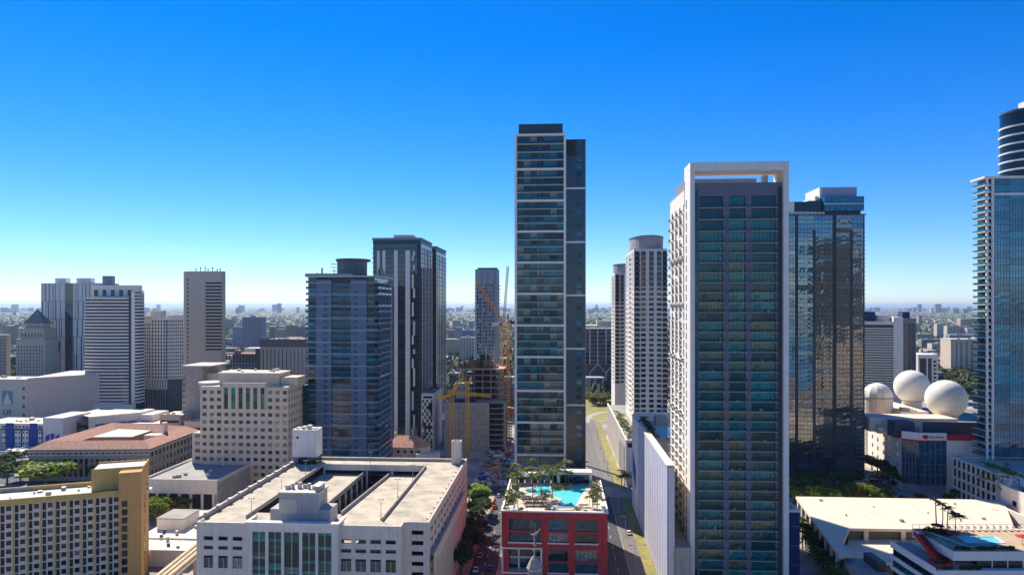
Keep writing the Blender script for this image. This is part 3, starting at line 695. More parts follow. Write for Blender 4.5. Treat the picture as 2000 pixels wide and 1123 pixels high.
# ================================================================== white wall with the blue mark, right of the tracks
B = Bd('parking_podium', 'tall blank white parking podium with blue mark beside the rail tracks', 'building', 1000, 10)
B.o.location = (0,0,0); B.o.rotation_euler = (0,0,-GA); B.X = 0; B.D = 0
zt = 43.0; u0 = 35.4; v0, v1 = 225.0, 330.0
def vz(py, v): return H-(py-HY)/F*v
SHADEW = matte('shade_tinted_wall', (0.50, 0.50, 0.58), var=0.06, streak=0.22)  # shade put into the wall colour as a blue-grey tint; far end stays white
m = MB(); m.box(u0, v0, 0, u0+0.6, v1-24, zt); B.mb(m, 'wall', SHADEW); m = MB(); m.box(u0, v1-23.99, 0, u0+0.6, v1, zt); B.mb(m, 'end_wall', WHITE)
m = MB(); m.box(u0+0.61, v0, 0, u0+2.4, v0+57, zt-0.4); B.mb(m, 'wall_core', WHITE2); m = MB(); m.box(u0+0.61, v1-0.6, 0, u0+24, v1, zt+1.6); B.mb(m, 'rear_wall', WHITE2)
B.box('roof_deck', u0+0.62, v0+57.01, zt-3, u0+22, v1-0.62, zt-2.2, PALEDECK)
B.box('pool_water', u0+7, v0+62, zt-2.19, u0+14, v0+84, zt-2.1, WATER)
for k in range(3): B.box('planter', u0+1.5, v0+60+k*14, zt-2.19, u0+4.5, v0+71+k*14, zt-1.4, DKCONC)
B.box('pool_house', u0+9, v0+88, zt-2.19, u0+14, v0+96, zt+1.6, CONC)
for k in range(17): B.box('panel_joint', u0-0.05, v0+4+k*6, 0.5, u0-0.003, v0+4.12+k*6, zt-0.3, LAVW)
B.box('wall_coping', u0-0.25, v0, zt, u0+2.45, v1, zt+0.35, OFFW)
BMARK = matte('blue_sign', (0.01, 0.13, 0.50), var=0.03)
for k in (0, 1):                       # two slanted flag strokes
    y = v1-10; z = vz(902+k*20, 315)
    m = MB(); m._add([(u0-0.12,y-6,z-7),(u0-0.12,y+7,z-1.5),(u0-0.12,y+7,z+4),(u0-0.12,y-6,z-2.5),(u0-0.003,y-6,z-7),(u0-0.003,y+7,z-1.5),(u0-0.003,y+7,z+4),(u0-0.003,y-6,z-2.5)],
        [(3,2,1,0),(4,5,6,7),(0,1,5,4),(1,2,6,5),(2,3,7,6),(3,0,4,7)]); B.mb(m, 'sign_stroke', BMARK)
# ================================================================== round-crowned white towers behind the podium
def crown_tower(label, px0, pxl, px1, D, ytop, ywall, rowpx, seed):
    B = Bd('crowned_tower', label, 'tower', pxl, D)
    W = B.wx(px1); dl = max(8, B.dy(px0, 0)); zt = B.z(ywall, W/2); fh = rowpx*D/F
    def fx(f): return W*f
    wc = [(fx(0.22),fx(0.36)),(fx(0.46),fx(0.60)),(fx(0.69),fx(0.83))]
    n = int((zt-30)/fh); rows = []; ws = zt-1.4
    for k in range(n):
        a, b_ = zt-1.4-fh*(k+1)+0.55*(k > 6)+0.12, zt-1.4-fh*k-0.45*(k > 6)-0.12
        rows.append((a, b_))
    bl = [(fx(0.03),fx(0.17)),(fx(0.87),fx(0.995))]
    m = MB(); gwall(m, 'f', 0, 0.4, 0, W, 0, zt, bl+wc, rows); B.mb(m, 'wall', WHITE2)
    gwin(B.o, 'window', 'f', 0, 0.2, wc, rows, G_NAVY)
    for p, q in bl:
        for k, (a, b_) in enumerate(rows):
            o = B.box('balcony', p-0.3, -1.1, a-0.3, q+0.3, -0.003, a-0.1, LAVW)
            O('railing', boxmesh(q-p+0.6, 0.05, 1.0, DGREY), o, (0,0,0.2)); B.box('balcony_door', p, 0.2, a, q, 0.26, b_, BLACK)
    lc = ev(0.6, dl-0.6, 5, 0.5); m = MB(); gwall(m, 'l', 0.0, 0.4, 0.42, dl, 0, zt, lc, rows); B.mb(m, 'side_wall', WHITE)
    joinwin(B.o, 'side_windows', 'l', 0.0, lc, rows, G_NAVY)
    for k, (a, b_) in enumerate(rows): B.box('side_balcony', -0.9, dl*0.3, a-0.3, -0.003, dl*0.55, a-0.1, WHITE)
    B.box('core', 0.45, 0.45, 0, W-0.05, dl, zt-0.05, LAVW)
    ze = B.z(ytop, W/2, 10); m = MB(); n2 = 28
    m.cyl(W/2+0.6, dl/2+1, zt, ze, 1, 1, n2, W*0.52, dl*0.46); B.mb(m, 'crown_drum', matte('crown_grey', (0.40,0.40,0.43), var=0.1, streak=0.2))
    m = MB(); m.cyl(W/2+0.6, dl/2+1, ze, ze+0.5, 1, 1, n2, W*0.535, dl*0.475); B.mb(m, 'crown_rim', LAVW)
    return B
crown_tower('white tower with round grey crown, the nearer of the matching pair', 1222, 1238, 1303, 417, 463, 486, 9.9, 1)
crown_tower('white tower with round grey crown, the farther slimmer-looking of the pair', 1194, 1201, 1250, 560, 517, 533, 7.6, 2)
# their shared podium along the tracks
B = Bd('garage_podium', 'low white corrugated podium wall with dark bay doors below the crowned towers', 'building', 1000, 10)
B.o.location = (0,0,0); B.o.rotation_euler = (0,0,-GA); B.X = B.D = 0
m = MB(); m.box(36.0, 352+14, 0, 36.8, 505, 24); m.box(36.81, 366, 0, 66, 366.6, 20); B.mb(m, 'wall', WHITE2)
for k in range(26): B.box('rib', 35.8, 368+k*5.3, 0.5, 35.997, 368.6+k*5.3, 23.5, WHITE)
for k in range(3): B.box('bay_door', 35.9, 372+k*12, 1, 35.995, 379+k*12, 19-k, DGREY)
B.box('roof_deck', 36.82, 366.7, 22, 66, 505, 22.6, ROOFG)

# ================================================================== dark mirror-glass tower
B = Bd('mirror_tower', 'dark mirror-glass tower with blue roof pavilion right of the portal tower', 'tower', 1490, 380)
W = B.wx(1690); zt = B.z(420, W); D3 = 36; fh = 8.5*380/F; n = int(zt/fh)
B.box('core', 0.3, 0.5, 0, W-0.3, D3, zt-0.3, CHAR)
gx = [B.wx(a) for a in (1500, 1556, 1590, 1630, 1663, 1689.7)]
rt = random.Random(11); k_ = 0
for k in range(n):
    z = zt-fh*(k+1)
    for j in range(5):
        if k >= 60: break
        a, b_ = gx[j]+0.9*(j % 2), gx[j+1]-0.9*((j+1) % 2)
        o = bx(B.o, 'glass_band', a, 0.12, z+0.22, b_, 0.18, z+fh, G_MIR)
        o.rotation_euler = (rt.gauss(0, 0.010), 0, rt.gauss(0, 0.006))
    B.box('slab_edge', 0, -0.18 if k % 2 else -0.05, z, W, 0.5, z+0.2, DGREY)
m = MB()
for k in range(74):
    x = W*(k+0.5)/74; m.box(x-0.05, -0.10, 0, x+0.05, 0.10, zt)
o = B.mb(m, 'mullions', matte('dark_mullion', (0.10,0.11,0.11), var=0.1, rough=0.4)); o['kind'] = 'stuff'
for j in (2, 4): B.box('recess_strip', gx[j]-0.75, -0.02, 0, gx[j]+0.75, 0.10, zt-8, CHAR)
for k in range(0, 58):
    z = zt-12-fh*k
    if z > 8: B.box('balcony', gx[5]-4.8, -1.0, z, gx[5]-0.1, -0.2, z+0.18, LAVW)
B.box('roof_slab', 0, -0.3, zt+0.003, W+0.3, D3, zt+0.6, DGREY)
x1, x2 = B.wx(1612), W-0.2
B.box('pavilion', x1, 1, zt+2.6, x2, D3-6, zt+10.5, G_BLUE); B.box('pavilion_band', x1-0.1, 0.8, zt+6.2, x2+0.1, 1.0, zt+6.7, WHITE2)
B.box('pavilion_recess', x1+1, 3, zt+0.6, x2-1, D3-7, zt+2.59, CHAR); B.box('pavilion_wall', B.wx(1541)-14, 1.5, zt+0.61, B.wx(1553), 14, zt+8, WHITE)
B.box('pavilion_low', B.wx(1553)+0.02, 2.5, zt+2.6, B.wx(1583), 14, zt+8, G_BLUE); B.box('pavilion_link', B.wx(1583)+0.02, 3.5, zt+2.6, x1-0.02, 14, zt+8.6, G_DK)
B.box('penthouse', B.wx(1592, 8), 8, zt+8.61, x1-0.01, D3-8, zt+12, WHITE); B.box('plant_room', x1+0.2, 6, zt+10.51, W-2, D3-8, zt+16.5, matte('plant_room_grey', (0.40,0.42,0.46), var=0.05))
B.box('plant_room_side', x1-0.9, 5.8, zt+10.51, x1+0.19, D3-8, zt+16.5, WHITE)
for k in range(9): B.box('terrace_pod', B.wx(1545)+k*2.1, 0.3, zt+0.61, B.wx(1545)+1.4+k*2.1, 1.3, zt+1.9, WHITE2)

# ================================================================== office slab and neighbours on the right
B = Bd('office_slab', 'grey office block with horizontal window bands beside the domes', 'building', 1676, 640, rot=-GA+radians(-12))
W = B.wx(1745); zt = B.z(628, W); n = 34; fh = zt/n
B.box('core', 0.1, 0.3, 0, W-0.05, 30, zt-0.5, CHAR)
B.box('parapet', 0, 0, zt-3, W, 30, zt, WHITE2)
for k in range(n-2): B.box('spandrel', 0, 0, k*fh, W, 0.5, k*fh+fh*0.52, OFFW)
B.box('end_wall', W+0.003, -0.3, 0, W+8, 30, zt+4, WHITE2)
x2 = B.wx(1790)
B.box('right_block', W+8.01, 1, 0, x2, 30, zt+3, matte('grey_block', (0.22,0.22,0.22), var=0.06))
for p in (0.05, 0.38, 0.68):
    B.box('glass_strip', W+8.01+(x2-W-8)*p, 0.9, 3, W+8.01+(x2-W-8)*(p+0.25), 0.99, zt-2, G_NAVY)
for k in range(n-2): B.box('slab_line', W+8.01, 0.8, k*fh+2, x2, 0.89, k*fh+2.3, LAVW) if k % 1 == 0 else None
B.box('plant_room', W+9, 6, zt+3.01, x2-4, 22, zt+9, NAVY); B.box('plant_room', 3, 6, zt+0.01, W-14, 18, zt+9, NAVY); B.box('roof_structure', W-12, 8, zt+0.01, W-1, 22, zt+6, WHITE2)
B = Bd('blue_office', 'small white office block with dark blue glass panels behind the domes', 'building', 1793, 690)
W = B.wx(1832); zt = B.z(694, W)
B.box('block', 0, 0, 0, W, 22, zt, WHITE2); B.box('roof_rim', -0.2, -0.2, zt, W+0.2, 22.2, zt+0.8, WHITE)
B.box('glass_panel', 1.6, -0.12, 6, W*0.42, -0.003, zt-3, G_NAVY); B.box('glass_panel', W*0.50, -0.12, 6, W*0.68, -0.003, zt-3, G_NAVY)
for k in range(9): B.box('window', W*0.77, -0.1, 6+k*4, W*0.92, -0.003, 8.2+k*4, G_DK)
B = Bd('apartment_block', 'peach apartment block with vertical bays among trees at far right', 'building', 1857, 950)
W = B.wx(1910); zt = B.z(664, W)
B.box('block', 0, 0, 0, W, 26, zt, PINKC); B.box('roof', -0.3, -0.3, zt, W+0.3, 26.3, zt+1.2, OFFW)
for j, p in enumerate((0.06, 0.22, 0.42, 0.62, 0.8)):
    B.box('bay', W*p, -1.2, 0, W*(p+0.11), -0.003, zt+(2 if j % 2 else 0), CREAM)
for j, p in enumerate((0.18, 0.345, 0.55, 0.745)):
    for k in range(13): B.box('window', W*p, -0.1, 4+k*3.3, W*(p+0.05), -0.003, 6+k*3.3, G_DK)

# ================================================================== cream-red corner building with the radomes
B = Bd('corner_building', 'white building with red cornice, glass corner and round logo sign', 'building', 1762, 350)
zt = B.z(845, 10); zr = zt-3.4
ax = B.wx(1853); rx = B.wx(1935)
lx, ly = B.loc(*pt(1695, 806, 418)[:2]); l2 = B.loc(*pt(1745, 828, 372)[:2])
def wall_seg(name, p, q, z0, z1, th, mat, out=0.0):
    dx, dy = q[0]-p[0], q[1]-p[1]; l = sqrt(dx*dx+dy*dy); nx, ny = dy/l, -dx/l
    m = MB(); m.prism([(p[0]+nx*out,p[1]+ny*out),(q[0]+nx*out,q[1]+ny*out),(q[0]-nx*(th-out),q[1]-ny*(th-out)),(p[0]-nx*(th-out),p[1]-ny*(th-out))], z0, z1)
    return B.mb(m, name, mat)
P0, P1, P2, P3, P4 = (lx, ly), l2, (1.2, 3.0), (B.wx(1793), 0.0), (ax-6, 0.0)
P3 = (B.wx(1792), -1.5); P4 = (B.wx(1845), -1.5); P5 = (rx, -1.5)
for nm, p, q, mt in (('wall', P0, P1, WHITE), ('wall', P1, P2, WHITE2), ('wall', P4, P5, WHITE2)): wall_seg(nm, p, q, 0, zr, 0.6, mt)
RCOR = matte('dark_red_cornice', (0.50, 0.025, 0.025), var=0.05)
for p, q in ((P0, P1), (P1, P2), (P4, P5)): wall_seg('cornice', p, q, zr, zt-0.4, 0.9, RCOR, 0.25)
for p, q in ((P2, P3), (P3, P4)): wall_seg('sign_band', p, q, zr, zt+0.3, 0.9, WHITE, 0.35); wall_seg('glass_wall', p, q, 4, zr-0.9, 0.3, G_BLUE); wall_seg('red_line', p, q, zr-0.9, zr, 0.8, RCOR, 0.2); wall_seg('base_wall', p, q, 0, 4, 0.5, LAVW)
for p, q, n_ in ((P2, P3, 5), (P3, P4, 5)):
    for k in range(n_+1):
        t = k/n_; x, y = p[0]+(q[0]-p[0])*t, p[1]+(q[1]-p[1])*t; B.box('mullion', x-0.1, y-0.25, 4, x+0.1, y+0.1, zr-0.9, LAVW)
for z in (9, 14.5, 20): wall_seg('transom', P3, P4, z, z+0.2, 0.3, LAVW, 0.15); wall_seg('transom', P2, P3, z, z+0.2, 0.3, LAVW, 0.15)
def winseg(p, q, ts, zs_, w_=1.5, h_=2.0):
    dx, dy = q[0]-p[0], q[1]-p[1]; l = sqrt(dx*dx+dy*dy); a = math.atan2(dy, dx); nx, ny = dy/l, -dx/l
    for t in ts:
        for z in zs_:
            x, y = p[0]+dx*t, p[1]+dy*t
            O('window', boxmesh(w_, 0.08, h_, G_DK), B.o, (x+nx*0.05-cos(a)*w_/2, y+ny*0.05-sin(a)*w_/2, z), a)
winseg(P0, P1, (0.2, 0.42, 0.64, 0.86), (6, 11, 16, 21), 2.4, 2.2); winseg(P1, P2, (0.55,), (6, 11, 16, 21)); winseg(P4, P5, (0.27, 0.57, 0.85), (6, 11.4, 16.8), 2.2, 2.2)
rf = [P0, P1, P2, P3, P4, P5, (rx, 70), (lx+6, 75)]
m = MB(); m.prism([(p[0]+0.3, p[1]+0.8) for p in rf], zt-4.5, zt-3.9); B.mb(m, 'roof', PALEDECK)
xq = B.wx(1792, 6)
PLB = matte('plant_screen_blue', (0.05, 0.07, 0.10), var=0.1)
B.box('plant_screen', xq+4, 8, zt-3.89, rx-1, 9, zt+4.2, PLB); B.box('plant_screen', xq-11, 7, zt-3.89, xq-1, 15, zt+4.2, PLB)
B.box('roof_block', xq-16, 24, zt-3.89, xq+30, 40, zt+3.5, OFFW); B.box('roof_block', xq-44, 30, zt-3.89, xq-30, 46, zt+10, CONC)
B.box('rear_block', lx+16, 62, 0, rx+2, 130, zt+1.5, OFFW); textured_roof_clutter(B, lx+18, rx-4, 63, 70, zt+1.5, 12, 77, [OFFW, ROOFW, CONC], 4)
for k in range(6): B.box('roof_duct', xq-14+k*7, 18, zt-3.89, xq-11+k*7, 23, zt-0.5, OFFW)
textured_roof_clutter(B, xq+5, rx-3, 10, 22, zt-3.89, 8, 4)
me = text_mesh('EQUINIX', 1.75, 0.05, NAVY); O('sign_lettering', me, B.o, (P3[0]+(P4[0]-P3[0])*0.36, P3[1]-0.46, zr+1.0), rot=(radians(90),0,0))
mm = MB().cyl(0,0,0,0.12,1.1,1.1,18); O('logo_disc', mm.mesh('logo_disc', RCOR), B.o, (P3[0]+(P4[0]-P3[0])*0.22, P3[1]-0.40, zr+1.7), rot=(radians(90),0,0), sc=(1.4,1,1))
# radomes
def radome(label, px, py, rpx, D, faceted=False):
    rpx *= 0.94; g = pt(px, py, D); r = rpx*D/F; e = empty('radome', (g[0], g[1], 0), 0, label, 'radome')
    m = MB(); N = 10 if faceted else 22; n = 12 if faceted else 36
    ca_ = 0.5 if faceted else 0.80; prof = [(r*sin(pi*ca_*k/N), g[2]+r*cos(pi*ca_*k/N)) for k in range(N+1)]
    prof[0] = (0.02, prof[0][1])
    m.lathe(prof[::-1], n); O('dome', m.mesh('dome', matte('radome_white', (0.84, 0.81, 0.80), var=0.04, scale=0.12, streak=0.08), not faceted), e)
    m = MB(); rr = prof[-1][0]; m.cyl(0, 0, 0, prof[-1][1]-0.4, rr*(0.98 if faceted else 0.92), rr*(0.98 if faceted else 0.92), 24); O('base_drum', m.mesh('base_drum', OFFW), e)
    m = MB(); m.cyl(0, 0, prof[-1][1]-0.39, prof[-1][1]+0.3, rr*1.02, rr*1.02, 28); O('base_ring', m.mesh('base_ring', CONC), e)
    if not faceted:
        O('finial', MB().cyl(0,0,g[2]+r,g[2]+r+0.9,0.25,0.1,8).mesh('finial', STEEL), e)
        m = MB(); a = 0.30
        N2 = 40; z0 = g[2]-r*0.36; 
        for zz_ in (0.28, -0.3): m.lathe([(r*sqrt(1-zz_**2)*1.002, g[2]+zz_*r-0.06), (r*sqrt(1-zz_**2)*1.004, g[2]+zz_*r+0.06)], 40)
        O('seam', m.mesh('seam', OFFW), e)
radome('large smooth white radome nearest the right glass tower', 1848, 779, 39, 392)
radome('smooth white radome standing behind the largest one', 1781, 755, 34, 440)
radome('half-hidden faceted white dome beside the mirror tower', 1714, 775, 29, 425, True)

# ================================================================== glass tower at the right edge
B = Bd('edge_tower', 'aqua glass tower with stacked white balconies cut by the right edge', 'tower', 1925, 335)
zb = 21.0; zt = B.z(349, 8); W = 62.0; xg = B.wx(1938)
DE = max(6, B.dy(1903, 0)); B.box('core', 1.5, 2.2, zb, W, DE, zt-0.4, CHAR); n = 42; fh = (zt-zb)/n
for k in range(n+1):
    z = zb+k*fh
    B.box('balcony_slab', -0.6, -0.8, z-0.14, xg, DE+0.6, z+0.14, WHITE)
    if k < n:
        B.box('balustrade', -0.5, -0.7, z+0.15, xg-0.3, -0.65, z+1.15, G_AQUA); B.box('side_balustrade', -0.55, -0.6, z+0.15, -0.5, DE+0.5, z+1.15, G_AQUA); B.box('side_window', 1.4, 2.3, z+0.15, 1.46, DE-0.2, z+fh-0.15, G_GREY if k % 3 else G_TEAL); B.box('window', 1.4, 1.9, z+0.15, xg-0.1, 1.96, z+fh-0.15, G_TEAL if k % 4 else G_GREY)
        for j in range(4):
            o = B.box('glass_panel', xg+0.1+j*8.2, 0.4, z+0.16, xg+8.2+j*8.2, 0.46, z+fh-0.003, G_AQUA); o.rotation_euler = (rt.gauss(0,0.004),0,rt.gauss(0,0.002))
        B.box('spandrel', xg, 0.35, z-0.1, W, 0.39, z+0.15, matte('spandrel_teal', (0.03,0.09,0.11), var=0.1, rough=0.3))
for a in (1926.5, 1937.5): B.box('column', B.wx(a)-0.5, -0.9, zb-1, B.wx(a)+0.5, -0.1, zt, WHITE)
m = MB()
for k in range(26): m.box(xg+k*1.4, 0.25, zb, xg+0.09+k*1.4, 0.345, zt-3)
o = B.mb(m, 'mullions', LAVW); o['kind'] = 'stuff'
B.box('roof_rim', -1.4, -1.5, zt, W, DE+1.2, zt+1.0, WHITE); B.box('upper_band', xg, 0.1, B.z(379, 12)-0.5, W, 0.34, B.z(379, 12)+0.5, WHITE)
cxp = B.wx(1990, 18); r0 = cxp-B.wx(1960, 18); zt2 = B.z(216, cxp, 18-r0)
m = MB(); m.cyl(cxp+4, 18, zt+1.01, zt2, r0+4, r0+4, 40); B.mb(m, 'round_crown', G_BLUE)
k = zt+2
while k < zt2-7:
    m = MB(); m.cyl(cxp+4, 18, k, k+0.8, r0+4.6, r0+4.6, 40); B.mb(m, 'ring_slab', WHITE); k += 4.4
m = MB(); m.cyl(cxp+4, 18, zt2+0.003, zt2+1, r0+4.3, r0+4.3, 40); B.mb(m, 'ring_slab', DGREY)
B.box('roof_box', cxp+1, 14, zt2+1.01, cxp+8, 20, zt2+6, WHITE)
# white townhouse podium below it
B = Bd('townhouse_podium', 'white stepped townhouse block with dark framed windows at right', 'building', 1860, 340)
zt = B.z(891, 0); Lh = 34.0; W = 60.0
cols = ev(-Lh, 0, 9, 0.68); rows = [(1.0,4.9),(6.0,9.9),(11.0,14.9),(16.0,19.4)]; rows = [(a, b_) for a, b_ in rows if b_ < zt-0.8]
m = MB(); gwall(m, 'l', 0, 0.6, -Lh, 0, 0, zt, cols, rows); m.box(0.61, -Lh, 0, W, -Lh+0.6, zt); m.box(0.61, -0.6, 0, W, 0, zt); B.mb(m, 'wall', WHITE)
gwin(B.o, 'window', 'l', 0, 0.4, cols, rows, G_DK, mull=1, mmat=DGREY)
B.box('roof', 0.62, -Lh+0.62, zt-1.2, W, -0.62, zt-0.5, PALEDECK)
for i, (p, q) in enumerate(cols):
    for k, (a, b_) in enumerate(rows):
        if (i+k) % 2: B.box('window_frame', -0.55, p-0.35, a-0.35, -0.003, q+0.35, a-0.1, WHITE)
        if (i*2+k) % 3 == 0: B.box('window_frame', -0.55, p-0.35, b_+0.1, -0.003, q+0.35, b_+0.35, WHITE)
B.box('end_block', 4, -Lh-14, 0, 22, -Lh-0.1, zt-6, WHITE); B.box('end_block_side', 22.1, -Lh-13, 0, W, -Lh-0.2, zt-8, LAVW)
# white garage wing near the right edge, with open upper slots
B = Bd('terrace_garage', 'plain white terrace building sloping past the hotel at right edge', 'building', 1938, 282)
zt = B.z(980, 0)
B.box('wall', 0, -66, 0, 0.8, 0, zt, WHITE2); B.box('upper_wall', 4.5, -62, 0, 5.3, 2, zt+7, WHITE2); B.box('terrace', 0.81, -66, zt-3, 4.49, 2, zt-1.4, CONC)
B.box('end_wall', 0.81, -0.8, 0, 60, -0.01, zt-0.2, WHITE2); B.box('roof', 5.31, -62, zt+3, 60, -0.9, zt+4, PALEDECK)
for k in range(9): B.box('roof_rail_post', 5.32, -60+k*7, zt+4.01, 5.5, -59.8+k*7, zt+8.5, DGREY)
B.box('roof_canopy', 9, -34, zt+4.01, 40, -4, zt+6.5, DGREY)
for k in range(7): B.box('window', 4.44, -56+k*8, zt+0.2, 4.495, -53.5+k*8, zt+2.4, G_DK)

# ================================================================== hall with the big beige roof
e = empty('exhibition_hall', (0,0,0), 0, 'wide low hall with broad beige roof and glazed left side', 'hall')
ZH = 14.0; hp = [gnd(a, b_, ZH)[:2] for a, b_ in ((1554,969),(1640,1086),(1669,1080),(1647,1060),(1659,1031),(1800,1033),(1985,1040),(1960,976))]
m = MB(); m.prism(hp, ZH-1.0, ZH); m.build('roof', ROOFB, e)
m = MB()
for k, (a, b_, c, d) in enumerate(((1640,972,1720,1028),(1660,972,1700,999),(1700,999,1722,1003),(1722,1003,1745,1028),(1770,975,1830,1026),(1850,974,1905,1020))):
    p, q = gnd(a, b_, ZH+0.03), gnd(c, d, ZH+0.03); m.beam(p, q, 0.9, 0.03)
m.build('roof_seams', matte('roof_seam', (0.72,0.61,0.46), var=0.08), e)
ht = [gnd(a, b_, 9.5)[:2] for a, b_ in ((1650,1072),(1664,1040),(1800,1040),(1800,1100),(1660,1100))]
m = MB(); m.prism([(x, y) for x, y in ht], 9.0, 9.5); m.build('terrace', ROOFB, e)
for a, b_, c, d in ((1659,1031,1800,1033),):
    p, q = gnd(a, b_, ZH), gnd(c, d, ZH); m = MB(); m.box(p[0], p[1]+1.2, 9.5, q[0], p[1]+1.5, ZH-1.01); m.build('terrace_wall', matte('olive_wall', (0.17,0.15,0.08), var=0.1), e)
for a in (1693, 1766): p = gnd(a, 1032, ZH); m = MB(); m.box(p[0]-0.8, p[1]+0.3, 9.5, p[0]+0.8, p[1]+1.15, ZH-1.01); m.build('terrace_pillar', ROOFB, e)
p, q = hp[0], hp[1]; dx, dy = q[0]-p[0], q[1]-p[1]; l = sqrt(dx*dx+dy*dy)
m = MB(); m.prism([(p[0]+1.2,p[1]-1),(q[0]+1.2,q[1]+0.6),(q[0]+1.5,q[1]+0.6),(p[0]+1.5,p[1]-1)], 0, ZH-1.01); m.build('glass_wall', G_GRN, e)
for k in range(9):
    t = (k+0.3)/9; x, y = p[0]+dx*t, p[1]+dy*t; m = MB(); m.box(x+0.3, y-0.5, 0, x+1.1, y+0.5, ZH-1.01); m.build('column', WHITE, e)
    for j in range(1, 4): m = MB(); m.box(x+1.0, y+2.2*j-5, 0, x+1.15, y+2.2*j-4.85, ZH-1.02); m.build('mullion', DGREY, e)
m = MB(); m.prism([(hp[0][0]+2,hp[0][1]-0.5),(hp[7][0],hp[7][1]-0.5),(hp[7][0],hp[7][1]-1.0),(hp[0][0]+2,hp[0][1]-1.0)], 0, ZH-1.01); m.build('rear_wall', OFFW, e)
m = MB(); g0 = gnd(1642,1092,ZH-3); m.box(g0[0]-1, g0[1]-22, 0, g0[0]+9, g0[1]-0.2, ZH-2.5); m.build('entrance_block', CONC, e)
m = MB(); m.box(g0[0]+6, g0[1]-12, ZH-2.4, g0[0]+8.6, g0[1]-3, ZH+0.5); m.build('plant_box', DGREY, e)
for k in range(7):
    p = gnd(1600+(k*53)%320, 978+(k*29)%46, ZH); m = MB(); (m.cyl(p[0], p[1], ZH, ZH+0.7, 0.35, 0.35, 8) if k % 3 else m.box(p[0], p[1], ZH, p[0]+1.4, p[1]+1.1, ZH+0.8)); m.build('roof_vent', STEEL if k % 2 else OFFW, e)
# dark slab at the portal tower's right foot
B = Bd('dark_block', 'dark navy slab block at the right foot of the portal tower', 'building', 1540, 226); zt = B.z(1000, 3)
B.box('block', 0, 0, 0, B.wx(1562), 24, zt, NAVY); B.box('cap', -0.2, -0.2, zt, B.wx(1562)+0.2, 24.2, zt+0.7, WHITE2); textured_roof_clutter(B, 0.3, 3, 1, 10, zt+0.7, 4, 8)
for k in range(5): B.box('panel_line', B.wx(1562)*0.2, -0.06, 3+k*6.4, B.wx(1562)*0.9, -0.003, 3.2+k*6.4, LAVW)

# ================================================================== hotel with the roof pool, lower right
HX0, HX1, HX2, HY0, HY1 = 113.0, 119.0, 190.0, 184.0, 203.0
e = empty('pool_hotel', (0,0,0), 0, 'white banded hotel with roof pool and red stair, lower right corner', 'hotel'); HO = e
def hb(name, *a): return bx(e, name, *a)
ZT = 29.0; ZL = 25.0
hb('upper_block', HX1, HY0, ZL+1.5, HX2, HY1, ZT, WHITE)
hb('upper_window_wall', HX1+8, HY0+0.5, ZL-1.0, HX2, HY1-0.1, ZL+1.49, BLACK)
for k in range(11): hb('upper_window', HX1+6.6+k*4.2, HY0+0.42, ZL-0.8, HX1+10.5+k*4.2, HY0+0.48, ZL+1.45, G_DK); hb('upper_mullion', HX1+10.52+k*4.2, HY0+0.3, ZL-0.8, HX1+10.78+k*4.2, HY0+0.6, ZL+1.45, WHITE)
for k in range(8):
    z = ZL-1.6-3.2*k
    if z > 0.5:
        hb('floor_band', HX0, HY0-1.5, z-0.2, HX2, HY1+1, z+1.0, WHITE); 
        if z-2.2 > 0:
            hb('window_strip', HX0+0.5, HY0-1.0, z-2.2, HX0+8, HY1, z-0.21, LAVW if False else G_DK); hb('side_window', HX0+0.3, HY0-0.9, z-2.19, HX0+0.45, HY1, z-0.22, G_TEAL)
            for j in range(14): hb('window', HX1+2.2+j*4.2, HY0-1.0, z-2.2, HX1+6.1+j*4.2, HY0-0.94, z-0.21, G_DK)
            hb('wall_core', HX0+8.01, HY0-0.9, z-2.2, HX2, HY1-0.2, z-0.21, LAVW)
hb('terrace_floor', HX0+0.3, HY0-1.2, ZL-0.59, HX1-0.01, HY1+0.9, ZL-0.45, CONC); hb('terrace_parapet', HX0, HY0-1.5, ZL-0.59, HX0+0.28, HY1+1, ZL+0.2, WHITE)
hb('front_terrace', HX1, HY0-1.2, ZL-0.59, HX1+7, HY0-0.1, ZL-0.4, CONC)
# pool deck
pz = [gnd(a, b_, ZT)[:2] for a, b_ in ((1872,1047.5),(1942,1047.5),(1962,1060),(1887,1060))]
outer = [(HX1, HY0), (HX2, HY0), (HX2, HY1), (HX1, HY1)]
m = sheet_hole(outer, pz, ZT+0.02); m.build('pool_deck', matte('deck_tan', (0.50,0.38,0.27), var=0.12, scale=0.6), e)
m = MB(); a = sum(pz[i][0]*pz[(i+1)%4][1]-pz[(i+1)%4][0]*pz[i][1] for i in range(4)); pq = pz if a > 0 else pz[::-1]
m.poly([(*p, ZT+0.004) for p in pq]); m.build('pool_water', WATER, e)
m = MB()
for i in range(4): m.beam((*pq[i], ZT+0.1), (*pq[(i+1)%4], ZT+0.1), 0.45, 0.16)
m.build('pool_coping', WHITE, e)
hb('deck_edge_planter', HX1+1, HY0+0.3, ZT+0.03, HX1+17, HY0+1.4, ZT+0.5, DKCONC)
for k in range(34): hb('rail_post', HX1+k*2.0, HY1-0.2, ZT+0.02, HX1+0.08+k*2.0, HY1-0.12, ZT+1.2, DGREY)
hb('rail_top', HX1, HY1-0.2, ZT+1.2, HX1+68, HY1-0.1, ZT+1.28, DGREY)
for k in range(10): hb('rail_post', HX0+0.4+k*0.62, HY1+0.7, ZL-0.44, HX0+0.46+k*0.62, HY1+0.76, ZL+0.9, DGREY)
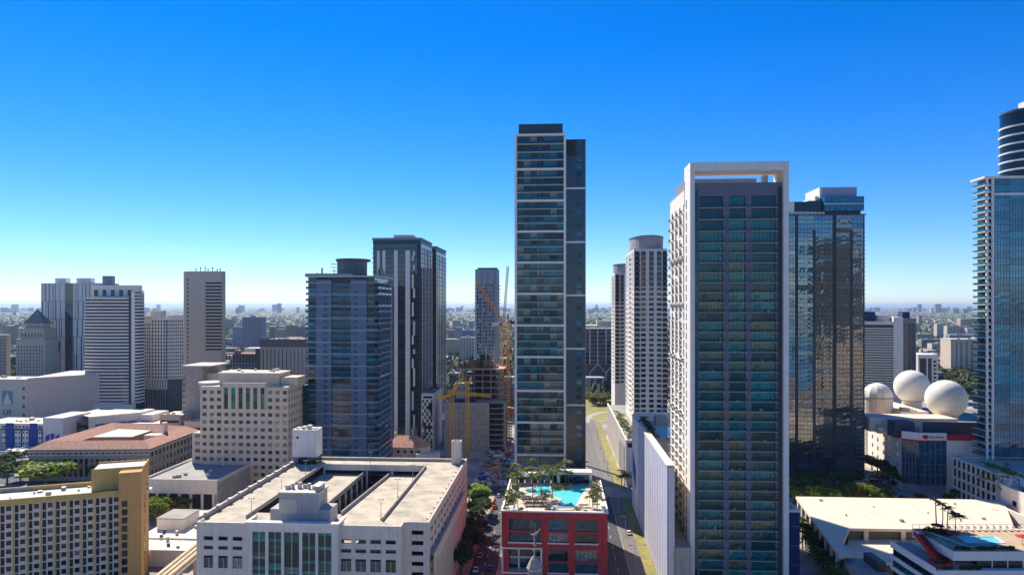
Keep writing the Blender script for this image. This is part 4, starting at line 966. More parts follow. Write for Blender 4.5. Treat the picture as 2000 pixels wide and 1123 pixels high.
# red stair sweeping from the pool deck down to the terrace
for k in range(12):
    t = k/11; m = MB(); m.box(HX1-2.6+0.15*sin(t*3), HY1-6-t*9, ZT-0.2-t*3.6, HX1+0.4, HY1-4.9-t*9, ZT+0.15-t*3.6); m.build('red_step', REDP, e)
m = MB(); m.cyl(HX1-2.4, HY0+2.2, ZL-0.44, ZL+0.5, 3.4, 3.0, 20, 1, 0.8); m.build('red_landing', REDP, e)
for s in (-2.8, 0.45):
    m = MB(); m.beam((HX1+s, HY1-5.5, ZT+0.6), (HX1+s, HY0+3, ZL+0.7), 0.15, 1.2); m.build('red_stair_cheek', REDP, e)
m = MB(); 
for k in range(24):
    a, b_ = 2*pi*k/24, 2*pi*(k+1)/24; m.beam((1.3*cos(a),0,1.3*sin(a)), (1.3*cos(b_),0,1.3*sin(b_)), 0.5, 0.35)
p = gnd(1862, 1121, 20); m.build('ring_sign', matte('lime_sign', (0.35,0.50,0.05), var=0.3, scale=0.9, c2=(0.5,0.2,0.05)), e, (p[0], HY0-1.6, 21.5))
# loungers, red parasols, beds around the hotel pool
lm = MB(); lm.box(0,0,0.25,0.7,1.3,0.35); lm._add([(0,1.3,0.25),(0.7,1.3,0.25),(0.7,1.95,0.75),(0,1.95,0.75),(0,1.3,0.35),(0.7,1.3,0.35),(0.7,1.9,0.83),(0,1.9,0.83)], [(3,2,1,0),(4,5,6,7),(0,1,5,4),(1,2,6,5),(2,3,7,6),(3,0,4,7)])
LEG = MB()
for x in (0.05, 0.6):
    for y in (0.1, 1.2): LEG.box(x,y,0,x+0.06,y+0.06,0.25)
LM, LG = lm.mesh('cushion', matte('lounger_white', (0.74,0.68,0.62), var=0.05)), LEG.mesh('legs', DGREY)
LM2 = lm.mesh('cushion', matte('lounger_rose', (0.52,0.34,0.28), var=0.1))
def lounger(loc, rz, label, group, me=LM):
    e_ = empty('sun_lounger', loc, rz, label, 'sun lounger', group); e_.scale = (1.15,1.15,1.15); O('cushion', me, e_); O('leg_frame', LG, e_)
for k in range(13): lounger((HX1+10+k*1.9, HY1-2.9, ZT+0.03), 0, 'white sun lounger in the row behind the hotel roof pool', 'loungers behind the hotel pool')
for k in range(8): lounger((HX1+3.2+0.45*k, HY1-6-k*1.6, ZT+0.03), radians(70), 'white sun lounger in the shaded row left of the hotel pool', 'loungers left of the hotel pool')
def parasol(loc, r, h_, mat, label, name='parasol', group=None, sq=False):
    e_ = empty(name, loc, 0.3, label, 'parasol', group); n = 4 if sq else 8
    m = MB(); m.cyl(0,0,h_,h_+0.5*r*0.6,r,0.05,n); O('canopy', m.mesh('canopy', mat), e_); m = MB(); m.cyl(0,0,h_-0.12,h_-0.003,r,r*0.99,n); O('valance', m.mesh('valance', mat), e_); O('pole', MB().cyl(0,0,0,h_-0.12,0.05,0.05,8).mesh('pole', STEEL), e_); O('base', MB().cyl(0,0,0,0.1,0.4,0.4,10).mesh('base', CONC), e_)
REDU = matte('red_canvas', (0.50,0.03,0.02), var=0.08)
p = gnd(1826, 1036, ZT); parasol((p[0]-0.5, p[1]-2, ZT+0.03), 1.8, 2.3, REDU, 'red parasol beside the tall palms on the hotel roof')
p = gnd(1862, 1054, ZT); parasol((p[0], p[1], ZT+0.03), 1.9, 2.2, REDU, 'red parasol at the left end of the hotel pool')
p = gnd(1997, 1062, ZT); parasol((p[0], p[1], ZT+0.03), 1.8, 2.2, REDU, 'red parasol at the right frame edge by the hotel pool')

# ================================================================== unseen blocks added beyond the right frame edge for the glass towers to reflect
def mirrored(name, label, x0, x1, y0, y1, h_, mat, n, dark):
    e_ = empty(name, (x0, y0, 0), 0, label, 'building'); w_, d_ = x1-x0, y1-y0
    O('body', MB().box(0.4,0.4,0,w_-0.4,d_-0.4,h_-0.2).mesh('body', dark), e_)
    for k in range(n): O('floor_band', boxmesh(w_, d_, h_/n*0.55, mat), e_, (0,0,k*h_/n))
    for k in range(5): O('pier', boxmesh(w_/14, d_+0.4, h_, mat), e_, (w_*(k+0.4)/5, -0.2, 0))
    O('roof_house', boxmesh(w_*0.4, d_*0.5, 5, mat), e_, (w_*0.3, d_*0.2, h_))
mirrored('added_banded_block', 'unseen cream banded block added for the mirror tower to reflect, lower half', 292, 352, -40, -15, 62, CREAM, 16, G_DK)
mirrored('added_dark_tower', 'unseen dark tall tower added for the mirror tower to reflect, upper half', 300, 345, -95, -60, 165, DKCONC, 40, BLACK)
mirrored('added_pale_tower', 'unseen pale tower added for the mirror tower to reflect, right side', 358, 384, -70, -45, 135, CREAM, 34, G_DK)
mirrored('added_terraced_block', 'unseen beige terraced block added for the right edge tower to reflect', 455, 540, -40, 0, 48, CREAM, 10, BLACK)
# ================================================================== ochre hotel, lower left
B = Bd('ochre_hotel', 'ochre and white slab hotel with rows of windows, lower left corner', 'hotel', -30, 219.5, rot=radians(20))
W = B.wx(233); zt = B.z(957, W); n = 11; fh = 2.8; tz = zt-1.9
pitch = (B.wx(233)-B.wx(0))/8.85; rows = [(tz-fh*(k+1)+0.9, tz-fh*k-0.3) for k in range(n)]; rows_b = [(tz-fh*(k+1)+0.18, tz-fh*k-0.18) for k in range(n)]
xs = []; x = W-pitch*0.03
while x > pitch: xs.append(x); x -= pitch
wc = [(x-0.40*pitch, x-0.02*pitch) for x in xs]; bc = [(x-0.78*pitch, x-0.50*pitch) for x in xs]
wallm = matte('pale_lilac_stucco', (0.70,0.63,0.55), var=0.05, streak=0.15)
m = MB(); allc = sorted(wc+bc)
for k in range(n):
    z0, z1 = tz-fh*(k+1), tz-fh*k
    # windows and tall balcony slots have different heads: fill around each
    for p, q in gaps(0, W, allc): m.box(p, 0, z0, q, 0.4, z1)
    for p, q in wc: m.box(p, 0, z0, q, 0.4, rows[k][0]); m.box(p, 0, rows[k][1], q, 0.4, z1)
    for p, q in bc: m.box(p, 0, z0, q, 0.4, rows_b[k][0]); m.box(p, 0, rows_b[k][1], q, 0.4, z1)
B.mb(m, 'wall', wallm)
gwin(B.o, 'window', 'f', 0, 0.22, wc, rows, G_DK); gwin(B.o, 'balcony_slot', 'f', 0, 0.3, bc, rows_b, matte('slot_green', (0.035,0.045,0.04), var=0.2))
for p, q in bc: B.box('pilaster', p-0.55, -0.22, 0, p-0.12, -0.003, tz, GOLD)
B.box('fascia', 0, -0.3, tz, W, 0.5, zt, GOLD); B.box('body', 0.1, 0.45, 0, W-0.05, 13.5, zt-1.1, wallm); B.box('roof', 0.1, 0.52, zt-1.09, W-0.3, 13, zt-0.75, ROOFW)
B.box('rear_parapet', 0, 13.1, zt-1.08, W, 13.6, zt+0.7, GOLD)
for k in range(10): B.mb(MB().cyl(6+k*4.4+(k%3), 3+(k*37%8), zt-0.74, zt-0.05, 0.32, 0.32, 8), 'roof_vent', STEEL)
textured_roof_clutter(B, 10, W-3, 4, 11, zt-0.74, 5, 2, [OFFW, STEEL], 1.4)
xe = B.wx(259, -1.5); xq = xe+0.02
zt2 = B.z(921, W+2)
B.box('stair_tower', W+0.02, -1.5, 0, xe+2.6, 15, zt2, GOLD2); B.box('stair_tower_left', W-9.0, 3.5, zt-0.6, W, 15, zt2+0.2, GOLD); B.box('tower_roof', W-8.6, 4, zt2+0.21, xe+2.2, 14.4, zt2+0.35, ROOFW)
m = MB(); m.box(W-9, 3.3, zt2+0.2, xe+2.7, 3.5, zt2+0.9); m.box(xe+2.4, 3.51, zt2+0.2, xe+2.7, 15, zt2+0.9); m.box(W-9, 14.8, zt2+0.36, xe+2.38, 15.1, zt2+0.9); B.mb(m, 'tower_parapet', GOLD)
for k in range(n): B.box('window', W+1.0, -1.56, rows[k][0]-1.6, W+2.7, -1.503, rows[k][1]-1.2, G_NAVY); B.box('end_window', xe+2.603, 5.5, rows[k][0]-1.6, xe+2.66, 6.6, rows[k][1]-1.2, G_NAVY)
B.box('door_hood', xe+2.61, 9, zt-4, xe+4.2, 12, zt-2.6, WHITE); 
for k in range(4): B.box('antenna', W-4+k*1.3, 9, zt2+0.36, W-3.94+k*1.3, 9.06, zt2+1.6+0.3*(k%2), DGREY)
# faded graffiti tags on the parapet: looping strokes without readable words
GRAF = matte('graffiti_lilac', (0.34,0.33,0.46), var=0.1); GRAF2 = matte('graffiti_blue', (0.20,0.30,0.42), var=0.1)
for a, n_, gm_ in ((2, 5, GRAF2), (33, 5, GRAF)):
    x0 = B.wx(a, 13); m = MB(); rg = random.Random(a)
    for k in range(n_):
        cx_ = x0+0.6+k*0.95; q = [(cx_+0.42*cos(t*0.7+k)*(1 if t % 2 else 0.7), 13.05, zt-0.2+0.55*sin(t*0.7+k*2)) for t in range(9)]
        for t in range(8): m.beam(q[t], q[t+1], 0.08, 0.2)
    B.mb(m, 'graffiti', gm_)

# ================================================================== low concrete building between hotel and garage
B = Bd('concrete_hall', 'low beige concrete block with open gravel roof behind the ochre hotel', 'building', 278, 312); zt = B.z(936, 20); W = B.wx(424)
dp = 60
B.box('wall', 0, 0.5, zt-6, W, dp, zt-1.4, CREAM if False else CONC); B.box('roof', 0.6, 1.1, zt-1.39, W-0.6, dp-0.6, zt-1.0, ROOFG)
m = MB(); m.box(0,0,zt-6.5,W,0.49,zt); m.box(0,dp,zt-6,W,dp+0.6,zt+1.2); m.box(W-0.59,0.5,zt-1.39,W,dp,zt); m.box(0,0.5,zt-1.38,0.58,dp,zt); B.mb(m, 'parapet', OFFW)
for k, (a, b_) in enumerate(((285,306),(310,346),(350,368),(372,416))): B.box('dark_window', B.wx(a), 0.9, 2, B.wx(b_), 1.0, zt-6.51, G_NAVY) if False else B.box('dark_opening', B.wx(a), 0.3, 3, B.wx(b_), 0.48, zt-6.51, BLACK)
B.box('base', 0, 0.5, 0, W, dp, zt-6.01, CONC)
for k in range(7): B.box('pier', B.wx(285+k*22)-0.5, -0.3, 0, B.wx(285+k*22)+0.5, 0.29, zt-6.51, OFFW)
textured_roof_clutter(B, 4, W-4, 6, 50, zt-1.0, 12, 6, [OFFW, ROOFW, CONC], 1.8)
# white flat roof in front of it
B = Bd('flat_roof_store', 'low building with dazzling white flat roof left of the garage', 'building', 284, 258); zt = B.z(1060, 8); W = B.wx(372)+3
B.box('wall', -6, -8, 0, W, 40, zt, OFFW); B.box('roof', -6, -8, zt, W, 40, zt+0.3, ROOFW); B.box('parapet', -6, 3, zt+0.31, W, 3.5, zt+0.9, OFFW)
B.box('stair_house', -4, 14, zt+0.31, 7, 26, zt+4.5, WHITE2); B.box('stair_house_roof', -4.2, 13.8, zt+4.5, 7.2, 26.2, zt+4.9, ROOFG); textured_roof_clutter(B, 0, W-2, -6, 36, zt+0.31, 10, 9, [STEEL, DGREY], 0.9)
# elevated people-mover track
m = MB(); a, b_ = uv(-118, 150, 0), uv(-104, 262, 0)
e = empty('elevated_guideway', (0,0,0), 0, 'pale concrete people mover guideway passing left of the garage', 'guideway')
p, q = gnd(300, 1140, 9), gnd(395, 1062, 9)
for off in (-1.9, 0.0, 1.9):
    m = MB(); m.beam((p[0]+off, p[1], 9.0), (q[0]+off, q[1], 9.0), 1.15, 0.9); m.build('track_beam', matte('guideway_tan', (0.52,0.44,0.33), var=0.1), e)
m = MB(); m.beam((p[0], p[1], 8.2), (q[0], q[1], 8.2), 6.4, 0.6); m.build('deck', CONC, e)
for t in (0.15, 0.5, 0.85):
    x, y = p[0]+(q[0]-p[0])*t, p[1]+(q[1]-p[1])*t; m = MB(); m.cyl(x, y, 0, 7.9, 0.9, 0.9, 12); m.build('pier', CONC, e)

# ================================================================== cream office midrise
B = Bd('cream_office', 'cream stepped office block with green glass centre behind the garage', 'building', 391, 345)
W = B.wx(562); zt = B.z(756, W/2); dp = B.dy(594, W)
fh = 14.5*345/F; ztop = B.z(761, 0)
rows = [(ztop-fh*k-1.95, ztop-fh*k-0.2) for k in range(13)]; rows = [r_ for r_ in rows if r_[0] > 1]
pit = (B.wx(558)-B.wx(394))/11.5
cols = [(B.wx(395.5)+pit*k, B.wx(395.5)+pit*k+pit*0.56) for k in range(12)]; cols = [c for c in cols if c[1] < W-0.3]
cen = cols[3:9]
m = MB(); gwall(m, 'f', 0, 0.5, 0, W, 0, zt, cols, rows[3:]); 
m2 = [r_ for r_ in rows[:3]]
zc0 = rows[2][0]
m = MB(); gwall(m, 'f', 0, 0.5, 0, W, 0, zc0-0.01, cols, rows[3:]); gwall(m, 'f', 0, 0.5, 0, cen[0][0]-0.7, zc0-0.01, zt, cols[:3], rows[:3]); gwall(m, 'f', 0, 0.5, cen[-1][1]+0.7, W, zc0-0.01, zt, cols[9:], rows[:3])
gwall(m, 'f', -0.4, 0.9, cen[0][0]-0.69, cen[-1][1]+0.69, zc0-0.01, zt+2.2, cen, [(zc0, zt-0.2)]); B.mb(m, 'wall', PINKC)
gwin(B.o, 'window', 'f', 0, 0.35, cols, rows[3:], G_GREY); gwin(B.o, 'window', 'f', 0, 0.35, cols[:3]+cols[9:], rows[:3], G_GREY)
for p, q in cen:
    for k in range(3): B.box('green_glazing', p, 0.3, zc0+k*fh+0.06, q, 0.36, min(zt-0.2, zc0+(k+1)*fh), G_GRN)
sc = ev(1, dp-1, 6, 0.5); m = MB(); gwall(m, 'r', W, 0.5, 0.51, dp, 0, zt, sc, rows); B.mb(m, 'side_wall', CREAM); gwin(B.o, 'side_window', 'r', W, 0.3, sc, rows, G_GREY)
B.box('core', 0.2, 0.55, 0, W-0.55, dp, zt-0.3, BLACK); B.box('roof', 0.05, 0.52, zt-0.29, W-0.1, dp, zt+0.25, ROOFB)
B.box('corner_green', W+0.6, dp-3, 0, W+2.2, dp+2, zt-1, G_GRN)
B.box('penthouse', B.wx(428,6), 6, zt+0.26, B.wx(545,6), dp-2, zt+6.2, CREAM); B.box('penthouse_roof', B.wx(426,6), 5.6, zt+6.2, B.wx(547,6), dp-1.8, zt+6.7, ROOFB); B.box('penthouse_low', B.wx(548,7), 7, zt+0.26, B.wx(581,7), dp-4, zt+4.4, CREAM)
m = MB(); m.cyl(B.wx(412,9), 9, zt+0.26, zt+1.6, 6, 6, 24); B.mb(m, 'round_roof', OFFW); textured_roof_clutter(B, 8, W-10, 8, dp-3, zt+6.71, 6, 14, [OFFW, CREAM], 2.5)
xl = B.wx(372); zl = B.z(846, xl)
m = MB(); cl = [(xl+1.6, xl+4.3)]; gwall(m, 'f', 1.5, 0.5, xl, -0.01, 0, zl, cl, [r_ for r_ in rows if r_[1] < zl-0.5]); B.mb(m, 'low_wing', PINKC); gwin(B.o, 'low_wing_window', 'f', 1.5, 0.35, cl, [r_ for r_ in rows if r_[1] < zl-0.5], G_GREY)
B.box('low_wing_body', xl+0.02, 2.1, 0, -0.02, dp, zl-0.2, CREAM)

# ================================================================== blue-grey residential tower
B = Bd('blue_tower', 'slate blue residential tower with thin white floor lines left of centre', 'tower', 600, 372)
W = B.wx(735); dp = B.dy(765, W); zt = B.z(541, W/2); fh = 11.6*372/F; n = int(zt/fh)
wl = [(B.wx(617),B.wx(647)), (B.wx(685),B.wx(716))]; bays = [(0,B.wx(617)),(B.wx(647),B.wx(685)),(B.wx(716),W)]
B.box('core', 0.3, 1.4, 0, W-1.4, dp-0.5, zt-0.1, CHAR)
for p, q in wl: B.box('wall_panel', p, 0, 0, q, 1.39, zt-1.5, BLUEGW)
thinw = matte('pale_line', (0.50,0.52,0.56), var=0.04)
for k in range(n):
    z = zt-fh*(k+1)
    if z < 0: break
    if k % 2 == 0:
        for p, q in wl: B.box('floor_line', p, -0.12, z, q, -0.003, z+0.28, thinw)
    for i, (p, q) in enumerate(bays):
        if k == 0 and i == 1: continue
        B.box('balcony_slab', p-(0.8 if i == 0 else 0), -0.35 if i != 1 else 0.1, z, q+(0.9 if i == 2 else 0), 1.39, z+0.22, thinw if k % 2 == 0 else BLUEGW)
        B.box('window', p+0.1, 1.2, z+0.23, q-(0.1 if i < 2 else 1.5), 1.26, z+fh-0.02, G_BLUE)
        if i != 1: B.box('balustrade', p-(0.7 if i == 0 else 0), -0.3, z+0.23, q+(0.8 if i == 2 else 0), -0.26, z+1.2, G_BLUE)
        else: B.box('balustrade', p, 0.15, z+0.23, q, 0.19, z+1.2, G_BLUE)
    if k > 1:
        for p, q in wl:
            c = p+(q-p)*0.62 if p < 10 else p+(q-p)*0.3
            for s in (-0.9, 0.25): B.box('slot_window', c+s, -0.05, z+0.9, c+s+0.6, -0.003, z+2.5, G_NAVY)
    # right side balconies
    B.box('side_slab', W-1.3, 1.41, z, W+0.9, dp-4, z+0.22, thinw if k % 2 == 0 else BLUEGW); B.box('side_window', W-1.39, 1.5, z+0.23, W-1.33, dp-4, z+fh-0.02, G_BLUE)
    B.box('side_balustrade', W+0.8, 1.41, z+0.23, W+0.85, dp-4, z+1.2, G_BLUE) if k % 3 else None
for y in (8, 16, 24): B.box('side_fin', W-1.3, y, 0, W+1.0, y+0.5, zt-3, BLUEGW)
B.box('side_end', W-1.3, dp-3.99, 0, W+0.6, dp, zt-2, BLUEGW)
B.box('roof_slab', -0.9, -0.9, zt, W+1.2, dp, zt+0.7, thinw); B.box('roof_rail', -0.85, -0.85, zt+0.71, B.wx(690), -0.8, zt+1.9, G_AQUA); B.box('roof_rail', -0.85, -0.78, zt+0.71, -0.8, dp-1, zt+1.9, G_AQUA)
zc = B.z(506, W/2, 10); m = MB(); m.cyl(B.wx(688,14), 14, zt+0.71, zc-1.2, 1, 1, 20, 8.2, 9); B.mb(m, 'crown_drum', matte('crown_green_grey', (0.11,0.14,0.15), var=0.1)); m = MB(); m.cyl(B.wx(690,14), 14, zc-1.2, zc, 1, 1, 20, 9.6, 10); B.mb(m, 'crown_rim', DGREY)
for k in range(4): B.box('drum_balcony', B.wx(655,14)-1.5, 10, zt+2+k*1.9, B.wx(655,14)+0.4, 16, zt+2.2+k*1.9, CONC)
B.box('roof_frame', B.wx(741), 2, zt+0.71, W+0.5, 9, zt+4.6, DGREY); B.box('roof_frame_side', W+0.2, 9.01, zt+0.71, W+1, dp-2, zt+3.0, BLUEGW)
for k, (a, h_) in enumerate(((612,2.2),(620,4.5),(645,3.6))): B.box('mast', B.wx(a), 6, zt+0.71, B.wx(a)+0.25+0.5*(k==1), 6.5, zt+0.7+h_, DGREY)

# ================================================================== dark tower with white stripes and its twin
def striped_tower(label, px0, px1, px2, D, ytop, full):
    B = Bd('striped_tower', label, 'tower', px0, D); W = B.wx(px1); dp = B.dy(px2, W); zt = B.z(ytop, W/2); fh = 3.25; n = int(zt/fh)
    B.box('core', 0.1, 0.6, 0, W-0.1, dp, zt-0.3, CHAR)
    dkg = glass('black_blue_glass', (0.008,0.014,0.026), ior=1.75, pblind=0.03, blind=(0.06,0.07,0.09), alt=(0.012,0.03,0.05), palt=0.3)
    for k in range(n):
        z = zt-fh*(k+1)-3
        if z < 0: break
        B.box('glass_floor', 0.9, 0.3, z+0.35, W-2.6, 0.5, z+fh, dkg); B.box('slab_edge', 0, 0.2 if k % 2 else 0.0, z, W, 0.59, z+0.34, DGREY)
        B.box('corner_balcony', -0.7, -0.6, z, 1.2, 0.19, z+0.3, DGREY); B.box('side_glass', W-0.09, 0.7, z+0.3, W-0.03, dp-0.2, z+fh, dkg); B.box('side_slab', W-0.09, 0.7, z, W+0.25+0.25*(k%2), dp-0.2, z+0.29, LAVW)
        B.box('dark_bay', W-2.5, -0.35, z+0.1, W-0.2, 0.19, z+0.5, CHAR)
    B.box('top_glass', 0.05, 0.02, zt-2.7, W-0.05, 0.55, zt-0.3, G_BLUE); B.box('roof_band', -0.3, -0.4, zt-0.29, W+0.4, dp, zt+1.2, LAVW)
    if full:
        for a, b_, zz0 in ((737.5,741.5,0),(747.5,753,0),(770,777,0),(792,801,0)): B.box('white_stripe', B.wx(a), -0.45, zz0, B.wx(b_), 0.0 if True else 0, zt-7.5, WHITE)
        z = zt-8; k = 0; rr = random.Random(2)
        while z > 4:
            h_ = rr.choice([3.2, 6.4, 9.6, 12.8]); o_ = 0 if k % 2 else 2.0; B.box('stripe_piece', B.wx(804.5)+0.0+o_*0.45, -0.22, max(0, z-h_), B.wx(804.5)+o_*0.45+1.3, -0.003, z, WHITE); z -= h_+(3.2 if k % 3 else 0); k += 1
        B.box('white_stripe', B.wx(736.5), -0.25, zt-22, B.wx(742), -0.003, zt-9, WHITE); B.box('roof_room', B.wx(765), 6, zt+1.2, B.wx(803), 16, zt+3.8, OFFW)
    for k, t in enumerate((0.06, 0.2, 0.34, 0.5, 0.63, 0.78, 0.92)): B.box('side_stripe', W+0.55, dp*t, 0, W+0.8, dp*t+(1.6 if k % 2 else 0.7), zt-5, WHITE if k % 2 == 0 else LAVW)
    return B
striped_tower('dark glass tower with vertical white stripes beside the blue tower', 728, 822, 843.5, 470, 468, True)
striped_tower('dark striped twin tower half hidden behind the first, far edge', 800, 852, 871, 530, 484, False)
B = Bd('checkered_block', 'narrow white block with scattered dark windows beside the cranes', 'building', 823, 452); W = B.wx(846); dp = B.dy(863, W); zt = B.z(768, 0)
rr = random.Random(9); n = 15; fh = (zt-5)/n; cw = (W-0.8)/5; m = MB(); wins = []
m.box(0, 0, zt-4.2, W, 0.4, zt); m.box(0, 0, 0, W, 0.4, 1)
for k in range(n):
    z0 = 1+k*fh
    for j in range(5):
        x0 = 0.4+j*cw
        if (k+j) % 2 == 0 or rr.random() < 0.25: wins.append((x0, z0))
        else: m.box(x0, 0, z0, x0+cw, 0.4, z0+fh-0.01)
m.box(0, 0, 1, 0.39, 0.4, zt-4.2); m.box(W-0.39, 0, 1, W, 0.4, zt-4.2); B.mb(m, 'wall', WHITE2)
for x0, z0 in wins: B.box('window', x0+0.02, 0.25, z0, x0+cw-0.02, 0.31, z0+fh, G_TEAL)
B.box('top_window', 1.2, -0.05, zt-3.2, W-0.6, -0.003, zt-1.8, G_NAVY); B.box('body', 0.1, 0.42, 0, W-0.05, dp, zt-0.4, LAVW); B.box('side_wall', W-0.04, 0.42, 0, W+0.2, dp, zt, WHITE2); B.box('roof', 0.2, 0.6, zt-0.39, W-0.2, dp, zt-0.1, DGREY)
for k in range(5): B.box('site_material', 0.6+k*1.4, 4+k*3, zt-0.09, 1.9+k*1.4, 7+k*3, zt+0.5+0.3*(k%2), FORM)
# church with terracotta roof
B = Bd('church', 'low cream church hall with hipped terracotta roof below the striped tower', 'church', 752, 405); W = B.wx(828); zt = B.z(873, 10)
m = MB(); m.box(0,0,0,W-6,16,zt); m.cyl(W-6, 8, 0, zt, 8, 8, 20); B.mb(m, 'wall', CREAM)
m = MB(); m._add([(-1,-1,zt),(W-6,-1,zt),(W-6,17,zt),(-1,17,zt),(6,8,zt+5.5),(W-6,8,zt+5.5)], [(0,1,5,4),(2,3,4,5),(3,0,4),(1,2,5)]); m.cyl(W-6, 8, zt+0.003, zt+5.4, 9, 0.05, 20); B.mb(m, 'roof', TERRA)
for k in range(5): B.mb(MB().cyl(0,0,0,0.1,0.9,0.9,14), 'round_window', G_DK).matrix_local = mathutils.Matrix.Translation((4+k*4, -0.01, zt-2.6)) @ mathutils.Matrix.Rotation(radians(90), 4, 'X')
B.box('apse_roof', W-4, -5, 0, W+9, 3, zt-3, ROOFW); B.box('chimney', 3, 10, zt, 4.2, 11.2, zt+7, OFFW)

# ================================================================== terracotta courthouse with courtyard
ZT_ = 17.0
e = empty('tiled_courthouse', (0,0,0), 0, 'wide old courthouse with terracotta roofs round a courtyard', 'courthouse')
def tp(px, py, z=ZT_): return gnd(px, py, z)[:2]
Q = [tp(56,878), tp(292,876), tp(388,840), tp(215,832)]      # eaves corners: front left, front right, rear right, rear left
def lerp(a, b_, t): return (a[0]+(b_[0]-a[0])*t, a[1]+(b_[1]-a[1])*t)
c = lerp(lerp(Q[0],Q[2],0.5), lerp(Q[1],Q[3],0.5), 0.5)
fr_, hi = 0.16, 3.6; ridge = [lerp(q, c, 0.19) for q in Q]; inn = [lerp(q, c, 0.38) for q in Q]; out = [lerp(q, c, -0.015) for q in Q]
for i in range(4):
    j = (i+1) % 4; m = MB()
    m.poly([(*out[i],ZT_),(*out[j],ZT_),(*ridge[j],ZT_+hi),(*ridge[i],ZT_+hi)]); m.poly([(*ridge[i],ZT_+hi),(*ridge[j],ZT_+hi),(*inn[j],ZT_),(*inn[i],ZT_)]); m.build('roof_wing', TERRA, e)
    m = MB(); m.poly([(*Q[i],0),(*Q[j],0),(*Q[j],ZT_-0.02),(*Q[i],ZT_-0.02)]); m.poly([(*inn[j],0),(*inn[i],0),(*inn[i],ZT_-0.02),(*inn[j],ZT_-0.02)]); m.build('wall', matte('old_limestone', (0.33,0.28,0.23), var=0.1, streak=0.2), e)
    m = MB(); m.beam((*Q[i],ZT_-1.4), (*Q[j],ZT_-1.4), 0.9, 0.35); m.build('cornice', OFFW, e)
m = MB(); m.beam((*Q[0],ZT_-3.0), (*Q[1],ZT_-3.0), 0.9, 0.35); m.build('gutter_line', OFFW, e)
dx, dy = Q[1][0]-Q[0][0], Q[1][1]-Q[0][1]; L0 = sqrt(dx*dx+dy*dy); a0 = math.atan2(dy, dx)
for k in range(22):
    t = (k+0.5)/22; p = lerp(Q[0], Q[1], t); O('bay_window', boxmesh(1.7, 0.1, 9.5, G_NAVY), e, (p[0]-0.8, p[1]-0.16, 2.2), a0); O('attic_window', boxmesh(0.9, 0.1, 1.0, G_NAVY), e, (p[0]-0.4, p[1]-0.16, ZT_-2.6), a0)
dx, dy = Q[2][0]-Q[1][0], Q[2][1]-Q[1][1]; a1 = math.atan2(dy, dx); nx, ny = sin(a1), -cos(a1)
for k in range(14):
    t = (k+0.5)/14; p = lerp(Q[1], Q[2], t)
    for z in (2.5, 7.5, 12.2): O('side_window', boxmesh(1.5, 0.12, 2.6, G_DK), e, (p[0]+nx*0.1, p[1]+ny*0.1, z), a1)
p0, p1 = lerp(Q[0],c,0.55), lerp(Q[2],c,0.42)
m = MB(); cc = [lerp(inn[i], c, 0.42) for i in range(4)]; m.prism(cc, 0, ZT_+2.4); m.build('courtyard_block', matte('ochre_court', (0.40,0.24,0.09), var=0.1), e)
m = MB(); m.prism([lerp(q, c, 0.02) for q in cc], ZT_+2.41, ZT_+2.8); m.build('courtyard_roof', ROOFW, e)
p = tp(298, 856, ZT_+1); m = MB(); m.box(p[0]-4, p[1]-2, ZT_-1, p[0]+5, p[1]+5, ZT_+3.2); m.cyl(p[0]+3, p[1]+8, ZT_, ZT_+9, 1.6, 1.6, 10); m.build('lift_house', OFFW, e)
for a in (122, 166): 
    g = gnd(a, 922); ee = empty('flagpole', g, 0, 'tall white flagpole before the tiled courthouse front', 'flagpole', 'flagpoles at the courthouse'); O('pole', MB().cyl(0,0,0,19,0.28,0.16,8).mesh('pole', WHITE), ee); O('foot', MB().cyl(0,0,0,0.7,0.6,0.5,10).mesh('foot', CONC), ee); O('ball', MB().lathe([(0.02,19.0),(0.3,19.3),(0.02,19.6)],8).mesh('ball', STEEL), ee)
# ================================================================== far left group
B = Bd('banded_tower', 'white tower with dark horizontal bands at far left', 'tower', 166, 575)
W = B.wx(252); zt = B.z(583, W/2); n = 32; fh = (zt-14)/n
def arc(k, N=10): t = k/N; return (W*t, -2.6*4*t*(1-t))
m = MB(); m.prism([arc(k) for k in range(11)]+[(W,9),(0,9)], 0, zt-0.5); B.mb(m, 'core', G_NAVY)
for k in range(n+1):
    z = 14+k*fh-fh*0.2; m = MB(); m.prism([(x, y-0.5) for x, y in (arc(q) for q in range(11))]+[(W,2),(0,2)], z, z+fh*0.42); B.mb(m, 'white_band', WHITE)
x2, x3 = B.wx(261), B.wx(270)
B.box('dark_strip', W+0.02, -0.6, 0, x2-1.5, 9, zt+1, CHAR); B.box('white_edge', x2-1.5, -0.8, 0, x2+1.2, 9, zt+6, WHITE)
for k in range(n+3): B.box('edge_band', x2+1.2, -0.6, 14+k*fh, x3, 9, 14+k*fh+fh*0.45, WHITE)
B.box('edge_core', x2+1.2, 0, 0, x3-0.5, 9, zt+5, G_NAVY)
zz_ = B.z(557, W/2, 6); B.box('upper_block', B.wx(179,6), 6, zt-0.4, B.wx(268,6), 13, zz_, WHITE); 
for k in range(5): B.box('upper_window', B.wx(184,6)+k*7.4, 5.9, zt+2, B.wx(184,6)+3.4+k*7.4, 5.99, zz_-4, G_DK)
B.box('roof_box', B.wx(200,9), 9, zz_, B.wx(219,9), 13, B.z(539, 10, 9), LAVW); B.box('podium', -2, -6, 0, x3, -3.2, 13.5, OFFW)
B = Bd('panelled_tower', 'pale tower with irregular dark blue vertical glass strips at far left', 'tower', 80, 790)
W = B.wx(205); zt = B.z(553, 10)
B.box('core', 0, 0.2, 0, W, 25, zt, matte('pale_blue_panel', (0.72,0.73,0.75), var=0.05)); rr = random.Random(21); x = 1.2
G_SB = glass('steel_blue_glass', (0.02,0.06,0.11), ior=1.8, pblind=0.0, wob=0)
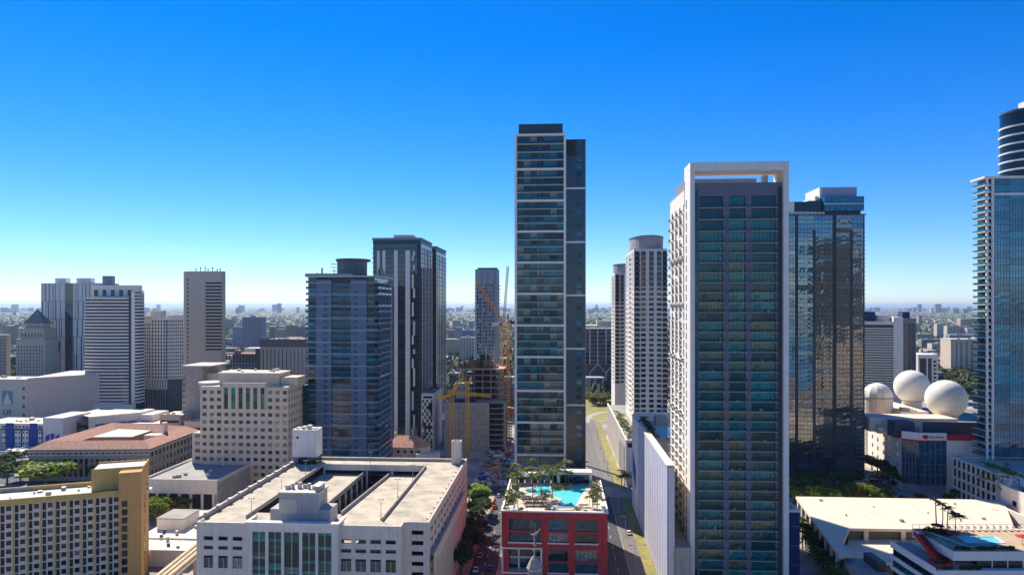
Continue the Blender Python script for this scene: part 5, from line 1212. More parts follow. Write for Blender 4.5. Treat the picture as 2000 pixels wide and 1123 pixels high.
B.box('glass_slot', B.wx(127), -0.1, 20, B.wx(142), 0.19, zt-0.5, G_SB)
for seg in range(5):
    z1, z0 = zt-1-seg*20.5, zt-1-(seg+1)*20.5+0.8; x = 1.0
    while x < W-3:
        w_ = rr.choice([0.6, 0.9, 1.4]); 
        if not (B.wx(125) < x+w_ and x < B.wx(143)): B.box('glass_strip', x, 0.02, z0, x+w_, 0.19, z1, G_SB)
        x += w_+rr.choice([2.0, 3.2, 4.6])
    B.box('joint', 0, -0.03, z0-0.7, W, 0.01, z0-0.2, BLUEGW)
B.box('dark_window', B.wx(98), -0.15, B.z(686), B.wx(117), -0.06, B.z(667), G_SB)
for a, b_ in ((100,121),(142,170)): B.box('roof_screen', B.wx(a), 6, zt, B.wx(b_), 14, zt+6, WHITE)
B = Bd('tiered_courthouse', 'tall pale stone courthouse tower with pyramid roof at far left', 'tower', 31, 760)
W = B.wx(88); z3 = B.z(662, W/2); z2 = B.z(641, W/2); z1 = B.z(632, W/2)
ST = matte('old_stone', (0.55,0.49,0.43), var=0.08, streak=0.15)
Wd = W*0.6; B.box('shaft', 0, 0, 0, W, Wd, z3, ST); B.box('upper_tier', 3, 2, z3, W-3, Wd-2, z2, ST); B.box('top_tier', 6, 5, z2, W-6, Wd-4, z1, ST)
m = MB(); m._add([(5,4,z1),(W-5,4,z1),(W-5,Wd-3,z1),(5,Wd-3,z1),(W/2,Wd/2,B.z(603,W/2,Wd/2))], [(0,1,4),(1,2,4),(2,3,4),(3,0,4)]); B.mb(m, 'pyramid_roof', matte('slate_green', (0.19,0.22,0.20), var=0.15))
rws = [(8+k*3.7, 10+k*3.7) for k in range(int((z3-12)/3.7))]; joinwin(B.o, 'windows', 'f', 0, ev(1.5, W-1.5, 9, 0.4), rws, G_NAVY, rec=-0.08); joinwin(B.o, 'windows', 'f', 2, ev(4, W-4, 7, 0.4), [(z3+2, z3+6)], G_NAVY, rec=-0.08); joinwin(B.o, 'windows', 'f', 5, ev(8, W-8, 5, 0.4), [(z2+1, z2+3)], G_NAVY, rec=-0.08)
B = Bd('beige_stub', 'beige apartment tower cut by the left frame edge', 'tower', -40, 760); B.box('block', 0, 0, 0, B.wx(12), 6, B.z(655), CONC); joinwin(B.o, 'windows', 'f', 0, ev(1, B.wx(12), 12, 0.4), [(6+k*3.4, 7.8+k*3.4) for k in range(16)], G_DK, rec=-0.06); B.box('roof_rim', -0.3, -0.3, B.z(655), B.wx(12)+0.3, 6, B.z(655)+1, OFFW)
B = Bd('grid_tower', 'white apartment tower with fine window grid right of the banded tower', 'tower', 268, 600)
W = B.wx(326); zt = B.z(616, W/2); dp = 12
def grid_face(face, pl, a0, a1, nc, zt, name, z0=32):
    rws = [(z0+k*3.05, z0+k*3.05+1.95) for k in range(int((zt-2-z0)/3.05))]; cs = ev(a0, a1, nc, 0.58); m = MB(); gwall(m, face, pl, 0.5, a0, a1, z0-1, zt, cs, rws); B.mb(m, name, WHITE2); joinwin(B.o, name+'_windows', face, pl, cs, rws, G_NAVY, rec=0.3)
grid_face('f', 0, 0, W*0.52, 7, zt-3, 'wall'); grid_face('f', -2, W*0.52+0.01, W, 5, zt, 'front_bay')
dr = dp; xr = W
B.box('core', 0.3, 0.6, 0, W-0.05, dp, zt-4, CHAR)
for k in range(12): B.box('base_fin', 0.4+k*(W-1)/11.5, -0.4, 0, 1.0+k*(W-1)/11.5, 0.55, 31, LAVW)
B.box('base_wall', 0.2, 0.05, 22, W, 0.5, 30.9, OFFW)
m = MB(); B.box('roof', 0.5, 1, zt-3.9, W-0.5, dp, zt-0.5, CREAM); B.box('roof_house', W*0.3, 6, zt-0.4, W*0.62, 16, zt+4, OFFW)
B2 = B; B = Bd('grid_tower_wing', 'angled right wing of the white grid tower', 'tower', 326, 598, rot=radians(26)); W2 = B.wx(358); grid_face('f', 0, 0, W2, 8, B.z(616,W2/2), 'wall'); B.box('core', 0.3, 0.6, 0, W2-0.1, 14, B.z(616,W2/2)-0.6, CHAR)
B.o['category'] = 'tower'
B = Bd('slotted_tower', 'blank grey concrete tower with slotted louvres and roof antennas', 'tower', 363, 690)
W = B.wx(433); zt = B.z(530, W/2); dp = 8
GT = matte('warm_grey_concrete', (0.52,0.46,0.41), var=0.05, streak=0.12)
a, b_ = B.wx(401), B.wx(435); n = 21; z0 = B.z(684, W); z1 = B.z(548, W); fh = (z1-z0)/n
m = MB(); gwall(m, 'f', 0, 0.8, 0, W, 0, zt, [(a, b_)], [(z0+k*fh, z0+k*fh+fh*0.5) for k in range(n)]); B.mb(m, 'wall', GT); B.box('core', 0.3, 0.82, 0, W-0.3, dp, zt-0.5, BLACK); B.box('side_wall', W-0.29, 0.82, 0, W, dp, zt, GT)
for k in range(28): B.box('slot', 1.0, -0.06, 10+k*4.1, 2.8, -0.003, 11.8+k*4.1, G_NAVY)
m = MB(); m.prism([(-5.8, 6), (-0.01, 0.4), (-0.01, dp), (-5.8, dp)], 0, zt); B.mb(m, 'lit_side', matte('sunlit_concrete', (0.60,0.52,0.44), var=0.05, streak=0.12)); B.box('roof', 0.3, 0.9, zt-0.49, W-0.3, dp, zt+0.1, ROOFG)  # left face coloured lighter and warmer than the front: sunlight put into its colour
for k, h_ in enumerate((3, 4.5, 5, 3, 4.2, 2.6, 3.4)): B.box('antenna', W*0.22+k*4.2, 4+k % 3, zt+0.1, W*0.22+0.5+k*4.2, 4.5+k % 3, zt+h_, DGREY); B.box('antenna_dish', W*0.22-0.5+k*4.2, 3.6+k % 3, zt+h_-1.2, W*0.22+1.0+k*4.2, 3.99+k % 3, zt+h_-0.4, DGREY)
B = Bd('grey_block', 'grey windowless block left of the cream office', 'building', 356, 470); zt = B.z(716, 4); W = B.wx(396); B.box('block', 0, 0, 0, W, 26, zt, CONC); B.box('roof_rim', -0.2, -0.2, zt, W+6, 26.2, zt+0.8, OFFW); B.box('rear_block', W+0.05, 6, 0, W+22, 26, zt-5, OFFW)
joinwin(B.o, 'slots', 'f', 0, [(0.8, 1.6)], [(4+k*4, 5.6+k*4) for k in range(11)], G_DK, rec=-0.06); m = MB(); m.cyl(W+18, 16, 0, zt-4, 10, 10, 28); B.mb(m, 'round_hall', matte('curved_grey', (0.30,0.29,0.28), var=0.08)); B.box('low_roof', W+24, 4, 0, W+44, 30, zt-6, ROOFW)
B = Bd('prison_block', 'grey blocklike building with narrow vertical slits left of the blue tower', 'building', 508, 720); W = B.wx(640); zt = B.z(664, W/2)
B.box('block', 0, 0.3, 0, W, 40, zt, matte('grey_mauve', (0.44,0.39,0.37), var=0.05, streak=0.1)); B.box('upper_band', -0.4, -0.2, zt-7.5, W, 0.29, zt+1, DKCONC); B.box('dark_corner', -5, 0, 0, -0.1, 20, zt-9, DGREY)
for k in range(15): B.box('slit', 3+k*4.2, 0.15, 24 if k % 3 else 14, 3.7+k*4.2, 0.29, zt-10, G_NAVY)
textured_roof_clutter(B, 3, W-4, 4, 30, zt, 14, 31, [OFFW, CONC, ROOFW], 5)
B = Bd('brick_garage', 'brick-red open parking deck beyond the cream office', 'building', 454, 900); W = B.wx(508); zt = B.z(692, 8); B.box('core', 0.2, 0.5, 0, W, 24, zt-0.2, BLACK)
for k in range(5): B.box('floor_band', 0, 0, 2+k*4.2, W, 0.6, 3.4+k*4.2, LAVW)
for k in range(9): B.box('column', k*W/9, -0.1, 0, k*W/9+0.7, -0.003, zt-1, LAVW)
B.box('roof_wall', -0.2, -0.2, zt-0.2, W, 24, zt+1, matte('brick', (0.36,0.16,0.11), var=0.2)); B.box('stair_house', 0.5, 3, zt+1, 8, 9, zt+5, MATS['brick'])

# ------------------------------------------------------------------ college blocks, lower left
B = Bd('college_block', 'big windowless pale block with painted UF letters at left edge', 'building', -60, 540); W = B.wx(52); zt = B.z(742, W); 
B.box('front', 0, 0, 0, W, 22, zt, matte('grey_teal_wall', (0.50,0.50,0.47), var=0.05, streak=0.15)); x2 = W
P = [(W, 0.1), (W+38, 42), (W+38, 70), (W-10, 60)]
m = MB(); m.prism(P, 0, zt+1); B.mb(m, 'mauve_wing', matte('mauve_wall', (0.58,0.50,0.47), var=0.05, streak=0.12)); m = MB(); m.prism([(p[0]+0.3, p[1]+1.5) for p in P], zt+1.003, zt+1.4); B.mb(m, 'wing_roof', ROOFW)
B.box('roof', 0.5, 0.5, zt, W-0.5, 21.5, zt+0.5, ROOFW); textured_roof_clutter(B, 4, W-3, 3, 18, zt+0.5, 8, 17, [OFFW, CONC], 3)
for k in range(4): B.box('slot_window', W-3.4, -0.08, zt-8-k*7, W-1.4, -0.003, zt-5.5-k*7, matte('plum_vent', (0.14,0.08,0.10), var=0.1))
bz_ = B.z(796, 20); O('letters', text_mesh('UF', 6.2, 0.08, NAVY), B.o, (B.wx(6), -0.1, B.z(810, 20)), rot=(radians(90),0,0), sc=(1,1,1))
B.box('emblem_panel', B.wx(4), -0.12, B.z(790, 20), B.wx(25), -0.003, B.z(763, 20), matte('teal_panel', (0.10,0.28,0.36), var=0.05))
m = MB(); xa, xb = B.wx(6), B.wx(23); m._add([(xa,-0.2,B.z(789,20)),(xb,-0.2,B.z(789,20)),((xa+xb)/2,-0.2,B.z(766,20)),(xa,-0.13,B.z(789,20)),(xb,-0.13,B.z(789,20)),((xa+xb)/2,-0.13,B.z(766,20))], [(0,1,2),(5,4,3),(0,3,4,1),(1,4,5,2),(2,5,3,0)]); B.mb(m, 'emblem_triangle', OFFW)
B = Bd('blue_college', 'white and cobalt blue striped college garage at left', 'building', -40, 455); zt = B.z(828, 20); W = B.wx(86)
B.box('wall', 0, 0, 0, W, 24, zt, WHITE2); B.box('roof', 0.3, 0.4, zt, W-0.3, 23.6, zt+0.4, ROOFB)
for a, b_ in ((13,27),(59,73)): B.box('blue_pier', B.wx(a), -0.6, 0, B.wx(b_), -0.003, zt+0.8, BLUEP)
for a, b_ in ((3,12),(29,42),(44,57),(74.5,83)):
    B.box('navy_frame', B.wx(a)-0.5, -0.25, 2, B.wx(b_)+0.5, -0.003, zt-3, NAVY); B.box('window_panel', B.wx(a)+0.2, -0.36, 2.4, B.wx(b_)-0.2, -0.255, zt-4, WHITE)
    for i in range(2):
        for k in range(4): x = B.wx(a)+0.6+i*(B.wx(b_)-B.wx(a))*0.5; B.box('window', x, -0.44, 3.5+k*3.6, x+1.0, -0.365, 4.9+k*3.6, G_NAVY)
xr = B.wx(125); B.box('corner_block', W+0.02, -1, 0, xr, 26, zt+4.6, WHITE2); textured_roof_clutter(B, 3, W-3, 3, 20, zt+0.4, 9, 52, [OFFW, STEEL, CONC], 2.6)
m = MB()
for s, h_ in ((0, 1), (3.4, -1), (6.8, 1)): 
    m._add([(W+2+s,-1.15,4),(W+4.6+s,-1.15,4 if h_>0 else 9),(W+4.6+s,-1.15,11),(W+2+s,-1.15,11 if h_<0 else 9),(W+2+s,-1.003,4),(W+4.6+s,-1.003,4 if h_>0 else 9),(W+4.6+s,-1.003,11),(W+2+s,-1.003,11 if h_<0 else 9)],[(0,1,2,3),(7,6,5,4),(0,4,5,1),(1,5,6,2),(2,6,7,3),(3,7,4,0)])
B.mb(m, 'painted_letters', BLUEP)
B.box('open_bay', xr+0.02, 12, 0, xr+9, 40, zt-2, BLACK)
for k in range(4): B.box('bay_slab', xr+0.02, 11.5, 3+k*4, xr+9, 11.99, 4.4+k*4, DKCONC)
x3 = xr+9.02; m = MB(); m.prism([(x3, 11), (x3+23, 34), (x3+23, 50), (x3, 50)], 0, zt+3); B.mb(m, 'long_wing', WHITE2); m = MB(); m.prism([(x3, 12), (x3+22.5, 34.5), (x3+22.5, 50), (x3-18, 50), (x3-18, 24)], zt+3.003, zt+3.4); B.mb(m, 'wing_roof', ROOFB)
for k in range(4):
    t = 0.14+k*0.2; O('navy_frame', boxmesh(5.6, 0.25, 9, NAVY), B.o, (x3+23*t-0.2, 11+23*t-0.5, zt-11), math.atan2(23,23)); O('window_panel', boxmesh(4.4, 0.2, 7.4, WHITE), B.o, (x3+23*t+0.4, 11+23*t-0.25, zt-10.4), math.atan2(23,23))
B.box('end_wing', x3+23.1, 32, 0, x3+32, 52, zt+2, WHITE2); B.box('end_bay', x3+24, 31.8, 4, x3+30, 31.99, zt-2, G_TEAL)
# assorted low roofs between the towers and the courthouse
for i, (a, b_, D, yt, mt, rf, lb) in enumerate(((228,365,470,830,CONC,ROOFB,'low concrete garage wing behind the tiled courthouse roof'),(312,352,455,812,CREAM,ROOFB,'small round-ended cream stair tower behind the courthouse'),(360,395,440,826,OFFW,ROOFW,'small pale annex between courthouse and cream office'),(0,45,430,884,OFFW,ROOFW,'white canopy roof at the left edge'),(100,166,540,818,OFFW,ROOFB,'low pale roof between the college blocks'))):
    B = Bd('low_block', lb, 'building', a, D); W = B.wx(b_); zt = B.z(yt, W/2); B.box('wall', 0, 0, 0, W, 18, zt, mt); B.box('roof', 0.4, 0.4, zt, W-0.4, 17.6, zt+0.4, rf); B.box('parapet', 0, -0.1, zt, W, 0.39, zt+1.0, mt); B.box('window_band', 1, -0.15, zt-4.5, W-1, -0.003, zt-3, G_DK)
    textured_roof_clutter(B, 1, W-3, 2, 15, zt+0.4, 4, 40+i)

# ================================================================== slim tower, station and neighbours in the centre gap
B = Bd('slim_tower', 'slim grey tower with pale vertical strips beside the tallest tower', 'tower', 928, 620); W = B.wx(972); zt = B.z(526, W/2); dp = 18; fh = 3.2; n = int((zt-8)/fh)
B.box('core', 0, 0, 0, W, dp, zt, matte('dim_grey_wall', (0.36,0.41,0.44), var=0.06)); 
for t in (0.3, 0.55, 0.85): B.box('pale_strip', W*t, -0.3, 0, W*t+0.7, -0.003, zt-0.5, LAVW)
for j, t in enumerate((0.08, 0.19, 0.36, 0.45, 0.62, 0.74)):
    for k in range(n-2):
        if (k*3+j*5) % 7: B.box('window', W*t, -0.1, 4+k*fh, W*t+1.5, -0.003, 6.2+k*fh, G_NAVY)
for k in range(n-3): B.box('side_balcony', W+0.003, 0.5, 8+k*fh, W+1.6, dp-1, 8.4+k*fh, CONC); B.box('side_balcony', -1.4, 0.5, 8+k*fh, -0.003, 6, 8.4+k*fh, CONC)
B.box('roof_screen', 2, 2, zt, W-1, dp-2, zt+1.5, DGREY); B.box('podium', -16, -10, 0, W+22, -0.4, 26, LAVW); joinwin(B.o, 'podium_windows', 'f', -10, ev(-15, W+20, 13, 0.3), [(5+k*5, 7+k*5) for k in range(4)], G_NAVY, rec=-0.06)
B = Bd('station_block', 'office block on white V-shaped struts above the rail station', 'building', 1120, 790); W = B.wx(1215); zt = B.z(640, W/2); z0 = B.z(711, W/2)
B.box('glass_box', 0, 0.4, z0, W, 30, zt-1, G_NAVY); n = 9; fh = (zt-z0)/n
for k in range(n+1): B.box('floor_band', 0, 0, z0+k*fh-0.3, W, 0.39, z0+k*fh+0.4, LAVW)
for a in (1152, 1167.5, 1183.5, 1199): B.box('column', B.wx(a)-0.4, -0.3, z0, B.wx(a)+0.4, -0.003, zt, WHITE2)
B.box('roof_rim', -0.5, -0.4, zt, W, 30, zt+2.6, OFFW); B.box('roof_house', B.wx(1166), 6, zt+2.6, B.wx(1200), 18, zt+8, PINKC); B.box('podium', -4, 8, 0, W, 30, z0-0.4, DKCONC)
zl = B.z(728, W/2); m = MB()
for a, b_ in ((1152,1167.5),(1167.5,1183.5),(1183.5,1199)):
    x0, x1 = B.wx(a), B.wx(b_)
    if a == 1167.5: m.beam((x0,-0.2,z0), (x1,-0.2,zl), 0.9)
    else: m.beam((x0,-0.2,zl), (x1,-0.2,z0), 0.9)
for a in (1152, 1183.5): m.beam((B.wx(a),-0.2,0), (B.wx(a),-0.2,zl), 1.2)
B.mb(m, 'strut', WHITE2)
B = Bd('rail_viaduct', 'pale rail viaduct deck on V-shaped piers', 'viaduct', 985, 745); W = B.wx(1180); zt = B.z(736, W/2); B.box('deck', 0, 0, zt-1.6, W, 8, zt, WHITE2)
for k in range(12):
    x = 5+k*(W-10)/11; m = MB(); m.beam((x-5,4,zt-1.6), (x,4,0), 1.4); m.beam((x+5,4,zt-1.6), (x,4,0), 1.4); B.mb(m, 'pier', OFFW)

# ================================================================== construction site
B = Bd('unfinished_building', 'raw concrete building under construction behind the cranes', 'building', 868, 450)
W = B.wx(955); x2 = B.wx(986); zt = B.z(787, W/2); RB = CONC2
B.box('wall', 0, 0, 0, W, 24, zt, RB)
m = MB()
for k in range(1, 9): m.box(0, -0.05, zt*k/9-0.05, W, -0.003, zt*k/9+0.05)
for k in range(1, 12): m.box(W*k/12-0.04, -0.05, 0, W*k/12+0.04, -0.003, zt)
B.mb(m, 'formwork_joints', DKCONC)
n = 9; fh = zt/n
B.box('open_core', W+2, 4, 0, x2-2, 22, zt, BLACK)
for k in range(n+1): B.box('floor_slab', W+0.02, 0, k*fh-0.15, x2, 26, k*fh+0.2, CONC)
for k in range(4): B.box('column', x2-0.8, 1+k*7, 0, x2-0.1, 1.7+k*7, zt, CONC)
B.box('roof_clutter', 3, 3, zt+0.003, 20, 12, zt+1.2, NAVY)
u0, u1 = B.wx(906, 10), B.wx(979, 10); z1 = zt+0.2; z2 = B.z(722, u1, 10); n = 5; fh = (z2-z1)/n
B.box('upper_core', u0+5, 16, z1, u1-5, 28, z2-0.5, BLACK)
for k in range(n): B.box('upper_slab', u0, 10, z1+k*fh, u1, 32, z1+k*fh+0.6, matte('brown_slab', (0.46,0.27,0.19), var=0.15))
for k in range(5): B.box('upper_column', u0+1+k*(u1-u0-2.6)/4, 10.2, z1+0.4, u0+1.7+k*(u1-u0-2.6)/4, 10.9, z2-0.003, LAVW)
B.box('fresh_slab', u0-5, 9, z2, u1+2, 33, z2+0.7, matte('pink_formwork', (0.62,0.36,0.28), var=0.15, scale=0.6))
rr = random.Random(8)
for k in range(14): x = u0-3+k*(u1-u0)/13.5; B.box('rebar_column', x, 12+rr.uniform(0,14), z2+0.7, x+0.6, 12.8+rr.uniform(14,15), z2+rr.uniform(2,5), rr.choice([DGREY, CONC, FORM]))
B.box('formwork_panel', u0+2, 15, z2+0.7, u0+9, 22, z2+5.5, matte('ply_orange', (0.35,0.17,0.06), var=0.2)); B.box('formwork_panel', u1-13, 15, z2+0.7, u1-6, 22, z2+5.5, MATS['ply_orange']); B.box('lift_core', u0+10, 20, z2+0.7, u1-9, 30, z2+9, matte('dark_green_core', (0.03,0.04,0.045), var=0.2))
for k in range(3): B.box('concrete_pump', u0+14+k*5.5, 18, z2+0.7, u0+14.35+k*5.5, 18.35, z2+13+3*k, WHITE)
# tower cranes
def lattice(m, p, q, w_, n, t=0.16):
    """four chords with zigzag bracing from p to q"""
    v = mathutils.Vector(q)-mathutils.Vector(p); d = v.normalized(); a = mathutils.Vector((0,1,0)) if abs(d.y) < 0.8 else mathutils.Vector((1,0,0))
    s = d.cross(a).normalized()*w_/2; r = d.cross(s).normalized()*w_/2; P = mathutils.Vector(p); cs = [s+r, s-r, -s-r, -s+r]
    for c in cs: m.beam(P+c, P+v+c, t*1.5)
    for k in range(n):
        A, Bq = P+v*(k/n), P+v*((k+1)/n)
        for i in range(4):
            c0, c1 = cs[i], cs[(i+1)%4]
            m.beam(A+(c0 if k % 2 else c1), Bq+(c1 if k % 2 else c0), t); m.beam(A+c0, A+c1, t)
def crane(label, px, D, ytop, mat, jibs, cab, mw=2.4, cw=None, jmat=None):
    x = (px-1000)/F*D; z = H-(ytop-HY)/F*D; e = empty('tower_crane', (x, D, 0), 0, label, 'crane')
    m = MB(); lattice(m, (0,0,0), (0,0,z), mw*0.8, int(z/2.6), 0.26); m.build('mast', mat, e)
    m = MB(); m.box(-mw*0.8, -mw*0.8, z, mw*0.8, mw*0.8, z+1.4); m.build('slewing_ring', mat, e)
    MB().box(-3.5, -3, 0, 3.5, 3, 1.2).build('footing', CONC, e); MB().box(mw*0.5, -mw*0.9, z+1.4, mw*0.5+1.6, -0.3, z+3.6).build('cab', cab, e)
    for (ax, ay, bx_, by_, ww) in jibs:
        p = ((ax-px)/F*D, 0, H-(ay-HY)/F*D); q = ((bx_-px)/F*D, 0.5, H-(by_-HY)/F*D); l = math.dist(p, q); m = MB(); lattice(m, p, q, ww*0.75, max(4, int(l/2.4)), 0.26); m.build('jib', jmat or mat, e)
    if cw:
        p = ((cw[0]-px)/F*D, 0, H-(cw[1]-HY)/F*D); MB().box(p[0]-2.4, -1.2, p[2]-1.2, p[0]+2.4, 1.2, p[2]+1.2).build('counterweight', cab, e)
        m = MB(); m.beam((p[0], 0, p[2]+0.6), (0, 0, z+2), 1.6, 0.5); m.build('counter_jib', DGREY, e); m = MB(); m.beam((0,0,z+1), (0,0,z+8), 0.8); m.build('a_frame', DGREY, e)
    return e
crane('yellow tower crane with raised jib beside the checkered block', 882, 432, 765, YEL, ((882,764,906,737,2.2),(861,776,882,764,1.8)), YEL, 2.9, (864,775))
crane('yellow tower crane with level jib in front of the raw concrete wall', 913, 428, 748, YEL, ((880,769,913,769,1.6),(913,769,958,773,2.0)), YEL, 2.4)
crane('orange luffing crane leaning left over the slim tower', 979, 480, 640, YEL, ((981,628,930,549,2.4),), WHITE2, 2.8, (968,634), ORG)
crane('grey luffing crane pointing steeply up beside the tallest tower', 992, 492, 634, YEL, ((984,628,992,520,1.8),), DGREY, 2.6, (1002,630), STEEL)
# scaffold stair and yard clutter
rr = random.Random(4); COLS = [ORG, NAVY, CONC, WHITE2, RED, STEEL, FORM, YEL, DGREY, BLUEP]
B = Bd('scaffold_stair', 'rusty scaffold stair tower climbing the unfinished building', 'scaffold', 984, 462); m = MB(); 
for k in range(26):
    z = k*2.0; m.beam((0,0,z), (5,0,z+2), 0.3); 
    for x in (0, 5): m.beam((x,0,z), (x,0,z+2), 0.2); m.beam((x,3,z), (x,3,z+2), 0.2)
    m.beam((0,0,z), (5,0,z), 0.2); m.beam((0,3,z+1), (5,3,z+2), 0.25)
B.mb(m, 'frame', matte('rust', (0.30,0.14,0.06), var=0.2)); m = MB()
for k in range(26): m.box(0.2, 0.4, k*2.0, 4.8, 2.6, k*2.0+0.1)
B.mb(m, 'platforms', WOOD)
SITE = (('site_container', 'shipping container'), ('timber_stack', 'timber stack'), ('site_cabin', 'site cabin'))
def container(loc, rz, mat, label):
    e = empty('site_container', loc, rz, label, 'container', 'containers in the construction yard'); MB().box(0,0,0,6,2.4,2.5).build('body', mat, e)
    m = MB()
    for k in range(12): m.box(0.2+k*0.48, -0.06, 0.15, 0.42+k*0.48, -0.003, 2.35)
    m.build('ribs', mat, e); MB().box(6.003, 0.1, 0.1, 6.06, 2.3, 2.4).build('door', STEEL, e)
CN = ('orange','navy','grey','white','red','steel grey','rusty','yellow','dark grey','blue')
for k in range(26):
    u, v = rr.uniform(-20, -5), rr.uniform(372, 445)
    if k < 18: u, v = rr.uniform(-43, -26), rr.uniform(364, 440)
    i = k % 10; container(uv(u, v, 0.02), rr.uniform(-0.6, 1.2), COLS[i], CN[i]+' container or cabin standing in the construction yard')
m = MB()
for k in range(1100):
    u, v = rr.uniform(-45, -22) if k % 3 else rr.uniform(-45, -4), rr.uniform(362, 445); w_, d_, h_ = rr.uniform(0.3, 2.8), rr.uniform(0.3, 2.8), rr.uniform(0.2, 1.8); m.m = rr.randrange(6); m.box(u, v, 0.02, u+w_, v+d_, h_)
tag(m.build('site_rubble', [PALEDECK, FORM, STEEL, WOOD, ROOFW, NAVY], None, (0,0,0), -GA), 'heaps of boards, pallets and building material in the yard', 'rubble', kind='stuff')
def barrier(px, py, label): 
    e = empty('traffic_barrier', gnd(px, py), -GA, label, 'barrier', 'orange barriers in the street'); MB().box(-0.3,-0.9,0,0.3,0.9,0.5).build('foot', ORG, e); MB().box(-0.14,-0.9,0.5,0.14,0.9,1.1).build('panel', matte('safety_orange',(0.75,0.12,0.02),var=0.05), e)
for k in range(9): barrier(966-k*0.8+(k%2), 974+k*3.4, 'orange traffic barrier lined up in the street beside the red podium')
# people-mover: the guideway crossing behind the site
B = Bd('footbridge', 'red and white covered walkway behind the tallest tower', 'walkway', 975, 560); zt = B.z(796, 5); B.box('deck', 0, 0, zt-4, 22, 5, zt-2, REDP); B.box('roof', -0.5, -0.5, zt-0.6, 22.5, 5.5, zt, ROOFW); 
for k in range(5): B.box('post', 0.5+k*5, 0.3, 0, 1+k*5, 0.8, zt-0.61, STEEL)

# ================================================================== old tower cupola poking up in the foreground
D = 118.0; e = empty('cupola_spire', ((1044-1000)/F*D, D, 0), 0, 'stone cupola with weather vane finial in the near foreground', 'spire')
def zy(py): return H-(py-HY)/F*D
STN = matte('cupola_stone', (0.50,0.40,0.30), var=0.2, scale=1.5, c2=(0.25,0.2,0.16)); VER = matte('weathered_lead', (0.22,0.23,0.25), var=0.25, scale=2)
m = MB(); m.lathe([(1.15,zy(1123)-6),(1.2,zy(1112))], 8); m.build('drum', VER, e)
m = MB(); m.lathe([(1.2,zy(1112)),(1.42,zy(1109)),(1.42,zy(1107)),(1.3,zy(1105))], 8); m.build('cornice', STN, e)
m = MB(); m.lathe([(1.3,zy(1105)),(1.05,zy(1099)),(0.72,zy(1091)),(0.35,zy(1086)),(0.12,zy(1083))], 8); m.build('bell_roof', STN, e)
m = MB(); m.lathe([(0.1,zy(1083)),(0.16,zy(1079)),(0.1,zy(1077)),(0.26,zy(1075)),(0.26,zy(1073.5)),(0.07,zy(1071)),(0.07,zy(1066)),(0.30,zy(1063)),(0.30,zy(1060)),(0.07,zy(1057)),(0.07,zy(1053)),(0.22,zy(1052)),(0.05,zy(1049)),(0.05,zy(1044))], 12); m.build('finial', matte('finial_stone',(0.42,0.36,0.30),var=0.2,scale=3), e)
k_ = D/F; m = MB(); m._add([(-0.85,0,zy(1040)),(-0.8,0,zy(1044)),(-0.2,0,zy(1047)),(0.35,0,zy(1045)),(1.02,0,zy(1032)),(0.35,0,zy(1039)),(-0.1,0,zy(1042)),(-0.45,0,zy(1043)), (-0.85,0.12,zy(1040)),(-0.8,0.12,zy(1044)),(-0.2,0.12,zy(1047)),(0.35,0.12,zy(1045)),(1.02,0.12,zy(1032)),(0.35,0.12,zy(1039)),(-0.1,0.12,zy(1042)),(-0.45,0.12,zy(1043))],
    [(0,1,2,3,4,5,6,7),(15,14,13,12,11,10,9,8)]+[(i,i+8,(i+1)%8+8,(i+1)%8) for i in range(8)]); m.build('vane_hull', STEEL, e)
m = MB(); 
for a, b_ in (((-0.45,1042),(-0.5,1013)),((0.0,1042),(0.1,1020)),((-0.5,1013),(0.3,1038)),((-0.5,1016),(-0.85,1036)),((0.1,1021),(-0.4,1028))): m.beam((a[0],0.05,zy(a[1])), (b_[0],0.05,zy(b_[1])), 0.035)
m.build('vane_rigging', STEEL, e)
m = MB(); m.lathe([(0.12,zy(1094)),(0.13,zy(1093))], 6); m.beam((0.4,0.2,zy(1091)), (1.5,0.4,zy(1105)), 0.06); m.build('stay', DGREY, e)
m = MB(); m.box(-9,-3,0,9,14,32); m.lathe([(5.2,32),(5.0,38),(3.2,39)],8); m.lathe([(1.15,zy(1123)-6),(2.2,zy(1123)-6.5),(2.6,38.5)],8); m.build('tower_body', CREAM, e)
# ================================================================== vegetation
def crown_mesh(name, seed, n, mat, rx=1.0, rz=0.8, leaf=0.13):
    r = random.Random(seed); m = MB(); lobes = [(0,0,0,1.0)]+[(r.uniform(-0.62,0.62), r.uniform(-0.62,0.62), r.uniform(-0.30,0.42), r.uniform(0.34,0.58)) for _ in range(9)]
    for _ in range(n):
        x0, y0, z0, R = r.choice(lobes[1:]) if r.random() < 0.85 else (0,0,0,0.7)
        while True:
            a, b_, c = r.uniform(-1,1), r.uniform(-1,1), r.uniform(-1,1); q = a*a+b_*b_+c*c
            if 0.25 < q < 1: break
        p = mathutils.Vector(((x0+a*R)*rx, (y0+b_*R)*rx, (z0+c*R)*rz)); s = leaf*r.uniform(0.6,1.4)
        u = mathutils.Vector((r.gauss(0,1), r.gauss(0,1), r.gauss(0,0.6))).normalized(); v = u.cross(mathutils.Vector((r.gauss(0,1), r.gauss(0,1), r.gauss(0,1)))).normalized()
        m.poly([tuple(p-u*s), tuple(p+v*s*0.7), tuple(p+u*s), tuple(p-v*s*0.7)])
    return m.mesh(name, mat)
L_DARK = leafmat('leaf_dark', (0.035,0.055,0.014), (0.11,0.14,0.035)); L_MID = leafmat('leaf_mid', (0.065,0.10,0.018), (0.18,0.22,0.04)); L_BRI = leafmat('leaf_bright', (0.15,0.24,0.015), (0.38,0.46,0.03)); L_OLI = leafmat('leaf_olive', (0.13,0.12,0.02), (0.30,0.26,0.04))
CROWN = {k: [crown_mesh('crown', s*7+i, 1500, mt) for i in range(3)] for s, (k, mt) in enumerate((('d',L_DARK),('m',L_MID),('b',L_BRI),('o',L_OLI)))}
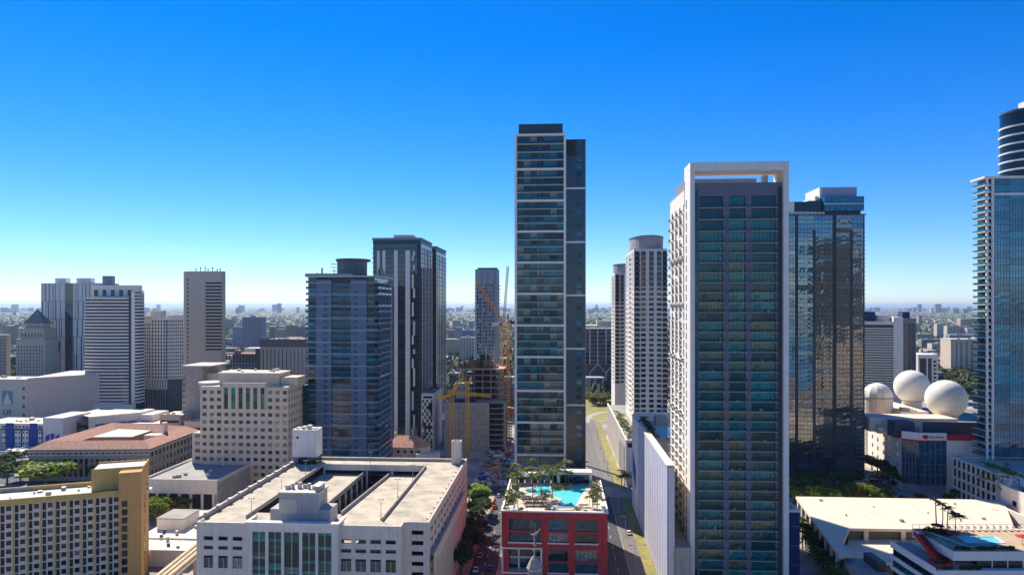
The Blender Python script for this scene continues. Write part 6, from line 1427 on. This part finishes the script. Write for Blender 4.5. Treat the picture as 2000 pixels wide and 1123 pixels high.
def trunk_mesh(seed):
    r = random.Random(seed); m = MB(); m.cyl(0,0,0,0.55,0.055,0.035,8)
    for k in range(5):
        a = k*1.3+r.uniform(0,0.5); m.beam((0,0,0.40+0.02*k), (0.32*cos(a),0.32*sin(a),0.80+r.uniform(-0.1,0.1)), 0.03)
    return m.mesh('trunk', WOOD)
TRUNK = [trunk_mesh(i) for i in range(3)]; _tn = [0]
def tree(loc, h_, w_, kind, label, group=None):
    _tn[0] += 1; i = _tn[0]; e = empty('leafy_tree', loc, i*1.7, label, 'tree', group)
    O('trunk', TRUNK[i%3], e, sc=(h_*0.8, h_*0.8, h_)); O('crown', CROWN[kind][i%3], e, (0,0,h_*0.62), sc=(w_*0.5, w_*0.5, h_*0.42))
rv = random.Random(12)
G1 = 'street trees along the garage'
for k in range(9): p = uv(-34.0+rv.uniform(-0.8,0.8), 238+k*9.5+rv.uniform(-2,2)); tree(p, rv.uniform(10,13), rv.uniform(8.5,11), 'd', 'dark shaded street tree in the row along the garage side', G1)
for a, b_ in ((916,968),(932,972),(947,966),(938,958)): tree(gnd(a, b_+14), 7.5, 8.5, 'b' if a % 3 else 'm', 'bright green street tree at the corner behind the garage', 'trees at the corner behind the garage')
tree(gnd(88,956), 15, 26, 'b', 'broad bright lime-green tree behind the ochre hotel'); tree(gnd(14,945), 13, 15, 'd', 'dark green tree at the left edge behind the ochre hotel')
for a, b_ in ((48,925),(70,920),(8,912),(30,905)): tree(gnd(a,b_), 9, 9, 'm', 'small green tree on the plaza left of the tiled courthouse', 'plaza trees at left')
for a, b_ in ((205,925),(230,930),(68,905),(82,930),(150,935),(40,938),(110,928),(185,936),(10,925)): tree(gnd(a,b_), 10, 10, 'd' if a < 100 else 'm', 'mid green tree before the courthouse front', 'trees before the courthouse')
tree(gnd(262,932), 11, 19, 'o', 'olive green spreading tree at the courthouse front right corner'); tree(gnd(278,925), 9, 12, 'm', 'rounded green tree left of the concrete hall')
for a, b_ in ((292,1018),(305,1024),(318,1012),(300,1000)): tree(gnd(a,b_), 11, 10, 'b', 'bright green tree squeezed between ochre hotel and white roof', 'trees beside the ochre hotel')
for k in range(9): tree(gnd(348+k*13, 1012-k*7), 10, 9.5, 'o', 'olive hedge-like tree in the row between concrete hall and garage', 'row between concrete hall and garage')
for k in range(9): tree(gnd(452+k*9, 968-k*4+(k%2)*9), 9, 8, 'm', 'leafy green tree between garage and cream office', 'trees below the cream office')
for k in range(17): tree(gnd(1553+k*10.5, 984+(k%3)*6), rv.uniform(11,14), rv.uniform(11,14), 'o' if k % 4 == 3 else 'b' if k % 2 else 'm', 'sunlit tree in the belt behind the beige hall roof', 'tree belt behind the hall')
for k in range(8): tree(gnd(1703+k*11, 918+k*5.5), rv.uniform(9,12), rv.uniform(9,12), 'd', 'dark tree along the street before the corner building', 'trees before the corner building')
for k in range(7): tree(gnd(1560+k*18, 950+(k%2)*6), 9, 10, 'm', 'dark tree at the foot of the mirror tower', 'trees below the mirror tower')
for a, b_ in ((1868,975),(1850,985),(1800,985),(1770,990)): tree(gnd(a,b_), 6, 6, 'm', 'small green tree beside the townhouse block', 'trees by the townhouses')
for k in range(8): tree(gnd(1153+k*5, 783+(k%3)*4), 10, 13, 'o', 'olive tree by the station viaduct', 'trees below the station')
for k in range(5): tree(gnd(986+k*4, 806+(k%2)*5), 13, 13, 'b' if k % 2 else 'o', 'yellow-green tree behind the construction site', 'trees behind the construction site')
for k in range(13): tree(gnd(438+k*6, 741+(k%3)*4), 9, 13, 'm', 'tree in the green patch beyond the cream office', 'green patch beyond the cream office')
for k in range(30): tree(gnd(1836+(k*29)%74, 706+(k*17)%66+8), rv.uniform(9,14), rv.uniform(12,18), 'dmo'[k%3], 'tree in the grove around the peach apartment block', 'grove at far right')
for k in range(8): tree(gnd(874+(k*13)%52, 668+(k*7)%24), 13, 20, 'mo'[k%2], 'tree between the twin tower and the slim tower', 'trees left of the slim tower')
# street lamps
def street_lamp(loc, rz, label, group):
    e = empty('street_lamp', loc, rz, label, 'street lamp', group); O('pole', MB().cyl(0,0,0,8.5,0.13,0.08,8).mesh('pole', STEEL), e); O('arm', MB().box(0,-0.05,8.4,2.0,0.05,8.52).mesh('arm', STEEL), e); O('lamp_head', MB().box(1.5,-0.16,8.25,2.2,0.16,8.395).mesh('lamp_head', DGREY), e)
for k in range(7): street_lamp(uv(-21.2, 245+k*16, 0.13), radians(180)-GA, 'street lamp on the pavement left of the red podium', 'lamps left of the red podium')
for k in range(8): street_lamp(uv(27.8, 250+k*34), -GA+radians(180), 'street lamp beside the rail tracks', 'lamps beside the tracks')
# palms
def frond_mesh(L=1.0, seed=0):
    r = random.Random(seed); m = MB(); N = 9; pts = []
    for k in range(N+1):
        t = k/N; pts.append((L*t*(1-0.12*t*t), 0, L*(0.30*t-0.62*t*t)))
    for k in range(N): m.beam(pts[k], pts[k+1], 0.02)
    for k in range(1, N+1):
        p = pts[k]; w_ = 0.26*L*sin(pi*min(0.97, 0.12+0.85*k/N))+0.03
        for s in (-1, 1): m.poly([(p[0]-0.05*L,0,p[2]), (p[0]+0.05*L,s*0.01,p[2]), (p[0]+0.17*L,s*w_,p[2]-0.10*L), (p[0]+0.09*L,s*w_,p[2]-0.12*L)])
    return m
L_PALM = leafmat('palm_leaf', (0.08,0.11,0.02), (0.27,0.29,0.05)); L_PALMD = leafmat('palm_leaf_dark', (0.03,0.05,0.015), (0.08,0.10,0.03))
FR = [frond_mesh(1.0, i).mesh('frond', L_PALM) for i in range(2)]; FRD = [frond_mesh(1.0, i).mesh('frond', L_PALMD) for i in range(2)]
def _ptrunk(seed):
    r = random.Random(seed); m = MB(); b0 = r.uniform(-0.05,0.05); n = 8; prev = (0,0,0)
    for k in range(1, n+1):
        t = k/n; q = (b0*t*t, 0.03*sin(t*3), t); m.beam(prev, q, 0.035*(1.25-0.5*t)); prev = q
    return m.mesh('trunk', PTRUNK), prev
PT = [_ptrunk(i) for i in range(4)]; _pn = [0]; _pc = {}
def palm(loc, h_, L, label, group=None, dark=False, nf=13, split=True):
    _pn[0] += 1; i = _pn[0]; r = random.Random(i); tm, top = PT[i%4]; e = empty('palm_tree', loc, i*2.1, label, 'palm', group); O('trunk', tm, e, sc=(h_, h_, h_)); f = FRD if dark else FR
    if split:
        for k in range(nf):
            a = k*2*pi/nf*1.0+r.uniform(-0.2,0.2); up = r.uniform(-0.75,0.35); O('frond', f[k%2], e, (top[0]*h_, top[1]*h_, h_), rot=(0, up, a), sc=L*r.uniform(0.85,1.15))
    else:
        key = (dark, i % 3)
        if key not in _pc:
            m = MB(); src = frond_mesh(1.0, 0)
            for k in range(12):
                M = mathutils.Euler((0, r.uniform(-0.75,0.35), k*2*pi/12), 'XYZ').to_matrix(); m._add([tuple(M @ mathutils.Vector(v)) for v in src.v], src.f)
            _pc[key] = m.mesh('crown', L_PALMD if dark else L_PALM)
        O('crown', _pc[key], e, (top[0]*h_, top[1]*h_, h_), sc=L)
PP = ((1005,938,6.5,2.6),(1000,955,6,2.8),(1010,962,7,2.8),(1013,972,9,3.0),(1022,950,7,2.6),(1038,934,7.5,2.4),(1041,975,8.5,3.0),(1052,951,5,2.4),(1057,969,9.5,3.2),(1066,941,6,2.6),(1078,972,10,3.2),(1083,942,6.5,2.8),(1092,944,7,2.8),(1104,946,9,3.0),(1110,947,5,2.4),(1120,938,4.5,2.2),(1060,990,5,2.2),(1068,992,4.5,2.0),(1012,998,5.5,2.6),(1003,996,5,2.4),(992,996,4,2.0),(990,978,4,2.2),(1030,938,5,2.2),(1163,972,6,2.0),(1158,990,6,2.2),(1166,992,7,2.4),(1152,990,4,1.8))
for a, b_, h_, L in PP: palm(gnd(a, b_, ZD), h_, L, 'palm tree on the red podium pool deck', 'palms around the large pool')
p = (1829,1027,9.2,1.8), (1840,1030,8.6,1.7), (1851,1032,7.4,1.9), (1866,1042,6.2,2.4)
for (a, b_, h_, L), lb in zip(p, ('tallest leftmost palm on the hotel roof', 'slim palm second from left on the hotel roof', 'palm third from left on the hotel roof', 'bushiest rightmost palm on the hotel roof')): palm(gnd(a, b_, ZT), h_*0.82, L, lb, None, True)
for k in range(30): palm(gnd(1562+(k%15)*6.0+(k//15)*10, 1056+(k%15)*8.5+(k%2)*8-(k//15)*2), rv.uniform(6.5,10), rv.uniform(3.2,4.2), 'palm in the dense row along the glazed hall side', 'palms along the hall', k % 3 == 0)
for k in range(9): palm(gnd(306+k*9, 910-k*5.2), rv.uniform(10,13), 3.4, 'tall palm along the right side of the tiled courthouse', 'palms beside the courthouse', True, split=False)
for k in range(8): palm(gnd(1214+(k%4)*6, 945+(k//4)*9), rv.uniform(6,8), 2.6, 'palm at the rail crossing beside the white podium wall', 'palms at the rail crossing', split=False)
for k in range(4): palm(gnd(935+k*4, 1075-k*14), 11, 2.6, 'slender palm on the pavement opposite the red podium', 'pavement palms', True, split=False)
for k in range(7): palm(uv(37.5+k%2*2, 372+k*11, 22.6), 5, 2.6, 'palm on the garage podium roof below the crowned towers', 'palms on the podium roof', split=False)
for k in range(6): palm(uv(38.0+(k%2), 285+k*6, 40.9), 3.2, 2.2, 'palm on the white parking podium roof', 'palms on the parking podium', True, split=False)
for k in range(5): palm((HX0+2+k*1.1, HY0+0.5+k*0.7, ZL-0.44), 1.2, 1.1, 'small potted palm on the lower hotel terrace', 'potted palms on the hotel terrace', True, split=False)
for k in range(7): palm(gnd(1925+k*11, 925+k*4, 19.5), 4.5, 2.4, 'palm on the townhouse block roof', 'palms on the townhouse roof', split=False)
# low planting: shrub beds, each bed one mass of leaves
def shrub_bed(loc_list, label, mat, s=0.28, name='shrub_bed', cat='shrubs', parent=None):
    r = random.Random(len(loc_list)); m = MB()
    for (x, y, z, R, n) in loc_list:
        for _ in range(n):
            a = r.uniform(0,2*pi); q = R*sqrt(r.random()); h_ = r.random()*R*0.9*(1-(q/R)**2)+0.05; c = mathutils.Vector((x+q*cos(a), y+q*sin(a), z+h_)); u = mathutils.Vector((r.gauss(0,1),r.gauss(0,1),r.gauss(0,1))).normalized(); v = u.cross(mathutils.Vector((r.gauss(0,1),r.gauss(0,1),1))).normalized(); k = s*r.uniform(0.6,1.3); m.poly([tuple(c-u*k), tuple(c+v*k*0.6), tuple(c+u*k), tuple(c-v*k*0.6)])
    return tag(m.build(name, mat), label, cat, kind='stuff')
def b2w(B, x, y): return (B.X+x*B.c-y*B.s, B.D+x*B.s+y*B.c)
L_ = []
for x0, x1, y0, y1, z in PLANT:
    n = max(3, int((x1-x0)*(y1-y0)/2.2))
    for k in range(n): x, y = rv.uniform(x0,x1), rv.uniform(y0,y1); w_ = b2w(RP, x, y); L_.append((w_[0], w_[1], z, rv.uniform(0.7,1.3), 45))
for k in range(26): g = gnd(rv.uniform(1080,1108), rv.uniform(946,954), ZD+0.35); L_.append((g[0], g[1], ZD+0.35, 1.0, 45))
shrub_bed(L_, 'leafy planting in the pool deck beds', L_MID)
L_ = [(HX1+1+rv.uniform(0,16), HY0+rv.uniform(0.4,1.3), ZT+0.4, 0.7, 40) for _ in range(30)]+[(HX1+5.5+rv.uniform(-2.4,2.4), HY1-3.5+rv.uniform(-2.4,1.5), ZT, 1.5, 70) for _ in range(18)]+[(HX1-3+rv.uniform(0,9), HY0-0.6+rv.uniform(-0.3,0.6), ZL-0.4, 0.8, 40) for _ in range(14)]
shrub_bed(L_, 'dark planting round the hotel roof pool', L_DARK)
L_ = []
for k in range(60): q = uv(37+rv.uniform(0,4), 284+rv.uniform(0,44), 41.6); L_.append((q[0], q[1], 41.2, rv.uniform(0.8,1.5), 35))
for k in range(60): q = uv(37+rv.uniform(0,5), 368+rv.uniform(0,100), 22.6); L_.append((q[0], q[1], 22.6, rv.uniform(1,1.8), 30))
for k in range(40): g = gnd(rv.uniform(1910,2000), rv.uniform(905,960), 20); L_.append((g[0], g[1], 19.6, rv.uniform(1,1.8), 35))
shrub_bed(L_, 'roof garden greenery on the right-hand podiums', L_MID)
# pool deck furniture: sail canopy, loungers, parasols
e = empty('sail_canopy', gnd(1020, 944, ZD), 0.2, 'white hip-roofed cabana canopy among the palms on the pool deck', 'canopy')
m = MB(); m._add([(-3.4,-2.4,3.4),(3.4,-2.4,3.4),(3.4,2.4,3.4),(-3.4,2.4,3.4),(-1.2,0,5.0),(1.2,0,5.0)], [(0,1,5,4),(1,2,5),(2,3,4,5),(3,0,4)]); m.build('canopy', WHITE, e)
for x in (-3.2,3.2):
    for y in (-2.2,2.2): MB().box(x-0.08,y-0.08,0,x+0.08,y+0.08,3.4).build('post', WHITE2, e)
for k in range(30):
    a, b_ = 1028+(k%10)*4.6+(k//10)*1.5, 973+(k//10)*7; lounger(gnd(a, b_, ZD+0.01), 2.6+0.1*(k%3), 'lounger in the sunbathing rows left of the large pool', 'loungers left of the large pool', LM if k >= 10 else LM2)
for k in range(16): lounger(gnd(1126+k*2.2-(k//8)*8, 997-(k//8)*5, ZD+0.01), 0.4, 'lounger in the front right corner of the large pool deck', 'loungers front right of the large pool', LM if k % 2 else LM2)
for k in range(9): lounger(gnd(1082+k*4.4, 997.5, ZD+0.01), 0.1, 'lounger along the front edge of the large pool deck', 'loungers along the deck front', LM)
for k in range(6): parasol(gnd(1032+k*9, 981-(k%2)*6, ZD+0.01), 1.3, 2.2, matte('cream_canvas', (0.66,0.55,0.46), var=0.05), 'small cream parasol among the loungers by the large pool', group='parasols by the large pool')
# ================================================================== cars
def car_meshes(mat):
    m = MB(); sec = [(-2.2,0.35,0.62),(-2.1,0.30,0.86),(-1.4,0.25,0.95),(0.9,0.25,0.93),(1.9,0.27,0.80),(2.2,0.35,0.62)]
    vs = []; 
    for x, z0, z1 in sec: vs += [(x,-0.9,z0),(x,0.9,z0),(x,0.86,z1),(x,-0.86,z1)]
    fs = [(3,2,1,0),(20,21,22,23)]
    for k in range(5):
        o = k*4; fs += [(o+i, o+(i+1)%4, o+4+(i+1)%4, o+4+i) for i in range(4)]
    m._add(vs, fs); body = m.mesh('body', mat)
    m = MB(); m._add([(-1.7,-0.84,0.93),(1.0,-0.84,0.92),(1.0,0.84,0.92),(-1.7,0.84,0.93),(-1.2,-0.68,1.42),(0.3,-0.68,1.44),(0.3,0.68,1.44),(-1.2,0.68,1.42)],[(0,1,5,4),(1,2,6,5),(2,3,7,6),(3,0,4,7)]); cab = m.mesh('windows', G_NAVY)
    m = MB(); m.box(-1.22,-0.69,1.423,0.32,0.69,1.48); rf = m.mesh('roof', mat); return body, cab, rf
WHL = MB().cyl(0,0,-0.1,0.1,0.33,0.33,12).mesh('wheel', BLACK)
CARS = [('white', car_meshes(matte('car_white', (0.75,0.75,0.76), rough=0.3, var=0.02))), ('silver', car_meshes(matte('car_silver', (0.42,0.43,0.45), rough=0.3, var=0.02))), ('black', car_meshes(matte('car_black', (0.02,0.02,0.025), rough=0.25, var=0.02))), ('red', car_meshes(matte('car_red', (0.42,0.02,0.02), rough=0.3, var=0.02))), ('blue', car_meshes(matte('car_blue', (0.03,0.08,0.25), rough=0.3, var=0.02)))]
def car(loc, rz, ci, where, group=None):
    cn, (b_, c, rf) = CARS[ci]; e = empty('parked_car', (loc[0], loc[1], loc[2]+0.02), rz, cn+' car '+where, 'car', group); O('body', b_, e); O('windows', c, e); O('roof', rf, e)
    for x in (-1.35, 1.35):
        for y in (-0.82, 0.82): O('wheel', WHL, e, (x, y, 0.33), rot=(radians(90),0,0))
car(gnd(1228,1042), radians(90)-GA, 0, 'parked alone on the gravel beside the rail tracks')
sg = 'cars in the street left of the red podium'
for k, (u, v) in enumerate(((-29.5,258),(-29.5,290),(-24.5,270),(-24.5,306),(-29.6,320),(-29.6,340),(-24.5,246),(-24.6,330),(-29.5,244),(-29.4,276),(-24.5,318),(-29.5,306))): car(uv(u, v), radians(90)-GA, (k*3+1) % 5, 'in the street between garage and red podium', sg)
for k in range(14): g = gnd(1700+(k%7)*9+(k//7)*4, 931+(k//7)*9+(k%7)*1.2); car(g, radians(20), k % 5, 'in the parking lot behind the beige hall', 'cars in the lot behind the hall')
for k in range(12): g = gnd(2+(k%6)*9, 893+(k//6)*12); car(g, radians(15), (k*2) % 5, 'parked near the blue college garage', 'cars at the left edge')
for k in range(8): car(uv(60+k*14, 349+(k%2)*6), -GA, k % 5, 'on the cross street right of the rail crossing', 'cars on the cross street')
for k in range(5): car(uv(21.5+(k%2)*3, 620+k*14), radians(90)-GA, (k+1) % 5, 'on the far road beyond the tracks', 'cars on the far road')

# ================================================================== the wider city out to the horizon
rc = random.Random(77)
PAL = [matte('far_white', (0.56,0.54,0.50), var=0.06), matte('far_cream', (0.46,0.40,0.31), var=0.06), matte('far_grey', (0.26,0.26,0.26), var=0.08), matte('far_tan', (0.36,0.28,0.21), var=0.08), matte('far_pink', (0.42,0.30,0.24), var=0.08), matte('far_blue', (0.22,0.27,0.34), var=0.08)]
PN = ('white','cream','grey','tan','pinkish','blue-grey')
_fm = {}
def far_building(loc, w_, d_, h_, i, where, group, rz):
    """a distant block with window bands, flat roof and roof hut"""
    e = empty('distant_building', loc, rz, PN[i]+' '+where, 'building', group); O('block', boxmesh(round(w_), round(d_), round(h_), PAL[i]), e)
    w_, d_, h_ = round(w_), round(d_), round(h_); O('roof', boxmesh(w_-1.0, d_-1.0, 0.5, ROOFW if i % 2 else ROOFG), e, (0.5,0.5,h_)); O('roof_hut', boxmesh(max(2, w_//4), max(2, d_//4), 2.5, PAL[i]), e, (w_*0.3, d_*0.4, h_+0.5))
    key = (w_, h_)
    if key not in _fm:
        m = MB(); n = max(1, int(h_/3.4)); c = max(2, int(w_/4.5))
        for k in range(n):
            for j in range(c): x = w_*(j+0.25)/c; m.box(x, -0.12, k*3.4+1.1, x+w_*0.5/c, -0.003, k*3.4+2.6)
        _fm[key] = m.mesh('windows', G_NAVY)
    O('windows', _fm[key], e)['kind'] = 'stuff'
# mid-distance buildings in the gaps one can see through
for px, D, w_, h_, i, lb in ((474,1250,36,75,5,'apartment tower with vertical strips beyond the cream office'),(526,1500,34,50,5,'apartment block left of the tan one'),(556,1550,26,52,3,'apartment block between two grey ones'),(578,1500,30,50,2,'apartment block beside the blue tower edge'),(898,1150,30,42,0,'round-looking apartment block left of the slim tower'),(896,1700,48,36,5,'office row left of the slim tower, farther'),(1850,1900,60,40,0,'hospital slab among the far right buildings'),(1876,2300,110,52,1,'long hospital block at far right'),(1830,2100,40,40,0,'slab left of the long hospital'),(1855,1650,62,26,5,'dark-windowed office behind the grove'),(1800,1500,50,22,2,'low office right of the grey slab'),(1905,1400,30,30,3,'block beside the right glass tower'),(1770,2600,50,30,0,'tall block far behind the grey slab'),(1790,1750,40,24,1,'cream block right of the grey slab'),(1820,1400,44,18,0,'flat block near the expressway'),(1150,1600,60,30,0,'block beyond the station office'),(1170,1300,36,36,3,'block right behind the station office'),(880,1350,50,16,0,'low block beside the twin tower'),(875,1900,60,28,4,'block far beyond the twin tower'),(444,1600,40,18,0,'low block far beyond the slotted tower'),(455,1100,40,12,1,'low block beyond the green patch'),(20,1600,60,18,0,'low hall far beyond the pyramid roof'),(0,1100,44,14,1,'low hall at far left edge'),(1140,2200,60,26,2,'block on the skyline right of the tallest tower')):
    far_building(((px-1000)/F*D, D, 0), w_, 18, h_, i, lb, None, -GA)
def dens(n, near, far_):
    """points over the ground, thicker near the viewer, inside the view"""
    for _ in range(n):
        t = rc.random(); D = 1.0/((1-t)/near+t/far_); yield ((rc.uniform(-130, 2130)-1000)/F*D, D)
cnt = 0
for x, y in dens(900, 800, 3600):
    px = 1000+x/y*F
    for lo, hi, wh in ((0,28,'left of the pyramid roof'),(438,596,'between slotted and blue tower'),(873,926,'left of the slim tower'),(1147,1190,'right of the tallest tower'),(1693,1900,'right of the mirror tower')):
        if lo < px < hi:
            if y < 1100 and wh[0] == 'r' and px < 1200: break
            w_, h_ = rc.choice([12,18,24,34]), rc.choice([4,6,9,14]); i = rc.randrange(5)
            far_building((x, y, 0), w_, rc.choice([12,16,24]), h_, i, {4:'flat ',6:'low ',9:'three-storey ',14:'taller '}[h_]+{12:'narrow',18:'small',24:'mid-size',34:'long'}[w_]+(' nearer' if y < 1400 else ' far')+' district building '+wh, 'low-rises beyond the towers', rc.choice([0,-GA,0.25])); cnt += 1; break
print('low-rises', cnt)
m = MB()
for x, y in dens(2600, 1100, 14000):
    w_, d_, h_ = rc.uniform(9,34), rc.uniform(9,30), rc.choice([3.5,4,5,6,8,10]); m.m = rc.randrange(6)
    if rc.random() < 0.035: h_ = rc.uniform(18, 55)
    if rc.random() < 0.05: w_ *= 2.5
    m.box(x, y, 0, x+w_, y+d_, h_)
for k in range(260):       # skyline on the horizon
    D = rc.uniform(9000, 16000); x = (rc.uniform(-100,2100)-1000)/F*D; m.m = rc.choice([2,5,5,0]); m.box(x, D, 0, x+rc.uniform(30,120), D+40, rc.uniform(25,75) if rc.random() < 0.85 else rc.uniform(80,140))
tag(m.build('far_city', PAL), 'mass of pale houses and blocks spreading to the horizon', 'city', kind='stuff')
m = MB(); ico = [(0,0,0.9),(0.9,0,0.25),(0.28,0.86,0.25),(-0.73,0.53,0.25),(-0.73,-0.53,0.25),(0.28,-0.86,0.25),(0.6,0.4,0.68),(-0.5,0.5,0.6)]
fc = [(0,1,2),(0,2,3),(0,3,4),(0,4,5),(0,5,1)]
for x, y in dens(27000, 700, 15000):
    if y < 900 and rc.random() < 0.55: continue
    s = rc.uniform(4,9)*(1+y/9000); h_ = rc.uniform(6,12); r = rc.uniform(0,6.28); ca, sa = cos(r), sin(r)
    vs = [((x+s*(a*ca-b_*sa)*rc.uniform(0.7,1.2)), (y+s*(a*sa+b_*ca)*rc.uniform(0.7,1.2)), h_*(c+0.1)*rc.uniform(0.8,1.2)) for a, b_, c in ico[:6]]; vs += [(v[0], v[1], 0) for v in vs[1:6]]
    m.m = rc.randrange(3); m._add(vs, fc+[(1,6,7,2),(2,7,8,3),(3,8,9,4),(4,9,10,5),(5,10,6,1)])
tag(m.build('far_woods', [matte('canopy_dark',(0.035,0.06,0.016),var=0.4,scale=0.5), matte('canopy_mid',(0.065,0.09,0.025),var=0.4,scale=0.5), matte('canopy_light',(0.11,0.13,0.035),var=0.4,scale=0.5)]), 'leafy suburb tree canopy stretching to the horizon', 'trees', kind='stuff')
# ------------------------------------------------------------------ haze
hm = bpy.data.materials.new('haze'); hm.use_nodes = True; t = hm.node_tree; t.nodes.remove(t.nodes['Principled BSDF'])
pv = t.nodes.new('ShaderNodeVolumePrincipled'); pv.inputs['Color'].default_value = (0.58,0.74,0.96,1); pv.inputs['Density'].default_value = 0.000034; pv.inputs['Anisotropy'].default_value = 0.3
t.links.new(pv.outputs[0], t.nodes['Material Output'].inputs['Volume'])
m = MB(); m.box(-70000,-70000,-1.0,70000,70000,215); tag(m.build('haze', hm), kind='stuff')

# ------------------------------------------------------------------ labels that tell the members of a group apart: their order from the left
ORD = ['first','second','third','fourth','fifth','sixth','seventh','eighth','ninth','tenth','eleventh','twelfth','thirteenth','fourteenth','fifteenth','sixteenth','seventeenth','eighteenth','nineteenth','twentieth']
byl = {}
for o in COL.objects:
    if o.parent is None and 'label' in o and 'group' in o: byl.setdefault(o['label'], []).append(o)
for lb, os_ in byl.items():
    if len(os_) < 2 or len(os_) > 40: continue
    os_.sort(key=lambda o: o.location.x/o.location.y)
    n = len(os_)
    for i, o in enumerate(os_):
        w_ = (ORD[i]+' from left') if i < 20 else (ORD[n-1-i]+' from right')
        if len((lb+' '+w_).split()) <= 16: o['label'] = lb+', '+w_
